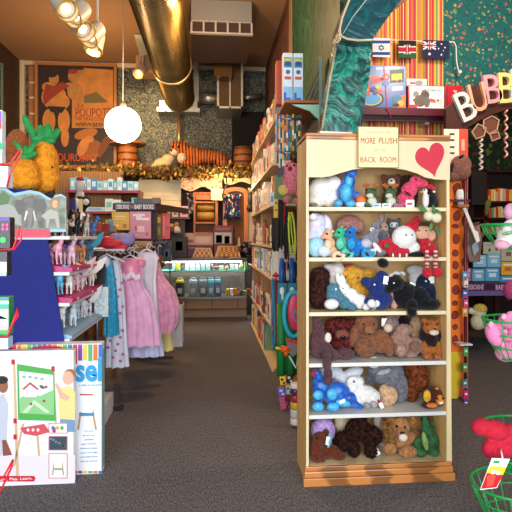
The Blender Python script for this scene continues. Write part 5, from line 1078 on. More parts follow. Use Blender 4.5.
# heap of coloured packets between stand and book rack
b = B(); a_, c_ = P(84, 231.5, 5.25), P(116, 229, 5.25); b.span((a_.x, 5.24, a_.z-.03), (c_.x, 5.7, a_.z), wood)
for x in (a_.x, c_.x-.04):
    for y in (5.24, 5.66): b.span((x, y, 0), (x+.04, y+.04, a_.z-.03), wood)
b.put('tall_side_table', label='tall brown side table holding packets behind the toy animals', cat='table')
PKZ = a_.z+.001
rnd = random.Random(9)
for j, (x, y, w_, h_, hx, lab) in enumerate([(98,224,7,9,'#c8521e','orange packet behind the toy animals'),(106,226,7,8,'#b3241e','red packet behind the toy animals'),(92,221,6,9,'#8a8f98','grey packet behind the toy animals'),(111,222,4,12,'#2a8fc8','upright blue booklet beside the yellow book'),(107.5,221,3,12,'#d9c23a','upright yellow booklet beside the blue booklet'),(101,218,6,6,'#5a4a3a','dark brown packet behind the toy animals'),(88,226,6,7,'#3a6ab0','blue packet low behind the toy animals'),(113,229,6,6,'#d98a2a','amber packet low beside the yellow book')]):
    c = P(x, y, 5.3+.04*j); k = S(x, 5.3); c.z = PKZ+h_*k/2+(.05 if y < 221 else 0); b = B(); b.box(c, (w_*k, .05, h_*k), M(hx, rough=.4, var=.3, vs=20), rot=(0, 0, rnd.uniform(-.2,.2)), bev=.003); b.put('packet', label=lab, cat='packet')

# ---- book rack with purple header band
Yb = 6.1
t = thing('book_rack', tuple(P(142, 250, Yb)), 'book display rack with dark plum header band and gold edge in the middle distance', 'book rack')
a_, c_ = P(113, 210, Yb), P(155.5, 203.5, Yb); plum = M('#3c1530', rough=.4)
b = B(); b.span((a_.x, Yb-.02, a_.z), (c_.x, Yb+.03, c_.z), plum); b.put('header_band', parent=t)
b = B(); q = P(172, 211, 7.0); b.prism([(c_.x, Yb-.02, a_.z), (c_.x+.35, Yb+.85, a_.z), (c_.x+.35, Yb+.85, c_.z-.01), (c_.x, Yb-.02, c_.z)], (-.02,.01,0), M('#2c1a20', rough=.4)); b.put('side_band', parent=t)
writing('USBORNE', P(122.5, 207, Yb-.022), .07, M('#e9d6d8', rough=.4), t, width=.15, bold=.002); writing('The', P(132, 207, Yb-.022), .045, M('#e8a03a', rough=.4), t, width=.05); writing('BABY BOOKS', P(144, 207, Yb-.022), .07, M('#e9d6d8', rough=.4), t, width=.22, bold=.002)
b = B(); b.span((a_.x, Yb+.16, .0), (c_.x, Yb+.2, a_.z+.02), M('#3a2820', rough=.6)); b.put('back_panel', parent=t)
for y in (238.5, 252): p0_, p1_ = P(113, y+1, Yb), P(155, y, Yb); b = B(); b.span((p0_.x, Yb-.03, p0_.z), (p1_.x, Yb+.16, p1_.z), plum); b.put('shelf', parent=t)
def book_face(x0, x1, y0, y1, Y, hx, lab, marks, name='picture_book', th=.02, rot=0, group=None, var=0.):
    a_, c_ = P(x0, y1, Y), P(x1, y0, Y); b = B(); b.box(((a_.x+c_.x)/2, Y, (a_.z+c_.z)/2), (c_.x-a_.x, th, c_.z-a_.z), M(hx, rough=.4, var=var, vs=12), rot=(0,0,rot)); o = b.put(name, label=lab, cat='book', group=group)
    for (mx, my, mw, mh, mc) in marks:
        b = B(); q0, q1 = P(mx-mw/2, my+mh/2, Y), P(mx+mw/2, my-mh/2, Y); b.span((q0.x, Y-th/2-.003, q0.z), (q1.x, Y-th/2-.0005, q1.z), M(mc, rough=.4)); b.put('cover_print', parent=o)
    return o
book_face(112, 129.5, 212, 230, Yb, '#e8b83c', 'yellow picture book on the rack under the plum band', [(120,216.5,11,1.2,'#f4dc9a'),(120,219,9,1,'#f4dc9a'),(125,226,4,4,'#c87a2a'),(117,226,3,3,'#f4e2b0')])
book_face(130, 151, 211.5, 239, Yb, '#dd8fa0', 'large pink picture book on the rack under the plum band', [(139,215,12,2.2,'#f4dde0'),(143,219,13,2.4,'#f7eaea'),(139,217,6,1.4,'#f7eaea'),(141,229,7,6,'#efc9c8'),(136,228,1.4,4,'#b03a4a'),(135,235,5,1,'#f0d8dc'),(147,234,3,3,'#b86a7a')], var=.05)
b = B(); b.span((P(150,0,Yb+.2).x-.05, Yb+.15, P(150,241,Yb+.6).z-.03), (P(171,0,Yb+.8).x, Yb+.85, P(150,241,Yb+.6).z), plum); b.put('side_shelf', parent=t)
book_face(152, 156.5, 213.5, 239, Yb+.25, '#5fae2c', 'lime green book beside the large pink one', [(154.2,226,1.6,18,'#3f8a22')])
book_face(157, 161.5, 214, 240, Yb+.5, '#5a4a1e', 'olive brown book right of the lime green book', [(159,220,3,6,'#c89a2c'),(159,231,3,8,'#8a7a22')])
book_face(162, 170, 213.5, 239, Yb+.7, '#c8443a', 'coral red book right of the olive brown book', [(164,226,1,20,'#e88a70'),(167.5,228,3,4,'#a83028')])
for j, (x, w_, h_, hx, lab) in enumerate([(143,18,5,'#2f3a36','dark green packet lying on top of the plum banded rack'),(156,8,6,'#6a3a38','dusky red packet on top of the plum banded rack')]): gift(x, w_, h_, Yb+.02, c_.z+.001, hx, '', lab, None)
gift(143, 17, 5, 5.95, P(143, 246, 5.95).z, '#c0905a', '', 'flat brown cardboard box beneath the large pink book', None)
gift(142, 17, 4, 5.93, P(143, 252, 5.93).z, '#a97a48', '', 'second brown cardboard box beneath the flat one', None)
# dark framed posters below
for j, (x0, x1, lab) in enumerate([(152,161.5,'dark poster with a small rocket below the lime green book'),(162,171.5,'dark poster with a small rocket below the coral red book')]):
    o = book_face(x0, x1, 240.5, 262, Yb+.3+j*.3, '#14161c', lab, [((x0+x1)/2,244,7,2.4,'#8a5a48'),((x0+x1)/2,253,5,8,'#3a4a66'),((x0+x1)/2,254,2.4,5,'#b0603a')], name='dark_poster'); o['category'] = 'poster'

# ---- counter with glass display case
CY = PZ(220, 321.5).y; cx0, cx1 = P(150, 300, CY).x, .58
def zc(y): return CZ-(y-238)*S(215, CY)
ctr = thing('display_counter', (-.1, CY, 0), 'long shop counter with lit glass display case at the end of the aisle', 'counter')
lam = M('#8f7660', rough=.6, var=.08, vs=3)
b = B(); b.span((cx0, CY+.03, .07), (cx1, CY+.6, zc(298)), lam); b.span((cx0, CY+.08, 0), (cx1, CY+.55, .07), M('#6a584a', rough=.6)); b.span((cx0, CY+.015, .19), (cx1, CY+.03, .22), M('#5a4838', rough=.5)); b.put('base_cabinet', parent=ctr)
for x in (186, 212, 238):
    b = B(); q = P(x, 300, CY); b.span((q.x-.006, CY+.022, .23), (q.x+.006, CY+.031, zc(298)), M('#3a2c22', rough=.6)); b.put('panel_gap', parent=ctr)
b = B(); b.span((cx0, CY-.01, zc(299)), (cx1, CY+.62, zc(297)), M('#7a756c', rough=.3, metal=.6)); b.put('case_floor', parent=ctr)
b = B(); b.span((cx0, CY-.02, zc(261)), (cx1, CY+.64, zc(258)), M('#4a3a2c', rough=.3)); b.put('countertop', parent=ctr)
b = B(); b.span((cx0, CY+.03, zc(272)), (cx1, CY+.4, zc(270.6)), M('#5fc9b4', rough=.05, spec=.8)); b.put('glass_shelf', parent=ctr, label='green edged glass shelf')
b = B(); b.span((cx0, CY+.6, zc(297)), (cx1, CY+.62, zc(261)), M('#4c4438', rough=.6)); b.put('case_back', parent=ctr)
b = B(); b.span((cx0, CY-.005, zc(297)), (cx1, CY, zc(261)), GLASS); b.put('front_glass', parent=ctr)
for x in (170, 253): q = P(x, 280, CY); b = B(); b.span((q.x-.012, CY-.012, zc(297)), (q.x+.012, CY+.0, zc(261)), M('#6a6a66', rough=.3, metal=.8)); b.put('glass_post', parent=ctr)
b = B(); b.span((cx0+.1, CY+.06, zc(262.6)), (cx1-.08, CY+.1, zc(261.2)), M('#f4f6ff', emit=9.)); b.put('strip_lamp', parent=ctr)
area('display_case_light', ((cx0+cx1)/2, CY+.2, zc(262.8)), (0,0,0), 2.0, .1, 30, (.93,.97,1.0))
area('display_case_lower_fill', ((cx0+cx1)/2, CY+.2, zc(273)), (0,0,0), 2.0, .1, 14, (.93,.97,1.0))  # added fill under the opaque shelf, brightens the lower case
# items on the upper case shelf
rnd = random.Random(21); x = 172.
pal = [('#e9e6e0','white'),('#c8b08a','tan'),('#3a4a2c','dark green'),('#d9c23a','yellow'),('#f0f0f0','bright white'),('#8a3a2a','brick red'),('#b9c8c8','pale grey'),('#c8702a','orange'),('#5a4a6a','violet grey'),('#8ab04a','leaf green')]
i = 0
while x < 250:
    w_ = rnd.uniform(3.2, 5.4); hx, cn = pal[rnd.randrange(10)]; h_ = rnd.uniform(3.5, 8.2)
    if 181 < x < 200: hx, cn, h_ = '#eef2f2', 'white', 8
    k = S(x, CY); c = P(x+w_/2, 260, CY+.12); b = B(); z = zc(270.6)+.001
    if i % 3 == 2: b.lathe([(w_*k*.4,0),(w_*k*.42,h_*k*.6),(w_*k*.2,h_*k*.8),(w_*k*.22,h_*k)], (c.x, CY+.16, z), M(hx, rough=.3), 14); nm = 'jar'
    else: b.box((c.x, CY+.16, z+h_*k/2), ((w_-.6)*k, .08, h_*k), M(hx, rough=.3, var=.25, vs=30), bev=.004); nm = 'small_box'
    b.put(nm, label=f'{cn} {nm.replace("_"," ")} on the lit glass shelf, {ords[i]} from the left', cat=nm.split('_')[-1], group='goods on the lit glass shelf'); x += w_+.3; i += 1
# dark clip-top bags of trinkets on the case floor
for j, (x, w_, hx, lid, lab) in enumerate([(180,9,'#3a3f3a','#c8c02a','yellow rimmed grey bag'),(193,9.5,'#7d929a','#b8cad0','pale steel blue bag'),(203,8.5,'#59656e','#8fa2aa','slate grey bag'),(211,7,'#4a8aa0','#58d0d8','turquoise lidded bag'),(218,7,'#4a5a8a','#50c8d0','indigo and turquoise lidded bag')]):
    k = S(x, CY); c = P(x, 290, CY+.1); z = zc(297)+.001; t = thing('trinket_bag', (c.x, CY+.15, z), f'{lab} standing inside the glass case floor', 'bag', 'trinket bags in the glass case')
    b = B(); b.box((c.x, CY+.15, z+7*k), (w_*k, .14, 14*k), M(hx, rough=.25, var=.2, vs=20), bev=.02); b.put('bag_body', parent=t)
    b = B(); b.box((c.x, CY+.15, z+15.2*k), (w_*k*.86, .1, 2.6*k), M(lid, rough=.3), bev=.01); b.tube([(c.x-.04, CY+.12, z+16*k), (c.x-.03, CY+.12, z+19*k), (c.x+.03, CY+.12, z+19*k), (c.x+.04, CY+.12, z+16*k)], .008, M(lid, rough=.3)); b.put('lid', parent=t)
    b = B(); b.box((c.x, CY+.075, z+6*k), (w_*k*.5, .006, 5*k), M('#b8bcbc', rough=.4)); b.put('label_patch', parent=t)
x = 226.; i = 0
while x < 251:
    w_ = rnd.uniform(2.6, 4.4); hx, cn = pal[rnd.randrange(10)]; h_ = rnd.uniform(4, 13); k = S(x, CY); c = P(x+w_/2, 260, CY+.12); b = B(); b.box((c.x, CY+.18, zc(297)+h_*k/2+.001), ((w_-.5)*k, .1, h_*k), M(hx, rough=.4, var=.5, vs=40), rot=(0,0,rnd.uniform(-.4,.4)), bev=.008)
    b.put('trinket', label=f'{cn} trinket, {ords[i]} to the right of the turquoise lidded bags', cat='trinket', group='trinkets at the right of the glass case'); x += w_; i += 1
b = B(); a_ = P(154, 297, CY+.1); c_ = P(172, 282, CY+.1); b.span((a_.x, CY+.06, zc(297)+.001), (c_.x, CY+.1, zc(282)), M('#2a2c2a', rough=.4)); pf = b.put('framed_picture', label='dark framed picture at the left end of the glass case', cat='panel')
# things standing on the counter
zt = zc(258)+.001
def tray(label, x0, x1, y0, y1, hx, hy):
    # open game box tilted to the customer
    q = [P(x0, y1, CY+.02), P(x1, y1, CY+.02), P(x1-3.5, y0, CY+.3), P(x0+3.5, y0, CY+.3)]
    dz = zt-q[0].z
    q = [v+Vector((0,0,dz)) for v in q]
    t = thing('tilted_tray', tuple((q[0]+q[1])/2), label, 'tray', 'tilted game trays on the counter')
    b = B(); b.prism(q, (0,.02,-.0), M(hx, rough=.5)); b.prism([q[0]+Vector((0,.0,0)), q[1], q[2], q[3]], (0,.03,.0), M(hx, rough=.5)); b.put('tray_base', parent=t)
    c = sum(q, Vector())/4; b = B(); b.prism([c+(v-c)*.82+Vector((0,-.012,.004)) for v in q], (0,.012,0), M(hy, rough=.5, col2='#5a3018', vs=26, tex='checker')); b.put('game_pieces', parent=t)
    b = B(); b.box((q[3]+q[2])/2+Vector((0,.1,-.1)), ((q[2]-q[3]).length, .02, .2), M(hx, rough=.5)); b.put('rear_prop', parent=t)
tray('left tilted tray of small items on the glass counter', 192, 214, 247.5, 257.5, '#c8b8a8', '#b89a86')
tray('right tilted wooden tray of small items on the glass counter', 214.5, 241, 245.5, 257.5, '#c8a87c', '#b08048')
def gamebox(label, x0, x1, y0, y1, Y, hx, marks=(), dep=.3):
    a_, c_ = P(x0, y1, Y), P(x1, y0, Y); b = B(); b.span((a_.x, Y, max(a_.z, zt-.2)), (c_.x, Y+dep, c_.z), M(hx, rough=.45, var=.1, vs=5), bev=.004); o = b.put('game_box', label=label, cat='box')
    for (mx, my, mw, mh, mc) in marks:
        b = B(); q0, q1 = P(mx-mw/2, my+mh/2, Y), P(mx+mw/2, my-mh/2, Y); b.span((q0.x, Y-.004, q0.z), (q1.x, Y, q1.z), M(mc, rough=.45)); b.put('box_print', parent=o)
    return o
Yg = CY+.35
gamebox('maroon box with a grey portrait photo on the rear counter', 213.5, 233, 225.5, 246, Yg, '#5a1a22', [(223,238,17,11,'#9a9a98'),(219,239,6,8,'#c9c9c6'),(227,240,5,8,'#5a5a5a'),(223,229,14,2,'#8a3a44')])
gamebox('plum red box under the maroon portrait box', 214, 241, 246, 257, Yg+.02, '#6a1c2c', [(226,248,18,1.4,'#8a3a4a')])
gamebox('dusty pink grey box lid across the rear counter', 183, 213, 233, 245, Yg+.05, '#a8867a', [(190,241,7,3,'#7a4a3a'),(203,240,14,6,'#b59a90')])
gamebox('dark maroon flat box below the pink grey lid', 186, 213, 245, 257, Yg+.03, '#5c1826', [(196,248,14,1.2,'#a85a6a')])
gamebox('black leather-look box with embossed square at the counter left', 171, 187, 236.5, 257.5, CY+.1, '#1c120e', [(179,246,11,13,'#2c1c14'),(179,246,7,9,'#3a261a')])
gamebox('brown cabinet behind the black box', 171, 185, 208, 236, Yg, '#3c2014', [(178,216,12,1,'#5a3420'),(178,227,12,1,'#5a3420')])
# shelf with mugs/photo left of the niche
b = B(); a_, c_ = P(166, 219, 8.9), P(190, 217, 8.9); b.span((a_.x, 8.8, a_.z), (c_.x, 9.2, c_.z), M('#6a3a1c', rough=.5)); b.put('small_wall_shelf', label='small brown wall shelf left of the narrow curtain', cat='shelf')
for j, (x, y0, y1, w_, hx, hy, lab) in enumerate([(169,207,217,5,'#2a2624','#8a8a86','black camera-like box at left of the small wall shelf'),(175,208,217,6,'#b8b0a4','#6a6258','grey box with dark print on the small wall shelf'),(184,206,217,8,'#c8a0b0','#5a2a44','pink framed picture on the small wall shelf')]):
    gamebox(lab, x-w_/2, x+w_/2, y0, y1, 8.85, hx, [(x, (y0+y1)/2, w_*.55, (y1-y0)*.55, hy)], dep=.08)
for x, y0, y1, hx, lab in ((177,222,233,'#c8beb0','pale doll figure under the small wall shelf'),(172,224,233,'#4a3028','brown doll figure under the small wall shelf')):
    Y = 8.9; k = S(x, Y); c = P(x, y1, Y); h = (y1-y0)*k; b = B(); b.lathe([(.07,0),(.06,h*.4),(.035,h*.6),(.02,h*.66)], c, M(hx, rough=.6), 14); b.ball(c+Vector((0,0,h*.82)), .045, M('#c8926a', rough=.6)); b.ball(c+Vector((0,.015,h*.86)), .048, M('#2a1a14', rough=.8)); b.put('doll', label=lab, cat='doll')
b = B(); a_ = P(246, 240, 8.7); 
for q in ((246,246,.09,.16),(251,244,.07,.2),(243,250,.06,.1),(250,252,.08,.08)):
    pass
b.bm.free()
o = Toy('black_telephone', 'black telephone and stand at the right end of counter', CY+.25, [(247,252,7,5,0,5),(245,246,5,3,0,3),(251,246,4,5,0,3)], '#121214', None, cat='telephone', mat=M('#141416', rough=.3), vox=.01)
# ================================================================ bookshelf along the right of the aisle
AX0, AX1 = .62, .985; AY0, AY1 = 5.3, 8.25
AZ = [.03, .465, .98, 1.32, 1.76, 2.18, 2.6]
shw = M('#e6cc98', rough=.45, var=.15, vs=5, tex='wave', stretch=(2,.3,2)); shb = M('#b9854a', rough=.5, var=.25, vs=4, tex='wave', stretch=(2,.3,2))
bk = thing('aisle_bookshelf', (.8, 6.8, 0), 'long pale wooden bookshelf lining the right side of the aisle', 'bookshelf')
for z in AZ: b = B(); b.span((AX0, AY0, z-.025), (AX1, AY1, z), shw); b.put('shelf', parent=bk)
b = B(); b.span((AX0+.02, AY0, 0), (AX1, AY1, .02), shb); b.put('kick_board', parent=bk)
b = B(); b.span((AX1-.02, AY0, .03), (AX1, AY1, 2.75), M('#7a4a28', rough=.6)); b.put('back_panel', parent=bk)
for y in (AY1-.02, 6.8): b = B(); b.span((AX0+.03, y, .03), (AX1-.02, y+.02, 2.6), shb); b.put('upright', parent=bk)
rnd = random.Random(11)
bookcols = [('#efe6d0','cream'),('#e9dcc0','ivory'),('#d8703a','orange'),('#c23a34','red'),('#f2ead8','off-white'),('#8fb0c8','pale blue'),('#d8b24a','mustard'),('#e6cdb0','beige'),('#4a7a9a','blue'),('#7a9a5a','green'),('#f0c8b8','salmon'),('#5a3a2c','dark brown'),('#e8e2d6','chalk white'),('#2f4a6a','navy')]
level = ['floor-level','lowest','second','third','fourth','fifth','top']
used_books = {}
def books_on(li, y0, y1, zb, hmax, dens=1., face=False):
    y = y0; n = 0; seq = {}
    while y < y1:
        wide = rnd.random() < (.35 if not face else .8)
        th = rnd.uniform(.14, .2) if wide else rnd.uniform(.025, .06)
        h = min(hmax, rnd.uniform(.2, .34)); dpt = rnd.uniform(.012, .03) if wide else rnd.uniform(.16, .24)
        hx, cn = bookcols[int(rnd.random()**1.4*len(bookcols))]
        if wide: hx, cn = rnd.choice(bookcols[:5]+bookcols[10:13])
        n += 1; x = AX0+rnd.uniform(.012, .035)
        lab = f'{cn} {"face-out picture book" if wide else "upright book"} on the {level[li]} aisle shelf, {ordn(n)} from its near end'
        b = B(); b.span((x, y, zb+.001), (x+(dpt if wide else dpt), y+th-.004, zb+h), M(hx, rough=.45)); o = b.put('book', label=lab, cat='book', group=f'books on the {level[li]} aisle shelf')
        c2 = bookcols[(rnd.randrange(14))][0]
        b = B()
        if wide: b.span((x-.002, y+.02, zb+h*.45), (x, y+th-.024, zb+h*.85), M(c2, rough=.45, var=.4, vs=30)); b.put('cover_print', parent=o); b = B(); b.span((x-.002, y+.03, zb+h*.12), (x, y+th-.03, zb+h*.2), M('#8a4a3a', rough=.5))
        else: b.span((x-.0015, y+.004, zb+h*.3), (x, y+th-.008, zb+h*.75), M(c2, rough=.45))
        b.put('cover_print', parent=o) 
        # the near edge of a face-out book is its spine
        y += th+rnd.uniform(.001, .006)
def ordn(n):
    if n <= 20: return ords[n-1]
    return f'{n}{"st" if n % 10 == 1 else "nd" if n % 10 == 2 else "rd" if n % 10 == 3 else "th"}'
for li in range(1, 7):
    hm = (AZ[li+1]-AZ[li]-.05) if li < 6 else .3
    books_on(li, AY0+.01, AY1-.1, AZ[li], hm, face=li in (1, 3))
books_on(0, 6.2, AY1-.1, AZ[0], .33)
# tall pink and cream boxed books standing at the near end of two shelves
def endbox(lab, y, z, h, w_, hx, mk, x0=AX0+.02):
    b = B(); b.span((x0, y, z+.001), (x0+w_, y+.05, z+h), M(hx, rough=.4)); o = b.put('boxed_book', label=lab, cat='book')
    for (fx, fz, fw, fh, c) in mk: b = B(); b.span((x0+w_*(fx-fw/2), y-.002, z+h*(fz-fh/2)), (x0+w_*(fx+fw/2), y, z+h*(fz+fh/2)), M(c, rough=.4)); b.put('cover_print', parent=o)
endbox('large pale book with red print facing out at the near end of the third shelf', AY0-.02, AZ[3]-.33, .31, .28, '#efd9cf', [(.5,.85,.7,.04,'#c83a34'),(.5,.76,.6,.04,'#c86a5a'),(.5,.4,.6,.4,'#e8a89a'),(.5,.4,.3,.25,'#f6ebe4')], AX0+.06)
# ---------------------------------------------------------------- near bay with hanging toys
HY0, HY1 = 4.42, 5.22
bay = thing('hanging_toy_bay', (.8, 4.8, 0), 'pegboard bay of hanging toys at the near end of the aisle bookshelf', 'display rack')
b = B(); b.span((AX1-.02, HY0, .03), (AX1, HY1, 2.6), M('#3a2c22', rough=.7)); b.put('back_panel', parent=bay)
b = B(); b.span((.63, HY0-.02, 2.575), (AX1+.02, HY1+.06, 2.6), M('#a85f2c', rough=.4)); b.put('top_board', parent=bay, label='orange brown top board')
b = B(); b.span((.64, HY0+.1, 0), (AX1, HY1, .06), shb); b.put('base', parent=bay)
b = B(); pts = [(300,104.5),(319,104.5),(319,119)]+[(319-17*math.sin(q), 104.5+14.5*math.cos(q)**1.5+0) for q in [PI/2*i/10 for i in range(1,10)]]
b.prism([P(x, y, HY0-.03) for x, y in [(292,104.5),(320,104.5),(320,120),(316,117),(310,111),(300,107.5)]], (0,.02,0), M('#a8d8bc', rough=.4)); b.put('curved_bracket', parent=bay, label='pale green curved bracket')
b = B(); q0 = P(320, 110, HY0-.02); b.span((q0.x-.01, HY0-.03, 1.9), (q0.x+.012, HY0, 2.98), M('#8fa8a0', rough=.4, metal=.4)); b.put('upright_strip', parent=bay)
for y in (118, 152): 
    a_ = P(279, y, HY0+.05); c_ = P(301, y+2, HY0+.05); b = B(); b.tube([(AX1, a_.y, a_.z), (a_.x, a_.y, a_.z), (a_.x, a_.y, a_.z+.03)], .006, chrome); b.tube([a_, c_], .006, chrome); b.put('hook_rail', parent=bay)
b = B(); b.prism([P(299,146,HY0+.02), P(306,147,HY0+.02), P(306,155,HY0+.02), P(299,155,HY0+.02)], (0,.1,0), M('#b5703a', rough=.5)); b.put('wooden_bracket', parent=bay)
# two tall blue and white boxes on top
for j, (x0, x1) in enumerate(((283.2,292.6),(293.6,303))):
    Y = HY0+.12; a_, c_ = P(x0, 101, Y), P(x1, 50.5, Y); z0 = 2.602
    t = thing('telescope_box', ((a_.x+c_.x)/2, Y, z0), ('left' if j == 0 else 'right')+' of two tall white and blue boxes standing on the orange brown board', 'box', 'tall white and blue boxes')
    b = B(); b.span((a_.x, Y, z0), (c_.x, Y+.09, z0+.455), M('#e9f0f4', rough=.35), bev=.003); b.put('carton', parent=t)
    xm = (x0+x1)/2
    def zz(y): return z0+(101-y)/50.5*.455
    def pr(xa, xb, ya, yb, c, nm, l=.001):
        b = B(); b.span((P(xa,100,Y).x, Y-l, zz(yb)), (P(xb,100,Y).x, Y+.001, zz(ya)), M(c, rough=.4)); b.put(nm, parent=t)
    pr(x0+.7, x1-.7, 55, 65, '#3a8a9a', 'picture_print'); pr(x0+1.2, x1-1.2, 56, 60, '#d9d060', 'picture_print', .002); pr(x0+2, x1-2, 59, 63, '#2a4a9a', 'picture_print', .003)
    b = B(); b.cyl((P(xm,100,Y).x, Y-.003, zz(69.5)), (P(xm,100,Y).x, Y, zz(69.5)), .02, m=M('#5a6a9a', rough=.4)); b.put('round_print', parent=t)
    pr(x0+1.4, x1-1.4, 74, 77, '#d8603a', 'red_print'); pr(x0+.4, x1-.4, 84, 100.6, '#8fc8e8', 'blue_panel'); pr(x0+.4, x0+3, 90, 100, '#2a6ac0', 'blue_lettering', .002); pr(x0+3, x1-2, 95, 97, '#2a6ac0', 'blue_lettering', .002)
b = B(); b.box(P(279, 82, 4.75)+Vector((0,0,-.02)), (.06,.12,.4), M('#b34a3a', rough=.5)); b.put('red_carton', label='narrow red carton behind the tall white and blue boxes', cat='box')
for k_, (x, y0, y1, hx, cn) in enumerate([(273,82,100,'#e9e4da','white'),(275.5,90,101,'#4a6a9a','blue'),(271,98,108,'#c84a3a','red'),(268.5,103,114,'#d8c23a','yellow'),(266.5,108,120,'#6a4a7a','violet')]):
    Y = .64*512/(x-212)+.2; Y = min(Y, 7.6); k = S(x, Y); c = P(x, y1, Y); b = B(); b.box((.72, Y, 2.602+(y1-y0)*k/2), (.12, .1, (y1-y0)*k), M(hx, rough=.4)); b.put('carton', label=f'{cn} upright carton on top of the aisle bookshelf', cat='box')
# slatted grey rack beside the boxes
t = thing('wire_fan_rack', tuple(P(312, 101, HY0+.1)), 'grey slatted rack fanning upward beside the tall blue boxes', 'rack')
for i in range(6):
    b = B(); b.prism([P(305+i*2.2, 101, HY0+.2), P(306.2+i*2.2, 101, HY0+.2), P(320, 70+i*4.2, HY0+.06), P(320, 68+i*4.2, HY0+.06)], (0,.02,0), M('#8f9890' if i % 2 else '#5a5a58', rough=.4, metal=.3)); b.put('slat', parent=t)
# ---- hanging lanyards / straps
rnd = random.Random(4)
hang = [(276,'#c8c0b0','white'),(277.6,'#b3282a','red'),(279.4,'#e9e2d2','cream'),(281.2,'#2a4a8a','blue'),(283,'#e8a03a','amber'),(285,'#2a8a8a','teal'),(287,'#d8542a','orange'),(289,'#1f6aa0','sea blue'),(291,'#3a9a3a','green'),(293,'#c8a03a','gold'),(295,'#1a2a4a','midnight blue'),(297,'#4aa84a','light green'),(299,'#15161c','black'),(300.5,'#2a7a6a','dark teal')]
for i, (x, hx, cn) in enumerate(hang):
    Y = HY0+.06+(.25 if i < 4 else .04*(i%3)); y0 = 114+(i%3); y1 = rnd.uniform(152, 180) if i < 8 else rnd.uniform(150, 158); c0 = P(x, y0, Y); c1 = P(x, y1, Y); b = B()
    b.box((c0.x, Y, (c0.z+c1.z)/2), (.013, .004, c0.z-c1.z), M(hx, rough=.5)); o = b.put('hanging_strap', label=f'{cn} narrow toy strap hanging from the upper rail, {ords[i]} from the aisle', cat='strap', group='toy straps on the upper rail')
    for q in range(3):
        z = c1.z+(c0.z-c1.z)*(.2+.3*q); b = B(); b.box((c0.x, Y-.003, z), (.014, .004, .045), M(rnd.choice(['#d8702a','#e8c23a','#e9e6e0','#2a9ac8','#1a1a20']), rough=.4)); b.put('strap_print', parent=o)
# ---- pink bird plush
t = Toy('plush_bird', 'pink bird plush hanging high at the near end of the aisle shelf', HY0-.12, [(292,180,9.5,15,0,9),(291,170,7.5,8,0,7.5),(298,186,5.5,10,0,5)], '#f2808e', None, group=None)
t.part('beak', [(290,168.5,2.2,2.4,-6.5,2.4)], '#8a2a24'); t.eyes([(287,166),(294,165.5)], 1.); t.part('yellow_wing', [(283.5,190,5.5,5.5,-2,3,30)], '#e8c868'); t.part('foot', [(287,199,4.6,3.6,-3,4,-30)], '#ee7f8c'); t.part('foot', [(297,201,4.6,3.4,-3,4)], '#ee7f8c'); t.part('grey_wing', [(281,172,3,6,1,2.5,25)], '#5f5a6a'); t.part('crest', [(288,162,4,1.6,-3,2.4,-15)], '#f0a07a')
# ---- lower hanging stock
def hangbox(lab, x0, x1, y0, y1, Y, hx, marks=(), dep=.03, name='packaged_toy', cat='toy', rot=0.):
    a_, c_ = P(x0, y1, Y), P(x1, y0, Y); b = B(); b.box(((a_.x+c_.x)/2, Y+dep/2, (a_.z+c_.z)/2), (c_.x-a_.x, dep, c_.z-a_.z), M(hx, rough=.4), rot=(0,rot,0), bev=.003); o = b.put(name, label=lab, cat=cat)
    for (mx, my, mw, mh, mc) in marks:
        b = B(); q0, q1 = P(mx-mw/2, my+mh/2, Y), P(mx+mw/2, my-mh/2, Y); b.span((q0.x, Y-.003, q0.z), (q1.x, Y, q1.z), M(mc, rough=.4)); b.put('print', parent=o)
    return o
def rope(lab, pts, r, m, Y, name='skipping_rope', cat='rope', closed=False):
    b = B(); b.tube([P(x, y, Y+(dy/100 if dy else 0)) for x, y, dy in [(p+(0,))[:3] for p in pts]], r, m, closed=closed); return b.put(name, label=lab, cat=cat)
hangbox('yellow carded toy hanging beneath the bookshelf end', 274, 278, 199, 218, 4.7, '#e8c82a', [(276,203,2.6,2,'#8a6a1a'),(276,210,2.8,1.4,'#5a4a1a')])
hangbox('white and blue carded toy hanging left of the yellow one', 270.5, 274, 192, 206, 4.9, '#d8e2e8', [(272,199,2,6,'#4a8ac0')])
dk_ = M('#14120f', rough=.8)
for i, (x, w_, y0, y1, hx, lab) in enumerate([(275.5,6,218,252,'#2a2019','brown black bundle of toy whips'),(280.5,3.6,200,250,'#1a1512','black hanging toy strap bundle'),(283.5,2.4,200,226,'#a8202a','red and black hanging toy sword'),(286,3,206,262,'#131417','long black hanging toy bundle'),(299,4,205,262,'#101114','black hanging toy bundle beside the bookcase'),(294,4,262,280,'#1a2440','navy hanging toy bundle')]):
    Y = 4.55+.03*i; b = B(); c0 = P(x, y0, Y); c1 = P(x, y1, Y); k = S(x, Y); n_ = max(2, int(w_*1.3))
    for q in range(n_): xx = c0.x+(q/(n_-1)-.5)*w_*k; b.tube([(xx, Y, c0.z), (xx+rnd.uniform(-.008,.008), Y+rnd.uniform(-.02,.02), (c0.z+c1.z)/2), (xx+rnd.uniform(-.012,.012), Y, c1.z+rnd.uniform(0,.05))], .007, M(hx, rough=.7), seg=6)
    b.box((c0.x, Y, (c0.z+c1.z)/2), (w_*k*.8, .012, (c0.z-c1.z)*.9), M(hx, rough=.7)); b.put('hanging_toy_bundle', label=lab, cat='toy')
lime = M('#b9d83a', rough=.3)
rope('lime green looped rope hanging among the toys', [(289.5,212),(288.6,225),(289.2,240),(291,254),(293,257.5,2),(295,252),(295.2,236),(293.6,220),(291.6,212)], .0085, lime, 4.35, closed=False)
rope('second thinner lime looped rope hanging behind the first', [(293,213),(295,228),(296.4,245),(295.4,253),(293.5,248),(291.5,232),(290.6,215)], .006, M('#cfe04a', rough=.3), 4.4)
bl = M('#1f5fa8', rough=.35)
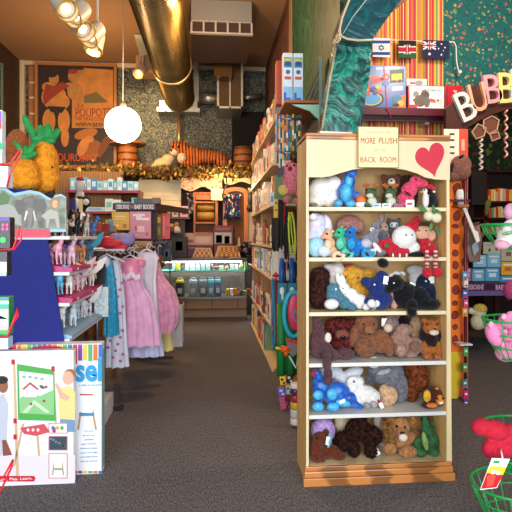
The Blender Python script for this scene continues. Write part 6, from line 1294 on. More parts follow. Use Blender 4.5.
for i, x in enumerate((280.5, 290.5)):
    t = thing('foam_noodle_set', tuple(P(x+1, 352, 4.45)), ('left' if i == 0 else 'right')+' of two green foam toys with teal header card and blue handle', 'toy', 'green foam toys with teal cards')
    b = B(); b.cyl(P(x+1, 258, 4.45), P(x+1, 290, 4.45), .022, m=bl); b.cyl(P(x+4, 262, 4.47), P(x+4, 290, 4.47), .014, m=M('#15325a', rough=.4)); b.put('blue_handle', parent=t)
    b = B(); a_, c_ = P(x-3, 303, 4.42), P(x+6, 283, 4.42); b.span((a_.x, 4.41, a_.z), (c_.x, 4.43, c_.z), M('#1a7a8a', rough=.4)); b.put('header_card', parent=t)
    b = B(); b.ball(P(x+1.5, 291, 4.405), (.02,.004,.035), M('#e9ece6', rough=.4)); b.ball(P(x+2, 297, 4.405), (.012,.004,.03), M('#b9d8d0', rough=.4)); b.put('card_print', parent=t)
    b = B(); b.cyl(P(x+.5, 303, 4.46), P(x+.2, 376, 4.46), .036, m=M('#1f8a3c', rough=.6), seg=18); b.cyl(P(x+5.5, 303, 4.49), P(x+5, 374, 4.49), .03, m=M('#167030', rough=.6), seg=18); b.put('foam_tube', parent=t)
for i, (x, hx, cn) in enumerate([(272,'#2a8ab0','blue'),(274,'#c8302a','red'),(276,'#1f6a8a','teal')]): rope(f'{cn} skipping rope hanging beside the green foam toys', [(x,278),(x+.6,300),(x-.6,330),(x+1,345),(x+2.4,350),(x+3,330),(x+2,300),(x+1.6,280)], .008, M(hx, rough=.4), 4.75+.04*i)
b = B(); b.tube([P(274, 277, 4.74), P(275.5, 273.5, 4.74), P(277.4, 277, 4.74)], .022, M('#c8202a', rough=.4)); b.put('rope_grip', label='small red curved rope grip at the top of the skipping ropes', cat='toy')
t = thing('ring_toss_disc', tuple(P(294, 336, 4.3)), 'cyan ring with pink spiral centre hanging near the bookcase edge', 'toy')
c = P(294, 314, 4.32); b = B(); b.tube([(c.x+.085*math.cos(q), 4.32, c.z+.19*math.sin(q)) for q in [2*PI*k/24 for k in range(24)]], .02, M('#2ab8d0', rough=.35), closed=True); b.put('cyan_ring', parent=t)
b = B(); b.ball((c.x+.02, 4.35, c.z+.02), (.075,.02,.17), M('#d8305a', rough=.4)); b.put('pink_disc', parent=t)
b = B(); b.tube([(c.x+.02+.009*q*.75*math.cos(q), 4.325, c.z+.018*q*.75*math.sin(q)) for q in [.5*k for k in range(16)]], .007, M('#2aa0c0', rough=.4)); b.put('spiral', parent=t)
t = thing('toy_blaster', tuple(P(285, 352, 4.3)), 'small orange and yellow toy blaster hanging below the cyan ring', 'toy')
b = B(); b.cyl(P(275.5, 348, 4.3), P(281, 348.5, 4.3), .012, m=M('#e8d02a', rough=.4)); b.put('yellow_nozzle', parent=t)
b = B(); b.cyl(P(281, 348.5, 4.3), P(290, 349.5, 4.3), .03, .024, m=M('#f0641e', rough=.4)); b.ball(P(286, 353, 4.3), (.02,.02,.03), M('#f0641e', rough=.4)); b.put('orange_body', parent=t)
b = B(); b.prism([P(x, y, 4.28) for x, y in ((286,338),(297,340),(298,352),(293,357),(288,352))], (0,.02,0), M('#8a7a78', rough=.4)); b.prism([P(x, y, 4.275) for x, y in ((286,338),(297,340),(297,344),(287,342))], (0,.01,0), M('#c83a34', rough=.4)); b.put('header_card', parent=t)
b = B(); b.tube([P(289,356,4.3), P(296,368,4.3), P(298,358,4.3)], .008, M('#e9e6e2', rough=.4)); b.put('white_wire_basket', label='white wire basket edge beneath the toy blaster', cat='basket')
# small packed toys near the floor
rnd = random.Random(8)
for i, (x, y, w_, h_, hx, lab, pb) in enumerate([(283,381,6,8,'#e8c02a','yellow and black carded toy low beside the bookcase','#15151a'),(290,379,6,9,'#1a1a20','black carded toy low beside the bookcase','#e8e2d8'),(282,392,8,9,'#6a5aa8','violet packet above the pink toys near the floor','#c9c2e8'),(289,390,6,9,'#d8d2c0','cream packet above the pink toys near the floor','#2a8a6a'),(283,404,6,12,'#d8307a','pink packed toy with green dots near the floor','#2a9a5a'),(288,405,5,13,'#3a2a34','dark packed toy between pink toys near the floor','#a83a6a'),(292,409,5,13,'#c8286a','magenta packed toy near the floor','#1a1a20'),(284,414,6,9,'#e03a7a','lowest pink packed toy near the floor','#3a9a4a')]):
    hangbox(lab, x-w_/2, x+w_/2, y-h_/2, y+h_/2, 4.12+.03*(i%4), hx, [(x-1, y-1.4, w_*.4, h_*.3, pb), (x+1, y+2, w_*.35, h_*.25, pb)], rot=rnd.uniform(-.2,.2))
t = thing('stacked_tub', tuple(P(295.5, 424, 3.75)), 'clear tub of stacked coloured balls standing on floor against the bookcase', 'tub')
for j, (y0, y1, hx) in enumerate([(383,388,'#e9e2d6'),(388.5,394,'#4a2a5a'),(394.5,401,'#b8283a'),(401.5,408,'#d8b02a'),(408.5,417,'#c9c6c0'),(417.5,424,'#e2ddd6')]):
    b = B(); a_ = P(295.5, y1, 3.75); c_ = P(295.5, y0, 3.75); b.lathe([(.036,a_.z),(.039,a_.z+.006),(.039,c_.z-.006),(.036,c_.z)], (a_.x, 3.75, 0), M(hx, rough=.3), 18); b.put('layer', parent=t)
# ================================================================ teal papered tree pillar
def crumple(stops, sc): return ramp_mat(stops, sc, interp='LINEAR', dist=2.8, detail=5, bump=.9, rough=.25, coat=.3)
tealc = crumple([(0,'#03201f'),(.4,'#05403c'),(.5,'#087060'),(.56,'#2a9c86'),(.6,'#07504a'),(1,'#0a6a70')], 5)
tp = thing('teal_tree_pillar', (1.0, 3.85, 2.0), 'slanting pillar wrapped in crumpled teal paper behind the plush bookcase', 'pillar')
PYt = 3.75
b = B(); b.prism([P(x, y, PYt) for x, y in ((318,200),(322,125),(330,80),(338,38),(345,36),(373,38),(369,80),(361,125),(357,200))], (0,.15,0), tealc); b.put('trunk', parent=tp)
tealb = crumple([(0,'#062e33'),(.45,'#0a4650'),(.55,'#0e5a62'),(.62,'#0a3a44'),(1,'#12606a')], 3)
b = B(); b.prism([P(x, y, PYt-.12) for x, y in ((342,38),(339,30),(342,18),(349,0),(356,-20),(425,-20),(401,0),(386,20),(372,40),(356,41))], (0,.25,0), tealb); b.put('branch', parent=tp)
b = B(); b.tube([P(x, y, PYt-.13) for x, y in ((356,-20),(349,0),(342,18),(339.5,30),(341,36),(347,39),(358,40.5),(372,40)) ], .008, M('#c8b890', rough=.5)); b.put('cream_cord', parent=tp)
b = B(); b.tube([P(x, y, PYt-.01) for x, y in ((336,48),(330,80),(323,124),(322,130))], .006, M('#b8b08a', rough=.5)); b.put('cream_cord', parent=tp)
b = B(); b.tube([P(x, y, PYt-.125) for x, y in ((366,0),(352,18),(343,34))], .004, M('#8fb0a0', rough=.5)); b.put('fold_line', parent=tp)
# white papers behind top of bookcase
b = B(); a_ = P(322, 130, 3.04); b.box((a_.x+.06, 3.04, ZT+.016), (.2,.16,.03), M('#e6dcc8', rough=.7), rot=(0,0,.1)); b.put('paper_bundle', label='pale paper bundle lying on the left of the bookcase top', cat='paper')
# ================================================================ wall shelf with games on the striped wall
YS = 4.72
ws = thing('plum_wall_shelf', tuple(P(405, 120, YS)), 'dark plum wall shelf on the striped wall carrying boxed games', 'shelf')
a_, c_ = P(353, 114, YS), P(463, 109, YS); b = B(); b.span((a_.x, YS, a_.z), (c_.x, 5.0, c_.z), M('#5a1428', rough=.3, coat=.5)); b.put('shelf_board', parent=ws)
b = B(); a2 = P(355, 120, YS+.05); c2 = P(461, 114, YS+.05); b.span((a2.x, YS+.06, a2.z), (c2.x, YS+.09, c2.z+.01), M('#3a0e1c', rough=.4)); b.put('apron', parent=ws)
b = B(); q = P(427, 118, YS+.1); b.span((q.x-.02, YS+.09, q.z-.06), (q.x+.02, 5.0, q.z+.04), M('#b0a08a', rough=.4)); b.put('bracket', parent=ws)
zs = c_.z+.001
def gbox(label, x0, x1, y0, Y, dep, hx):
    a, c = P(x0, 109, Y), P(x1, y0, Y); t = thing('boxed_game', ((a.x+c.x)/2, Y, zs), label, 'box', 'boxed games on the plum wall shelf'); b = B(); b.span((a.x, Y, zs), (c.x, Y+dep, c.z), M(hx, rough=.3), bev=.002); b.put('carton', parent=t); return t
def pp(t, Y, pts, c, l=.0015): 
    b = B(); b.prism([P(x, y, Y-l) for x, y in pts], (0, .0012, 0), M(c, rough=.4)); b.put('print', parent=t)
def pe(t, Y, cx, cy, rx, ry, c, l=.0015, n=16): pp(t, Y, [(cx+rx*math.cos(q), cy+ry*math.sin(q)) for q in [2*PI*k/n for k in range(n)]], c, l)
Y = YS+.05
t = gbox('large blue boxed toy train track game on the plum shelf', 358, 406, 66, Y, .06, '#2468b4')
pe(t, Y, 371, 99, 13, 8.5, '#16181e', .0015); pe(t, Y, 371, 99, 11, 6.6, '#d8c83a', .0022); pe(t, Y, 371, 99, 10, 5.6, '#3a9ad0', .003)
pp(t, Y, [(366,72),(369,70),(370,96),(366,96)], '#d03a4a', .0035); pp(t, Y, [(368,74),(384,78),(384,80),(368,78)], '#e06a5a', .0038); pp(t, Y, [(371,80),(388,77),(388,80),(371,84)], '#d03a4a', .0038)
pe(t, Y, 386, 77, 3.6, 3.4, '#d8384a', .0042); pe(t, Y, 386, 83, 3.6, 3, '#2f8ad0', .0046); pe(t, Y, 386, 77, 1.8, 1.8, '#e9b0b8', .005)
for x, y, c in ((373,89,'#3a2a8a'),(378,87,'#e8c02a'),(375,93,'#2a3a9a'),(380,92,'#d8502a'),(366,90,'#e88a2a')): pe(t, Y, x, y, 2.6, 2.2, c, .0055)
pp(t, Y, [(390,70),(404,69),(404,82),(390,83)], '#2a4a3a'); pp(t, Y, [(391.5,74),(402,73.5),(402,80),(391.5,80.6)], '#e8c83a', .0025); pe(t, Y, 394, 81, 1.3, 1.3, '#15151a', .003); pe(t, Y, 400, 80.5, 1.3, 1.3, '#15151a', .003)
pp(t, Y, [(392,87),(403,86),(403,90),(392,91)], '#e9f0f4'); pp(t, Y, [(395,97),(405.6,94),(405.6,108),(393,108)], '#e0752a'); pe(t, Y, 397, 99, 5, 4, '#2a7a9a', .0025); pe(t, Y, 401, 103, 3.4, 3, '#e8b03a', .003); pe(t, Y, 396, 105, 3.4, 2, '#16181e', .0033); pp(t, Y, [(376,67.5),(400,67),(400,69),(376,69.5)], '#f2f4f6')
pp(t, Y, [(383.5,66),(384.5,66),(388,108),(387,108)], '#c8303a', .006)
t = gbox('pale boxed craft set standing behind the robot kit box', 406.5, 427, 79, Y+.07, .05, '#e2ddd8'); pe(t, Y+.07, 419, 83, 4, 2.6, '#9a8f8a'); pp(t, Y+.07, [(410,82),(415,82),(415,84),(410,84)], '#b3303a')
t = gbox('white boxed building kit with grey figure, red sides, on plum shelf', 408, 444.5, 86, Y-.02, .06, '#b8242c')
Yk = Y-.02
pp(t, Yk, [(409.6,85.6),(444,86.6),(444,108.6),(409.6,108.6)], '#ece8e6'); pe(t, Yk, 425, 95, 4.5, 4.5, '#4a4a44', .0025); pe(t, Yk, 420, 101, 6, 6, '#5f5a4e', .0028); pe(t, Yk, 427, 102, 3, 5.5, '#6a6458', .003); pe(t, Yk, 416, 94, 3, 3, '#8a8478', .0027)
for x, y in ((418,105),(426,106),(414,100),(423,91)): pe(t, Yk, x, y, 1.2, 1.2, '#b3303a', .0035)
pp(t, Yk, [(430,98),(436,100),(436,103),(429,102)], '#e0584a', .0025); pe(t, Yk, 439, 101, 3.6, 3.2, '#d9d4cc', .0026); pe(t, Yk, 438, 100.5, 1, 1, '#4a4440', .0034); pp(t, Yk, [(409.6,104.6),(417,104.6),(417,108.6),(409.6,108.6)], '#c23038', .0036)
writing('BUILDING KIT', P(433, 90.5, Yk-.003), .032, M('#3a3638', rough=.4), t, width=.17)
t = gbox('red boxed game with white side lettering at the shelf end', 445.5, 462.5, 86, Y-.01, .06, '#c4202e'); Yk = Y-.01
pp(t, Yk, [(446.3,87),(448,87),(448,108.5),(446.3,108.5)], '#8a1420')
writing('gamebox', P(456, 97, Yk-.003), .05, M('#f4ece8', rough=.4), t, width=.13, roll=-PI/2)
# books hanging below shelf: striped paper already; small black box left
# red line ribbon from train box
b = B(); b.tube([P(386,108,YS-.01), P(390,113,YS-.012), (P(391,118,YS-.02))], .004, M('#c8243a', rough=.4)); b.put('red_ribbon', label='thin red ribbon end trailing off the plum shelf', cat='ribbon')
# ================================================================ flags on a string
YFg = 4.9
b = B(); b.tube([P(372,38,YFg), P(384,39.4,YFg), P(410,41,YFg), P(438,41.3,YFg), P(454,42,YFg), P(456,46,YFg), P(456.5,60,YFg), P(458,69,YFg), P(460,72,YFg)], .006, M('#e2ddd2', rough=.6)); b.ball(P(460, 72, YFg), .02, M('#e2ddd2', rough=.6)); b.put('white_string', label='white string along the striped wall carrying the flags', cat='string')
def flag(label, x0, x1, y0, y1, base, tilt=.0):
    a_, c_ = P(x0, y1, YFg), P(x1, y0, YFg); b = B(); b.span((a_.x, YFg-.006, a_.z), (c_.x, YFg-.003, c_.z), M(base, rough=.8)); t = b.put('flag', label=label, cat='flag', group='small flags on the string', loc=(a_.x, YFg, a_.z)); return t
def fp(t, pts, c, l): 
    b = B(); b.prism([P(x, y, YFg-.006-l) for x, y in pts], (0, .001, 0), M(c, rough=.8)); b.put('emblem_print', parent=t)
t = flag('white flag with two blue bands and a blue star', 372.5, 390, 38.5, 57, '#ece8e6')
fp(t, rect(372.5,40.5,390,43.4), '#2a4a9a', .001); fp(t, rect(372.5,52,390,55), '#2a4a9a', .001)
for s_ in (1,-1):
    for k in range(3):
        a0, a1 = [(-PI/2*s_)+2*PI*k/3, (-PI/2*s_)+2*PI*(k+1)/3]; x0_, y0_, x1_, y1_ = 381.3+3*math.cos(a0), 47.7+3*math.sin(a0), 381.3+3*math.cos(a1), 47.7+3*math.sin(a1); d_ = Vector((x1_-x0_, y1_-y0_)).normalized(); nx, ny = -d_.y*.35, d_.x*.35
        fp(t, [(x0_+nx,y0_+ny),(x1_+nx,y1_+ny),(x1_-nx,y1_-ny),(x0_-nx,y0_-ny)], '#2a4a9a', .0015)
t = flag('black, red and green flag with a central shield', 398.5, 416, 41, 58, '#161416')
fp(t, rect(398.5,46.2,416,47.2), '#ece6e0', .001); fp(t, rect(398.5,47.2,416,51.8), '#b3202c', .0012); fp(t, rect(398.5,51.8,416,52.8), '#ece6e0', .001); fp(t, rect(398.5,52.8,416,58), '#1a5a34', .001)
fp(t, [(407.2+2*math.cos(q), 49.5+5*math.sin(q)) for q in [2*PI*k/16 for k in range(16)]], '#a01c28', .002); fp(t, [(406.9,44.6),(407.5,44.6),(407.5,54.4),(406.9,54.4)], '#ece6e0', .0026); fp(t, [(404,45),(405,44.6),(410.6,54),(409.8,54.4)], '#ece6e0', .0018); fp(t, [(410.4,45),(409.4,44.6),(403.8,54),(404.6,54.4)], '#ece6e0', .0018)
t = flag('navy flag with white stars and a small crossed corner', 422.5, 449, 41, 58.5, '#141c44')
fp(t, rect(423,41.3,436,49.6), '#1c2c6a', .001)
for q in ([(423,41.3),(424.4,41.3),(436,48.6),(436,49.6),(434.6,49.6),(423,42.3)], [(436,41.3),(434.6,41.3),(423,48.6),(423,49.6),(424.4,49.6),(436,42.3)], rect(428.2,41.3,430.8,49.6), rect(423,44,436,46.8)): fp(t, q, '#e9e4e4', .0016)
for q in (rect(428.8,41.3,430.2,49.6), rect(423,44.7,436,46.1)): fp(t, q, '#b8202e', .0022)
for x, y, r in ((429.5,54,1.8),(441.5,44,1.1),(445,47.5,1.1),(438.6,48.6,1.1),(441.5,54.8,1.2),(443.4,50.6,.7)): fp(t, [(x+r*(1 if k % 2 == 0 else .45)*math.cos(2*PI*k/14-PI/2), y+r*(1 if k % 2 == 0 else .45)*math.sin(2*PI*k/14-PI/2)) for k in range(14)], '#f0ecec', .0016)
# ================================================================ arch board with raised letters
YAb = 4.45
ab = thing('arched_name_board', tuple(P(480, 115, YAb)), 'brown arched sign board with big pastel letters over the side room', 'sign')
upp = [(446,108),(456,100),(466,92),(478,84),(490,78),(502,74),(514,71.5),(540,69)]; low = [(540,104),(514,108),(502,111),(490,115),(478,121),(468,127),(458,133),(446,138)]
b = B(); b.prism([P(x, y, YAb) for x, y in upp+low], (0,.05,0), M('#4a2214', rough=.4, var=.3, vs=5)); b.put('board', parent=ab)
for x in (474, 505): b = B(); q = P(x, 96, YAb); b.span((q.x-.03, YAb+.05, q.z-.03), (q.x+.03, 5.02, q.z+.03), M('#3a1a10')); b.put('fixing_arm', parent=ab)
for ch, x, y, r, hx, sz in (('B',465,108,.42,'#cfcfc6',.39),('U',478,99,.24,'#e8a27e',.37),('B',491.5,91,.14,'#d9929a',.38),('B',505.5,90,.05,'#dccb7a',.4)):
    writing(ch, P(x, y, YAb-.022), sz, M(hx, rough=.5), ab, depth=.018, roll=r, name='raised_letter', bold=.0, width=.155)
writing('LES', P(540, 89, YAb-.02), .44, M('#cfcfc6', rough=.5), ab, depth=.018, name='raised_letters')
# cut-out leaf ornament and twisted garlands under the arch
t = thing('leaf_cutout', tuple(P(484, 138, 4.48)), 'brown cut-out leaf ornament with pale rim hanging under the arch', 'ornament')
for pts in ([(472,132),(478,124),(486,128),(484,136),(476,139)], [(484,120),(492,116),(499,120),(497,130),(489,134),(483,128)], [(490,134),(498,132),(500,138),(492,141)]):
    b = B(); b.prism([P(x, y, 4.48) for x, y in pts], (0,.03,0), M('#6a3a22', rough=.6)); b.put('leaf', parent=t); b = B(); b.tube([P(x, y, 4.47) for x, y in pts], .008, M('#b58a6a', rough=.5), closed=True); b.put('rim', parent=t)
for x, y0, y1, c, lab in ((506,107,158,'#c8605a','red and white twisted paper garland hanging at right of arch'),(481,138,170,'#b9a890','pale twisted paper garland hanging under the leaf ornament')):
    b = B(); n = 40; b.tube([P(x+1.6*math.sin(k*.9), y0+(y1-y0)*k/n, 4.47+.016*math.cos(k*.9)) for k in range(n+1)], .009, M(c, rough=.6, col2='#e6d8cc', vs=9, tex='stripe', stretch=(1,1,3))); b.put('twisted_garland', label=lab, cat='garland')
# ================================================================ giraffe growth chart beside bookcase
YGf = 4.3
gpat = M('#f57a26', rough=.85, var=.1, vs=10)
g = thing('giraffe_height_chart', tuple(P(452, 405, YGf)), 'tall orange giraffe wall chart with brown patches beside the plush bookcase', 'height chart')
b = B(); b.prism([P(x, y, YGf) for x, y in ((448,172),(454,160),(464,166),(465,180),(464.5,240),(463.5,300),(462,345),(461,352),(448,352))], (0,.03,0), gpat); b.put('orange_body', parent=g)
b = B(); b.prism([P(x, y, YGf) for x, y in ((448,352),(461,352),(461,380),(457,404),(448,405))], (0,.03,0), M('#e8c02a', rough=.8)); b.put('yellow_base', parent=g)
pm = M('#8a2c1c', rough=.8); om = M('#2a0e0a', rough=.8)
for i, (x, y, w_, h_) in enumerate([(a_+2, b_, c_2, d_) for a_, b_, c_2, d_ in [(455,177,5,6),(455,189,6.5,8),(461,184,2,6),(454.5,203,5,4),(455,216,5.6,7),(453.5,226,5.4,3),(461.5,221,2,6),(454,239,5.8,7),(453.5,253,5,5),(453.5,265,5,6),(461,262,2,5),(453.5,276,4.4,4),(454,290,5.6,6.5),(460.5,290,2,6),(453,303,4.6,3.6),(453,315,5,6),(453,327,4.6,3.6),(453,340,4.6,6),(460,338,1.6,5)]]):
    rr = random.Random(i); pts = [(x+w_*.62*rr.uniform(.85,1.1)*math.cos(q), y+h_*.7*rr.uniform(.85,1.1)*math.sin(q)) for q in [2*PI*k/9 for k in range(9)]]
    b = B(); b.prism([P(px, py, YGf-.002) for px, py in [(x+(a-x)*1.15, y+(c-y)*1.15) for a, c in pts]], (0,.004,0), om); o = b.put('patch_outline', parent=g); b = B(); b.prism([P(px, py, YGf-.004) for px, py in pts], (0,.004,0), pm); b.put('brown_patch', parent=g)
t = Toy('giraffe_head_plush', 'brown floppy plush head hanging above the giraffe chart', YGf-.07, [(458,166,8,11,0,6,20),(463,172,8,8,0,6),(454,176,5,6,0,4,-20),(466,163,5,8,0,4,-20)], '#8a5a48', None, cat='plush toy')
t.part('dark_outline', [(451,170,1.6,9,-2,2,20),(461,157,4,1.4,-3,2,-40)], '#1a100e')
b = B(); a_, c_ = P(446, 200, 3.5), P(468, 129, 3.5); b.span((P(444,200,4.34).x, 4.34, 0), (P(459,200,4.34).x, 4.355, P(447,129,4.34).z), M('#efe0c4', rough=.6)); pb = b.put('cream_poster_card', label='cream card with black marks sticking up behind the bookcase', cat='card')
for y in (134, 140, 147, 153): b = B(); b.box(P(452, y, 4.337), (.045, .003, .014), M('#2a1a16')); b.put('ink_mark', parent=pb)
b = B(); a_, c_ = P(456, 172, 4.36), P(468, 129, 4.36); b.span((a_.x, 4.36, 0), (c_.x, 4.4, c_.z), M('#d84a30', rough=.6)); o = b.put('orange_red_card', label='orange red upright card beside the cream one behind the bookcase', cat='card')
b = B(); b.box(P(463, 145, 4.357), (.03,.003,.1), M('#e8a88a')); b.put('pale_print', parent=o)
b = B(); a_, c_ = P(409, 132.5, 3.0), P(449, 128.5, 3.0); b.span((a_.x, 3.0, ZT+.001), (BX1, 3.15, ZT+.022), M('#e9d8b4', rough=.6)); b.put('cream_flat_box', label='cream flat box lying on top of the bookcase at right', cat='box')
# thin rail of carded goods beyond giraffe
rnd = random.Random(13)
b = B(); q = P(466.5, 300, 4.2); b.cyl((q.x, 4.22, 0), (q.x, 4.22, 2.0), .014, m=M('#5a1a24', rough=.4)); b.box((q.x-.06, 4.22, 1.72), (.2, .02, .02), M('#5a1a24', rough=.4)); b.box((q.x+.05, 4.22, 1.52), (.14, .02, .02), M('#5a1a24', rough=.4)); sr = b.put('slim_spinner_rack', label='slim dark red post of a spinner rack behind the giraffe chart', cat='rack')
for i, (y, hx, lab) in enumerate([(276,'#4a9ac8','blue and red carded trinket highest on the slim rack'),(283,'#e8d8c8','white carded trinket on the slim rack'),(294,'#2a5ac0','bright blue carded trinket on the slim rack'),(304,'#d84a7a','pink carded trinket on the slim rack'),(312,'#e8b03a','amber carded trinket on the slim rack'),(352,'#3ab04a','green boxed trinket low on the slim rack'),(368,'#2a9a3a','second green trinket lower on the slim rack'),(395,'#c82a6a','magenta packet near the floor by the slim rack'),(384,'#2a8a8a','teal packet near the floor by the slim rack'),(404,'#5a3a8a','purple packet lowest by the slim rack')]):
    x = 465+(i%2)*1.; hangbox(lab, x-2., x+2.4, y-4.5, y+4.5, 4.17+.012*(i%3), hx, [(x, y-1, 2.6, 2, '#e9e4dc'), (x, y+2.5, 3, 1.4, '#c8302a')])
b = B(); b.box(P(463, 343.5, 4.2), (.11,.12,.012), M('#d8d8dc', rough=.3)); b.put('white_shelf_tab', label='small white shelf tab jutting out behind the giraffe chart', cat='shelf')
# bagged item and white paddle hanging
t = thing('bagged_toy', tuple(P(473, 262, 4.2)), 'brown toy in a clear plastic bag hanging right of the giraffe chart', 'toy')
b = B(); pts = [(468,224),(479,222),(482,240),(480,262),(470,262),(465,246)]; b.prism([P(x, y, 4.25) for x, y in pts], (0,.06,0), M('#8a7064', rough=.12, var=.6, vs=9, coat=.8, bump=.5, bs=12)); b.put('bag', parent=t)
b = B(); b.prism([P(x, y, 4.22) for x, y in ((472,246),(477,240),(479,250),(474,256))], (0,.02,0), M('#8a9aa0', rough=.2)); b.put('paper_insert', parent=t)
b = B(); b.prism([P(x, y, 4.2) for x, y in ((463,208),(466,207.5),(475,230),(478,232),(480,241),(477,243),(473,233))], (0,.02,0), M('#e4ddcc', rough=.4)); b.put('white_paddle', label='slanting white paddle hanging over the bagged toy', cat='paddle')
b = B(); b.span((P(457,206,4.2).x, 4.18, P(457,207,4.2).z), (P(468,206,4.2).x, 4.3, P(457,204.5,4.2).z), M('#a8622e', rough=.5)); b.put('wooden_peg_shelf', label='tiny wooden shelf from which the white paddle hangs', cat='shelf')
b = B(); 
for q in range(5): b.ball(P(459+q*1.3, 196+(q%2)*5, 4.25), (.03,.03,.06), M(['#d9d4cc','#a8b0b8','#e6e2da'][q%3], rough=.2))
b.put('clear_packet', label='pale glassy packet hanging above the tiny wooden shelf', cat='packet')
# ================================================================ dark bookcase and table in the back of side room
YD = 7.5
dw = M('#3a140e', rough=.4, var=.3, vs=4, tex='wave', stretch=(2,2,.3))
dc = thing('dark_bookcase', tuple(P(500, 300, YD)), 'dark mahogany bookcase at the rear of the side room', 'bookcase')
xa, xb = P(466, 200, YD).x, 5.0
b = B(); b.span((xa, YD+.3, 0), (xb, YD+.33, P(500,170,YD).z), M('#1c0c0a', rough=.6)); b.put('back_panel', parent=dc)
for x0, x1 in ((466,468),(484,487)): b = B(); b.span((P(x0,200,YD).x, YD, 0), (P(x1,200,YD).x, YD+.3, P(500,169,YD).z), dw); b.put('side_panel', parent=dc)
for y in (170, 201, 217.5, 235, 255): b = B(); zz_ = P(500, y, YD).z; b.span((xa, YD, zz_-.03), (xb, YD+.3, zz_), dw); b.put('shelf', parent=dc)
pal2 = [('#e8762a','orange'),('#e9dcc0','cream'),('#d8442a','red orange'),('#e8c03a','yellow'),('#c8b08a','tan'),('#5a9a6a','green'),('#d8d2c2','white'),('#b8342a','red')]
for (ysh, nm, h0) in ((201,'upper',13),(217.5,'middle',12),(235,'lower',9)):
    x = 488.; i = 0
    while x < 520:
        w_ = rnd.uniform(1.6, 3.2); hx, cn = pal2[rnd.randrange(8)]; k = S(x, YD); c = P(x+w_/2, ysh, YD+.05); h_ = rnd.uniform(h0*.72, h0)*k; zz_ = P(500, ysh, YD).z+.001
        b = B(); b.span((c.x-w_*k*.46, YD+.03, zz_), (c.x+w_*k*.46, YD+.2, zz_+h_), M(hx, rough=.5)); b.put('book', label=f'{cn} book on the {nm} dark bookcase shelf, {ords[i] if i < 20 else ordn(i+1)} from its left end', cat='book', group=f'books on the {nm} dark bookcase shelf'); x += w_+.2; i += 1
b = B(); a_, c_ = P(470, 205, YD), P(484, 172, YD); b.span((a_.x, YD-.05, a_.z), (c_.x, YD+.0, c_.z), M('#1d1a1c', rough=.5)); b.put('dark_framed_board', label='dark framed board on the left of mahogany bookcase', cat='board')
t = Toy('hanging_bird_ornament', 'green and gold bird ornament hanging by the mahogany bookcase', 7.46, [(488,204,3,5,0,2.4,20),(487,210,2,6,0,2,10)], '#7a7a3a', None, cat='ornament', vox=.008); t.part('beak', [(489,198,1,3,0,1)], '#b8a88a')
Toy('hanging_bird_ornament', 'lower green and gold bird ornament beneath the first', 7.46, [(486,228,3.4,6,0,2.6,30),(483,234,2.4,5,0,2,35)], '#8a7a2e', None, cat='ornament', vox=.008)
# table
YT = 5.95; tz = CZ-(283-238)*S(490, YT)
tb = thing('book_table', tuple(P(490, 345, YT)), 'dark display table with violet lettered band in the side room', 'table')
tx0, tx1 = P(462, 290, YT).x, 4.0
b = B(); b.span((tx0, YT, tz-.03), (tx1, YT+.9, tz), M('#4a2a4a', rough=.5)); b.put('tabletop', parent=tb)
a_ = P(462, 294, YT); b = B(); b.span((tx0, YT-.02, P(480,290.5,YT).z), (tx1, YT, P(480,284,YT).z), M('#3c1838', rough=.4)); b.put('lettered_band', parent=tb)
b = B(); b.span((tx0, YT-.03, P(480,295.5,YT).z), (tx1, YT-.005, P(480,290.5,YT).z), M('#6a5a8a', rough=.4)); b.put('violet_edge', parent=tb)
writing('USBORNE', P(475.5, 287.4, YT-.022), .085, M('#d8a8c8', rough=.4), tb, width=.21, bold=.002); writing('BABY BOOKS', P(509, 287.4, YT-.022), .085, M('#d8a8c8', rough=.4), tb, width=.34, bold=.002)
for x, y in ((tx0+.06, YT+.08), (tx0+.06, YT+.82), (tx1-.1, YT+.08), (tx1-.1, YT+.82)): b = B(); b.span((x, y, 0), (x+.06, y+.06, tz-.03), dw); b.put('leg', parent=tb)
b = B(); b.span((tx0+.1, YT+.3, .2), (tx1-.1, YT+.8, .24), M('#2a1410', rough=.6)); b.put('lower_shelf', parent=tb)
book_specs = [(473,486,255,267,'#8fc8e0','pale blue'),(487,500,254,267,'#7fc0dc','sky blue'),(501,514,262,275,'#e8b03a','yellow'),(472,484,269,281,'#6fb8d8','bright blue'),(485,499,268,281,'#5aa8d0','mid blue'),(500,514,276,282,'#4a9ac8','deep blue'),(462,471,268,281,'#b86a9a','mauve')]
for i, (x0, x1, y0, y1, hx, cn) in enumerate(book_specs):
    o = book_face(x0, x1, y0, y1, YT+.25-(.12 if y1 > 278 else 0), hx, f'{cn} picture book facing out on the side room table', [((x0+x1)/2, y0+2.6, (x1-x0)*.7, 1.6, '#f0f2ee'), ((x0+x1)/2, y0+7, (x1-x0)*.5, (y1-y0)*.3, '#d9e8f0' if i != 2 else '#c8702a')], group='picture books on the side room table')
book_face(483, 500, 242, 254, YT+.42, '#cfc9ae', 'cream poster with small animals behind the blue books', [(489,250,2,3,'#5a5a3a'),(496,249,2,3,'#5a4a3a'),(491,245,10,1,'#a8a488')])
book_face(501, 515, 244, 261, YT+.43, '#cbbf9e', 'second cream poster behind the yellow book', [(508,248,9,1,'#8a8468'),(508,254,5,4,'#8a6a48')])
b = B(); b.span((P(471,0,YT+.5).x, YT+.45, tz), (P(520,0,YT+.5).x, YT+.48, P(490,256,YT+.45).z), M('#6a8a9a', rough=.5)); b.put('book_stand', label='grey blue display stand holding the picture books', cat='stand')
t = Toy('plush_chick', 'round cream and yellow plush hanging below the lettered table band', 5.86, [(478,322,7.5,8,0,7),(479,312,7,7,0,6.5)], '#e0d8b0', None, cat='plush toy', vox=.008); t.part('yellow_cap', [(480,309,7,5.4,-1,6.4)], '#d8c25a'); t.part('white_wing', [(471,311,3,3.4,-1,3,-20)], '#e4e0d4')
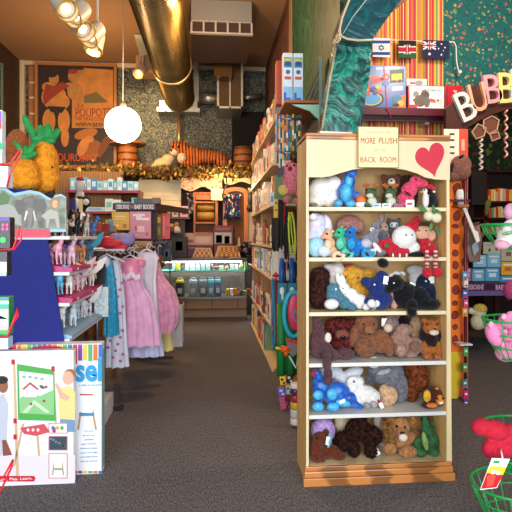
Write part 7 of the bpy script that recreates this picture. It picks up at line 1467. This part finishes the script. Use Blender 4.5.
t = Toy('plush_pink_puff', 'bright pink fluffy toy at the right edge by the lettered band', 5.86, [(511,290,6,9,0,6)], '#e8609a', None, disp=.01, hair=600, hl=.03, cat='plush toy', vox=.009)
for i, (x, y, lab) in enumerate([(478,347,'small pale item on lower shelf under the table'),(472,358,'second pale item lower under the table')]):
    b = B(); c = P(x, y, 6.3); c.z = .242; b.box(c+Vector((0,0,.02)), (.16,.1,.04), M('#8a8078', rough=.5)); b.put('flat_item', label=lab, cat='item') if i == 0 else b.bm.free()
# ================================================================ green wire basket stand at the right edge
gw = M('#1f9a4a', rough=.3)
BYr = 2.1; bc = Vector((P(536, 238, BYr).x, BYr+.12, 0))
bs = thing('green_wire_stand', tuple(bc), 'green wire basket stand full of pink plush at the right edge', 'wire stand')
b = B(); b.cyl((bc.x, bc.y, 0), (bc.x, bc.y, 1.75), .012, m=gw); b.put('post', parent=bs)
b = B()
for k in range(5): a = 2*PI*k/5; b.tube([(bc.x, bc.y, .1), (bc.x+.25*math.cos(a), bc.y+.25*math.sin(a), .01)], .008, gw)
b.put('feet', parent=bs)
def basket(ytop, ybot, xl, R=None):
    k = S(xl, BYr); R = bc.x-P(xl, ytop, BYr+.12).x; zt, zb = P(xl, ytop, BYr).z, P(xl, ybot, BYr).z; b = B(); N = 28
    for f, r_ in ((0,1.),(.36,.88),(.7,.72),(1,.5)): b.tube([(bc.x+R*r_*math.cos(q), bc.y+R*.8*r_*math.sin(q), zt+(zb-zt)*f) for q in [2*PI*j/N for j in range(N)]], .0042 if f else .006, gw, closed=True, seg=6)
    for j in range(20):
        q = 2*PI*j/20; b.tube([(bc.x+R*r_*math.cos(q), bc.y+R*.8*r_*math.sin(q), zt+(zb-zt)*f) for f, r_ in ((0,1.),(.36,.88),(.7,.72),(1,.5),(1,.02))], .003, gw, seg=5)
    b.put('wire_basket', parent=bs)
basket(224, 250, 484); basket(324, 366, 485); basket(438, 484, 484); basket(499, 545, 474)
t = Toy('plush_unicorn', 'white and pink plush in the top green wire basket', BYr+.06, [(506,236,9,8,0,8),(512,228,10,9,0,8),(503,243,9,5,0,7)], '#efe3e2', None, cat='plush toy'); t.part('leaf_patch', [(508,233,7,2,-7,3,-10)], '#7fb06a'); t.part('pink_belly', [(502,245,8,5,-4,6)], '#e2a0b4')
Toy('plush_pink_puff', 'pale pink round plush seen above the top green basket', BYr+.18, [(511,212,7,9,0,7)], '#e8a8c0', None, cat='plush toy')
pk = [('lying pink plush pig at left of the middle green basket',(494,334,8,13,0,8,-20)),('pink plush pig ear raised in the middle green basket',(507,322,9,7,0,7,20)),('pink plush pig at the bottom of the middle green basket',(506,352,11,10,0,9)),('pink plush pig in the centre of middle green basket',(508,338,9,9,3,8))]
for i, (lab, l) in enumerate(pk):
    t = Toy('plush_pig', lab, BYr+.1+.02*i, [l, (l[0]+4, l[1]-6, 5, 5, 0, 5)], '#f58ab8', None, group='pink plush pigs in the green basket', var=.1); t.part('ear', [(l[0]-3, l[1]-l[3]*.7, 3, 4, -3, 2)], '#f6a8c8')
# red furry plush with tag in the foreground
RYp = 2.02
t = Toy('plush_red_monster', 'bright red furry plush limbs poking out of the green stand, foreground', RYp, [(482,427,11,9,0,9),(494,430,16,10,0,10,12),(510,434,14,10,2,10,12),(491,449,9,9.5,-1,8),(503,448,16,10,0,9,-6),(518,444,14,12,3,10)], '#e0203c', None, cat='plush toy', mat=M('#c81834', rough=.95, var=.2, vs=70, bump=.45, bs=320))
tg = thing('swing_tag', tuple(P(488, 490, RYp-.05)), 'yellow and red swing tag hanging from the red furry plush', 'tag')
Yg_ = RYp-.115
b = B(); b.tube([P(500, 446, RYp), P(502, 455, RYp-.11), P(503, 461, Yg_)], .003, M('#e8e4dc')); b.put('tag_cord', parent=tg)
def tp_(pts, c, l, nm): 
    b = B(); b.prism([P(x, y, Yg_-l) for x, y in pts], (0,.0012,0), M(c, rough=.35)); b.put(nm, parent=tg)
tp_([(492,458),(510,459),(497,488),(480,490)], '#f4f2ee', 0, 'card'); tp_([(491,466),(506.5,467),(503,475),(487,473)], '#f2cf2a', .001, 'yellow_print'); tp_([(487,473),(503,475),(496.5,487.4),(481,489)], '#c8202c', .001, 'red_print'); tp_([(487,477),(492,473),(496,476),(493,485),(487,487)], '#e0503a', .002, 'orange_print')
tp_([(491,471),(493.5,469.5),(495.5,471),(494,474),(491.5,474)], '#f6f6f2', .003, 'white_print'); tp_([(496,471.5),(498.5,470.5),(500.5,472),(499,475),(496.5,474.6)], '#f6f6f2', .003, 'white_print'); tp_([(494,460.5),(500,461),(499,463.6),(493,463)], '#3a9a4a', .001, 'green_print')
for o in bpy.data.objects:
    for k in ('_w', '_b'):
        if k in o: del o[k]
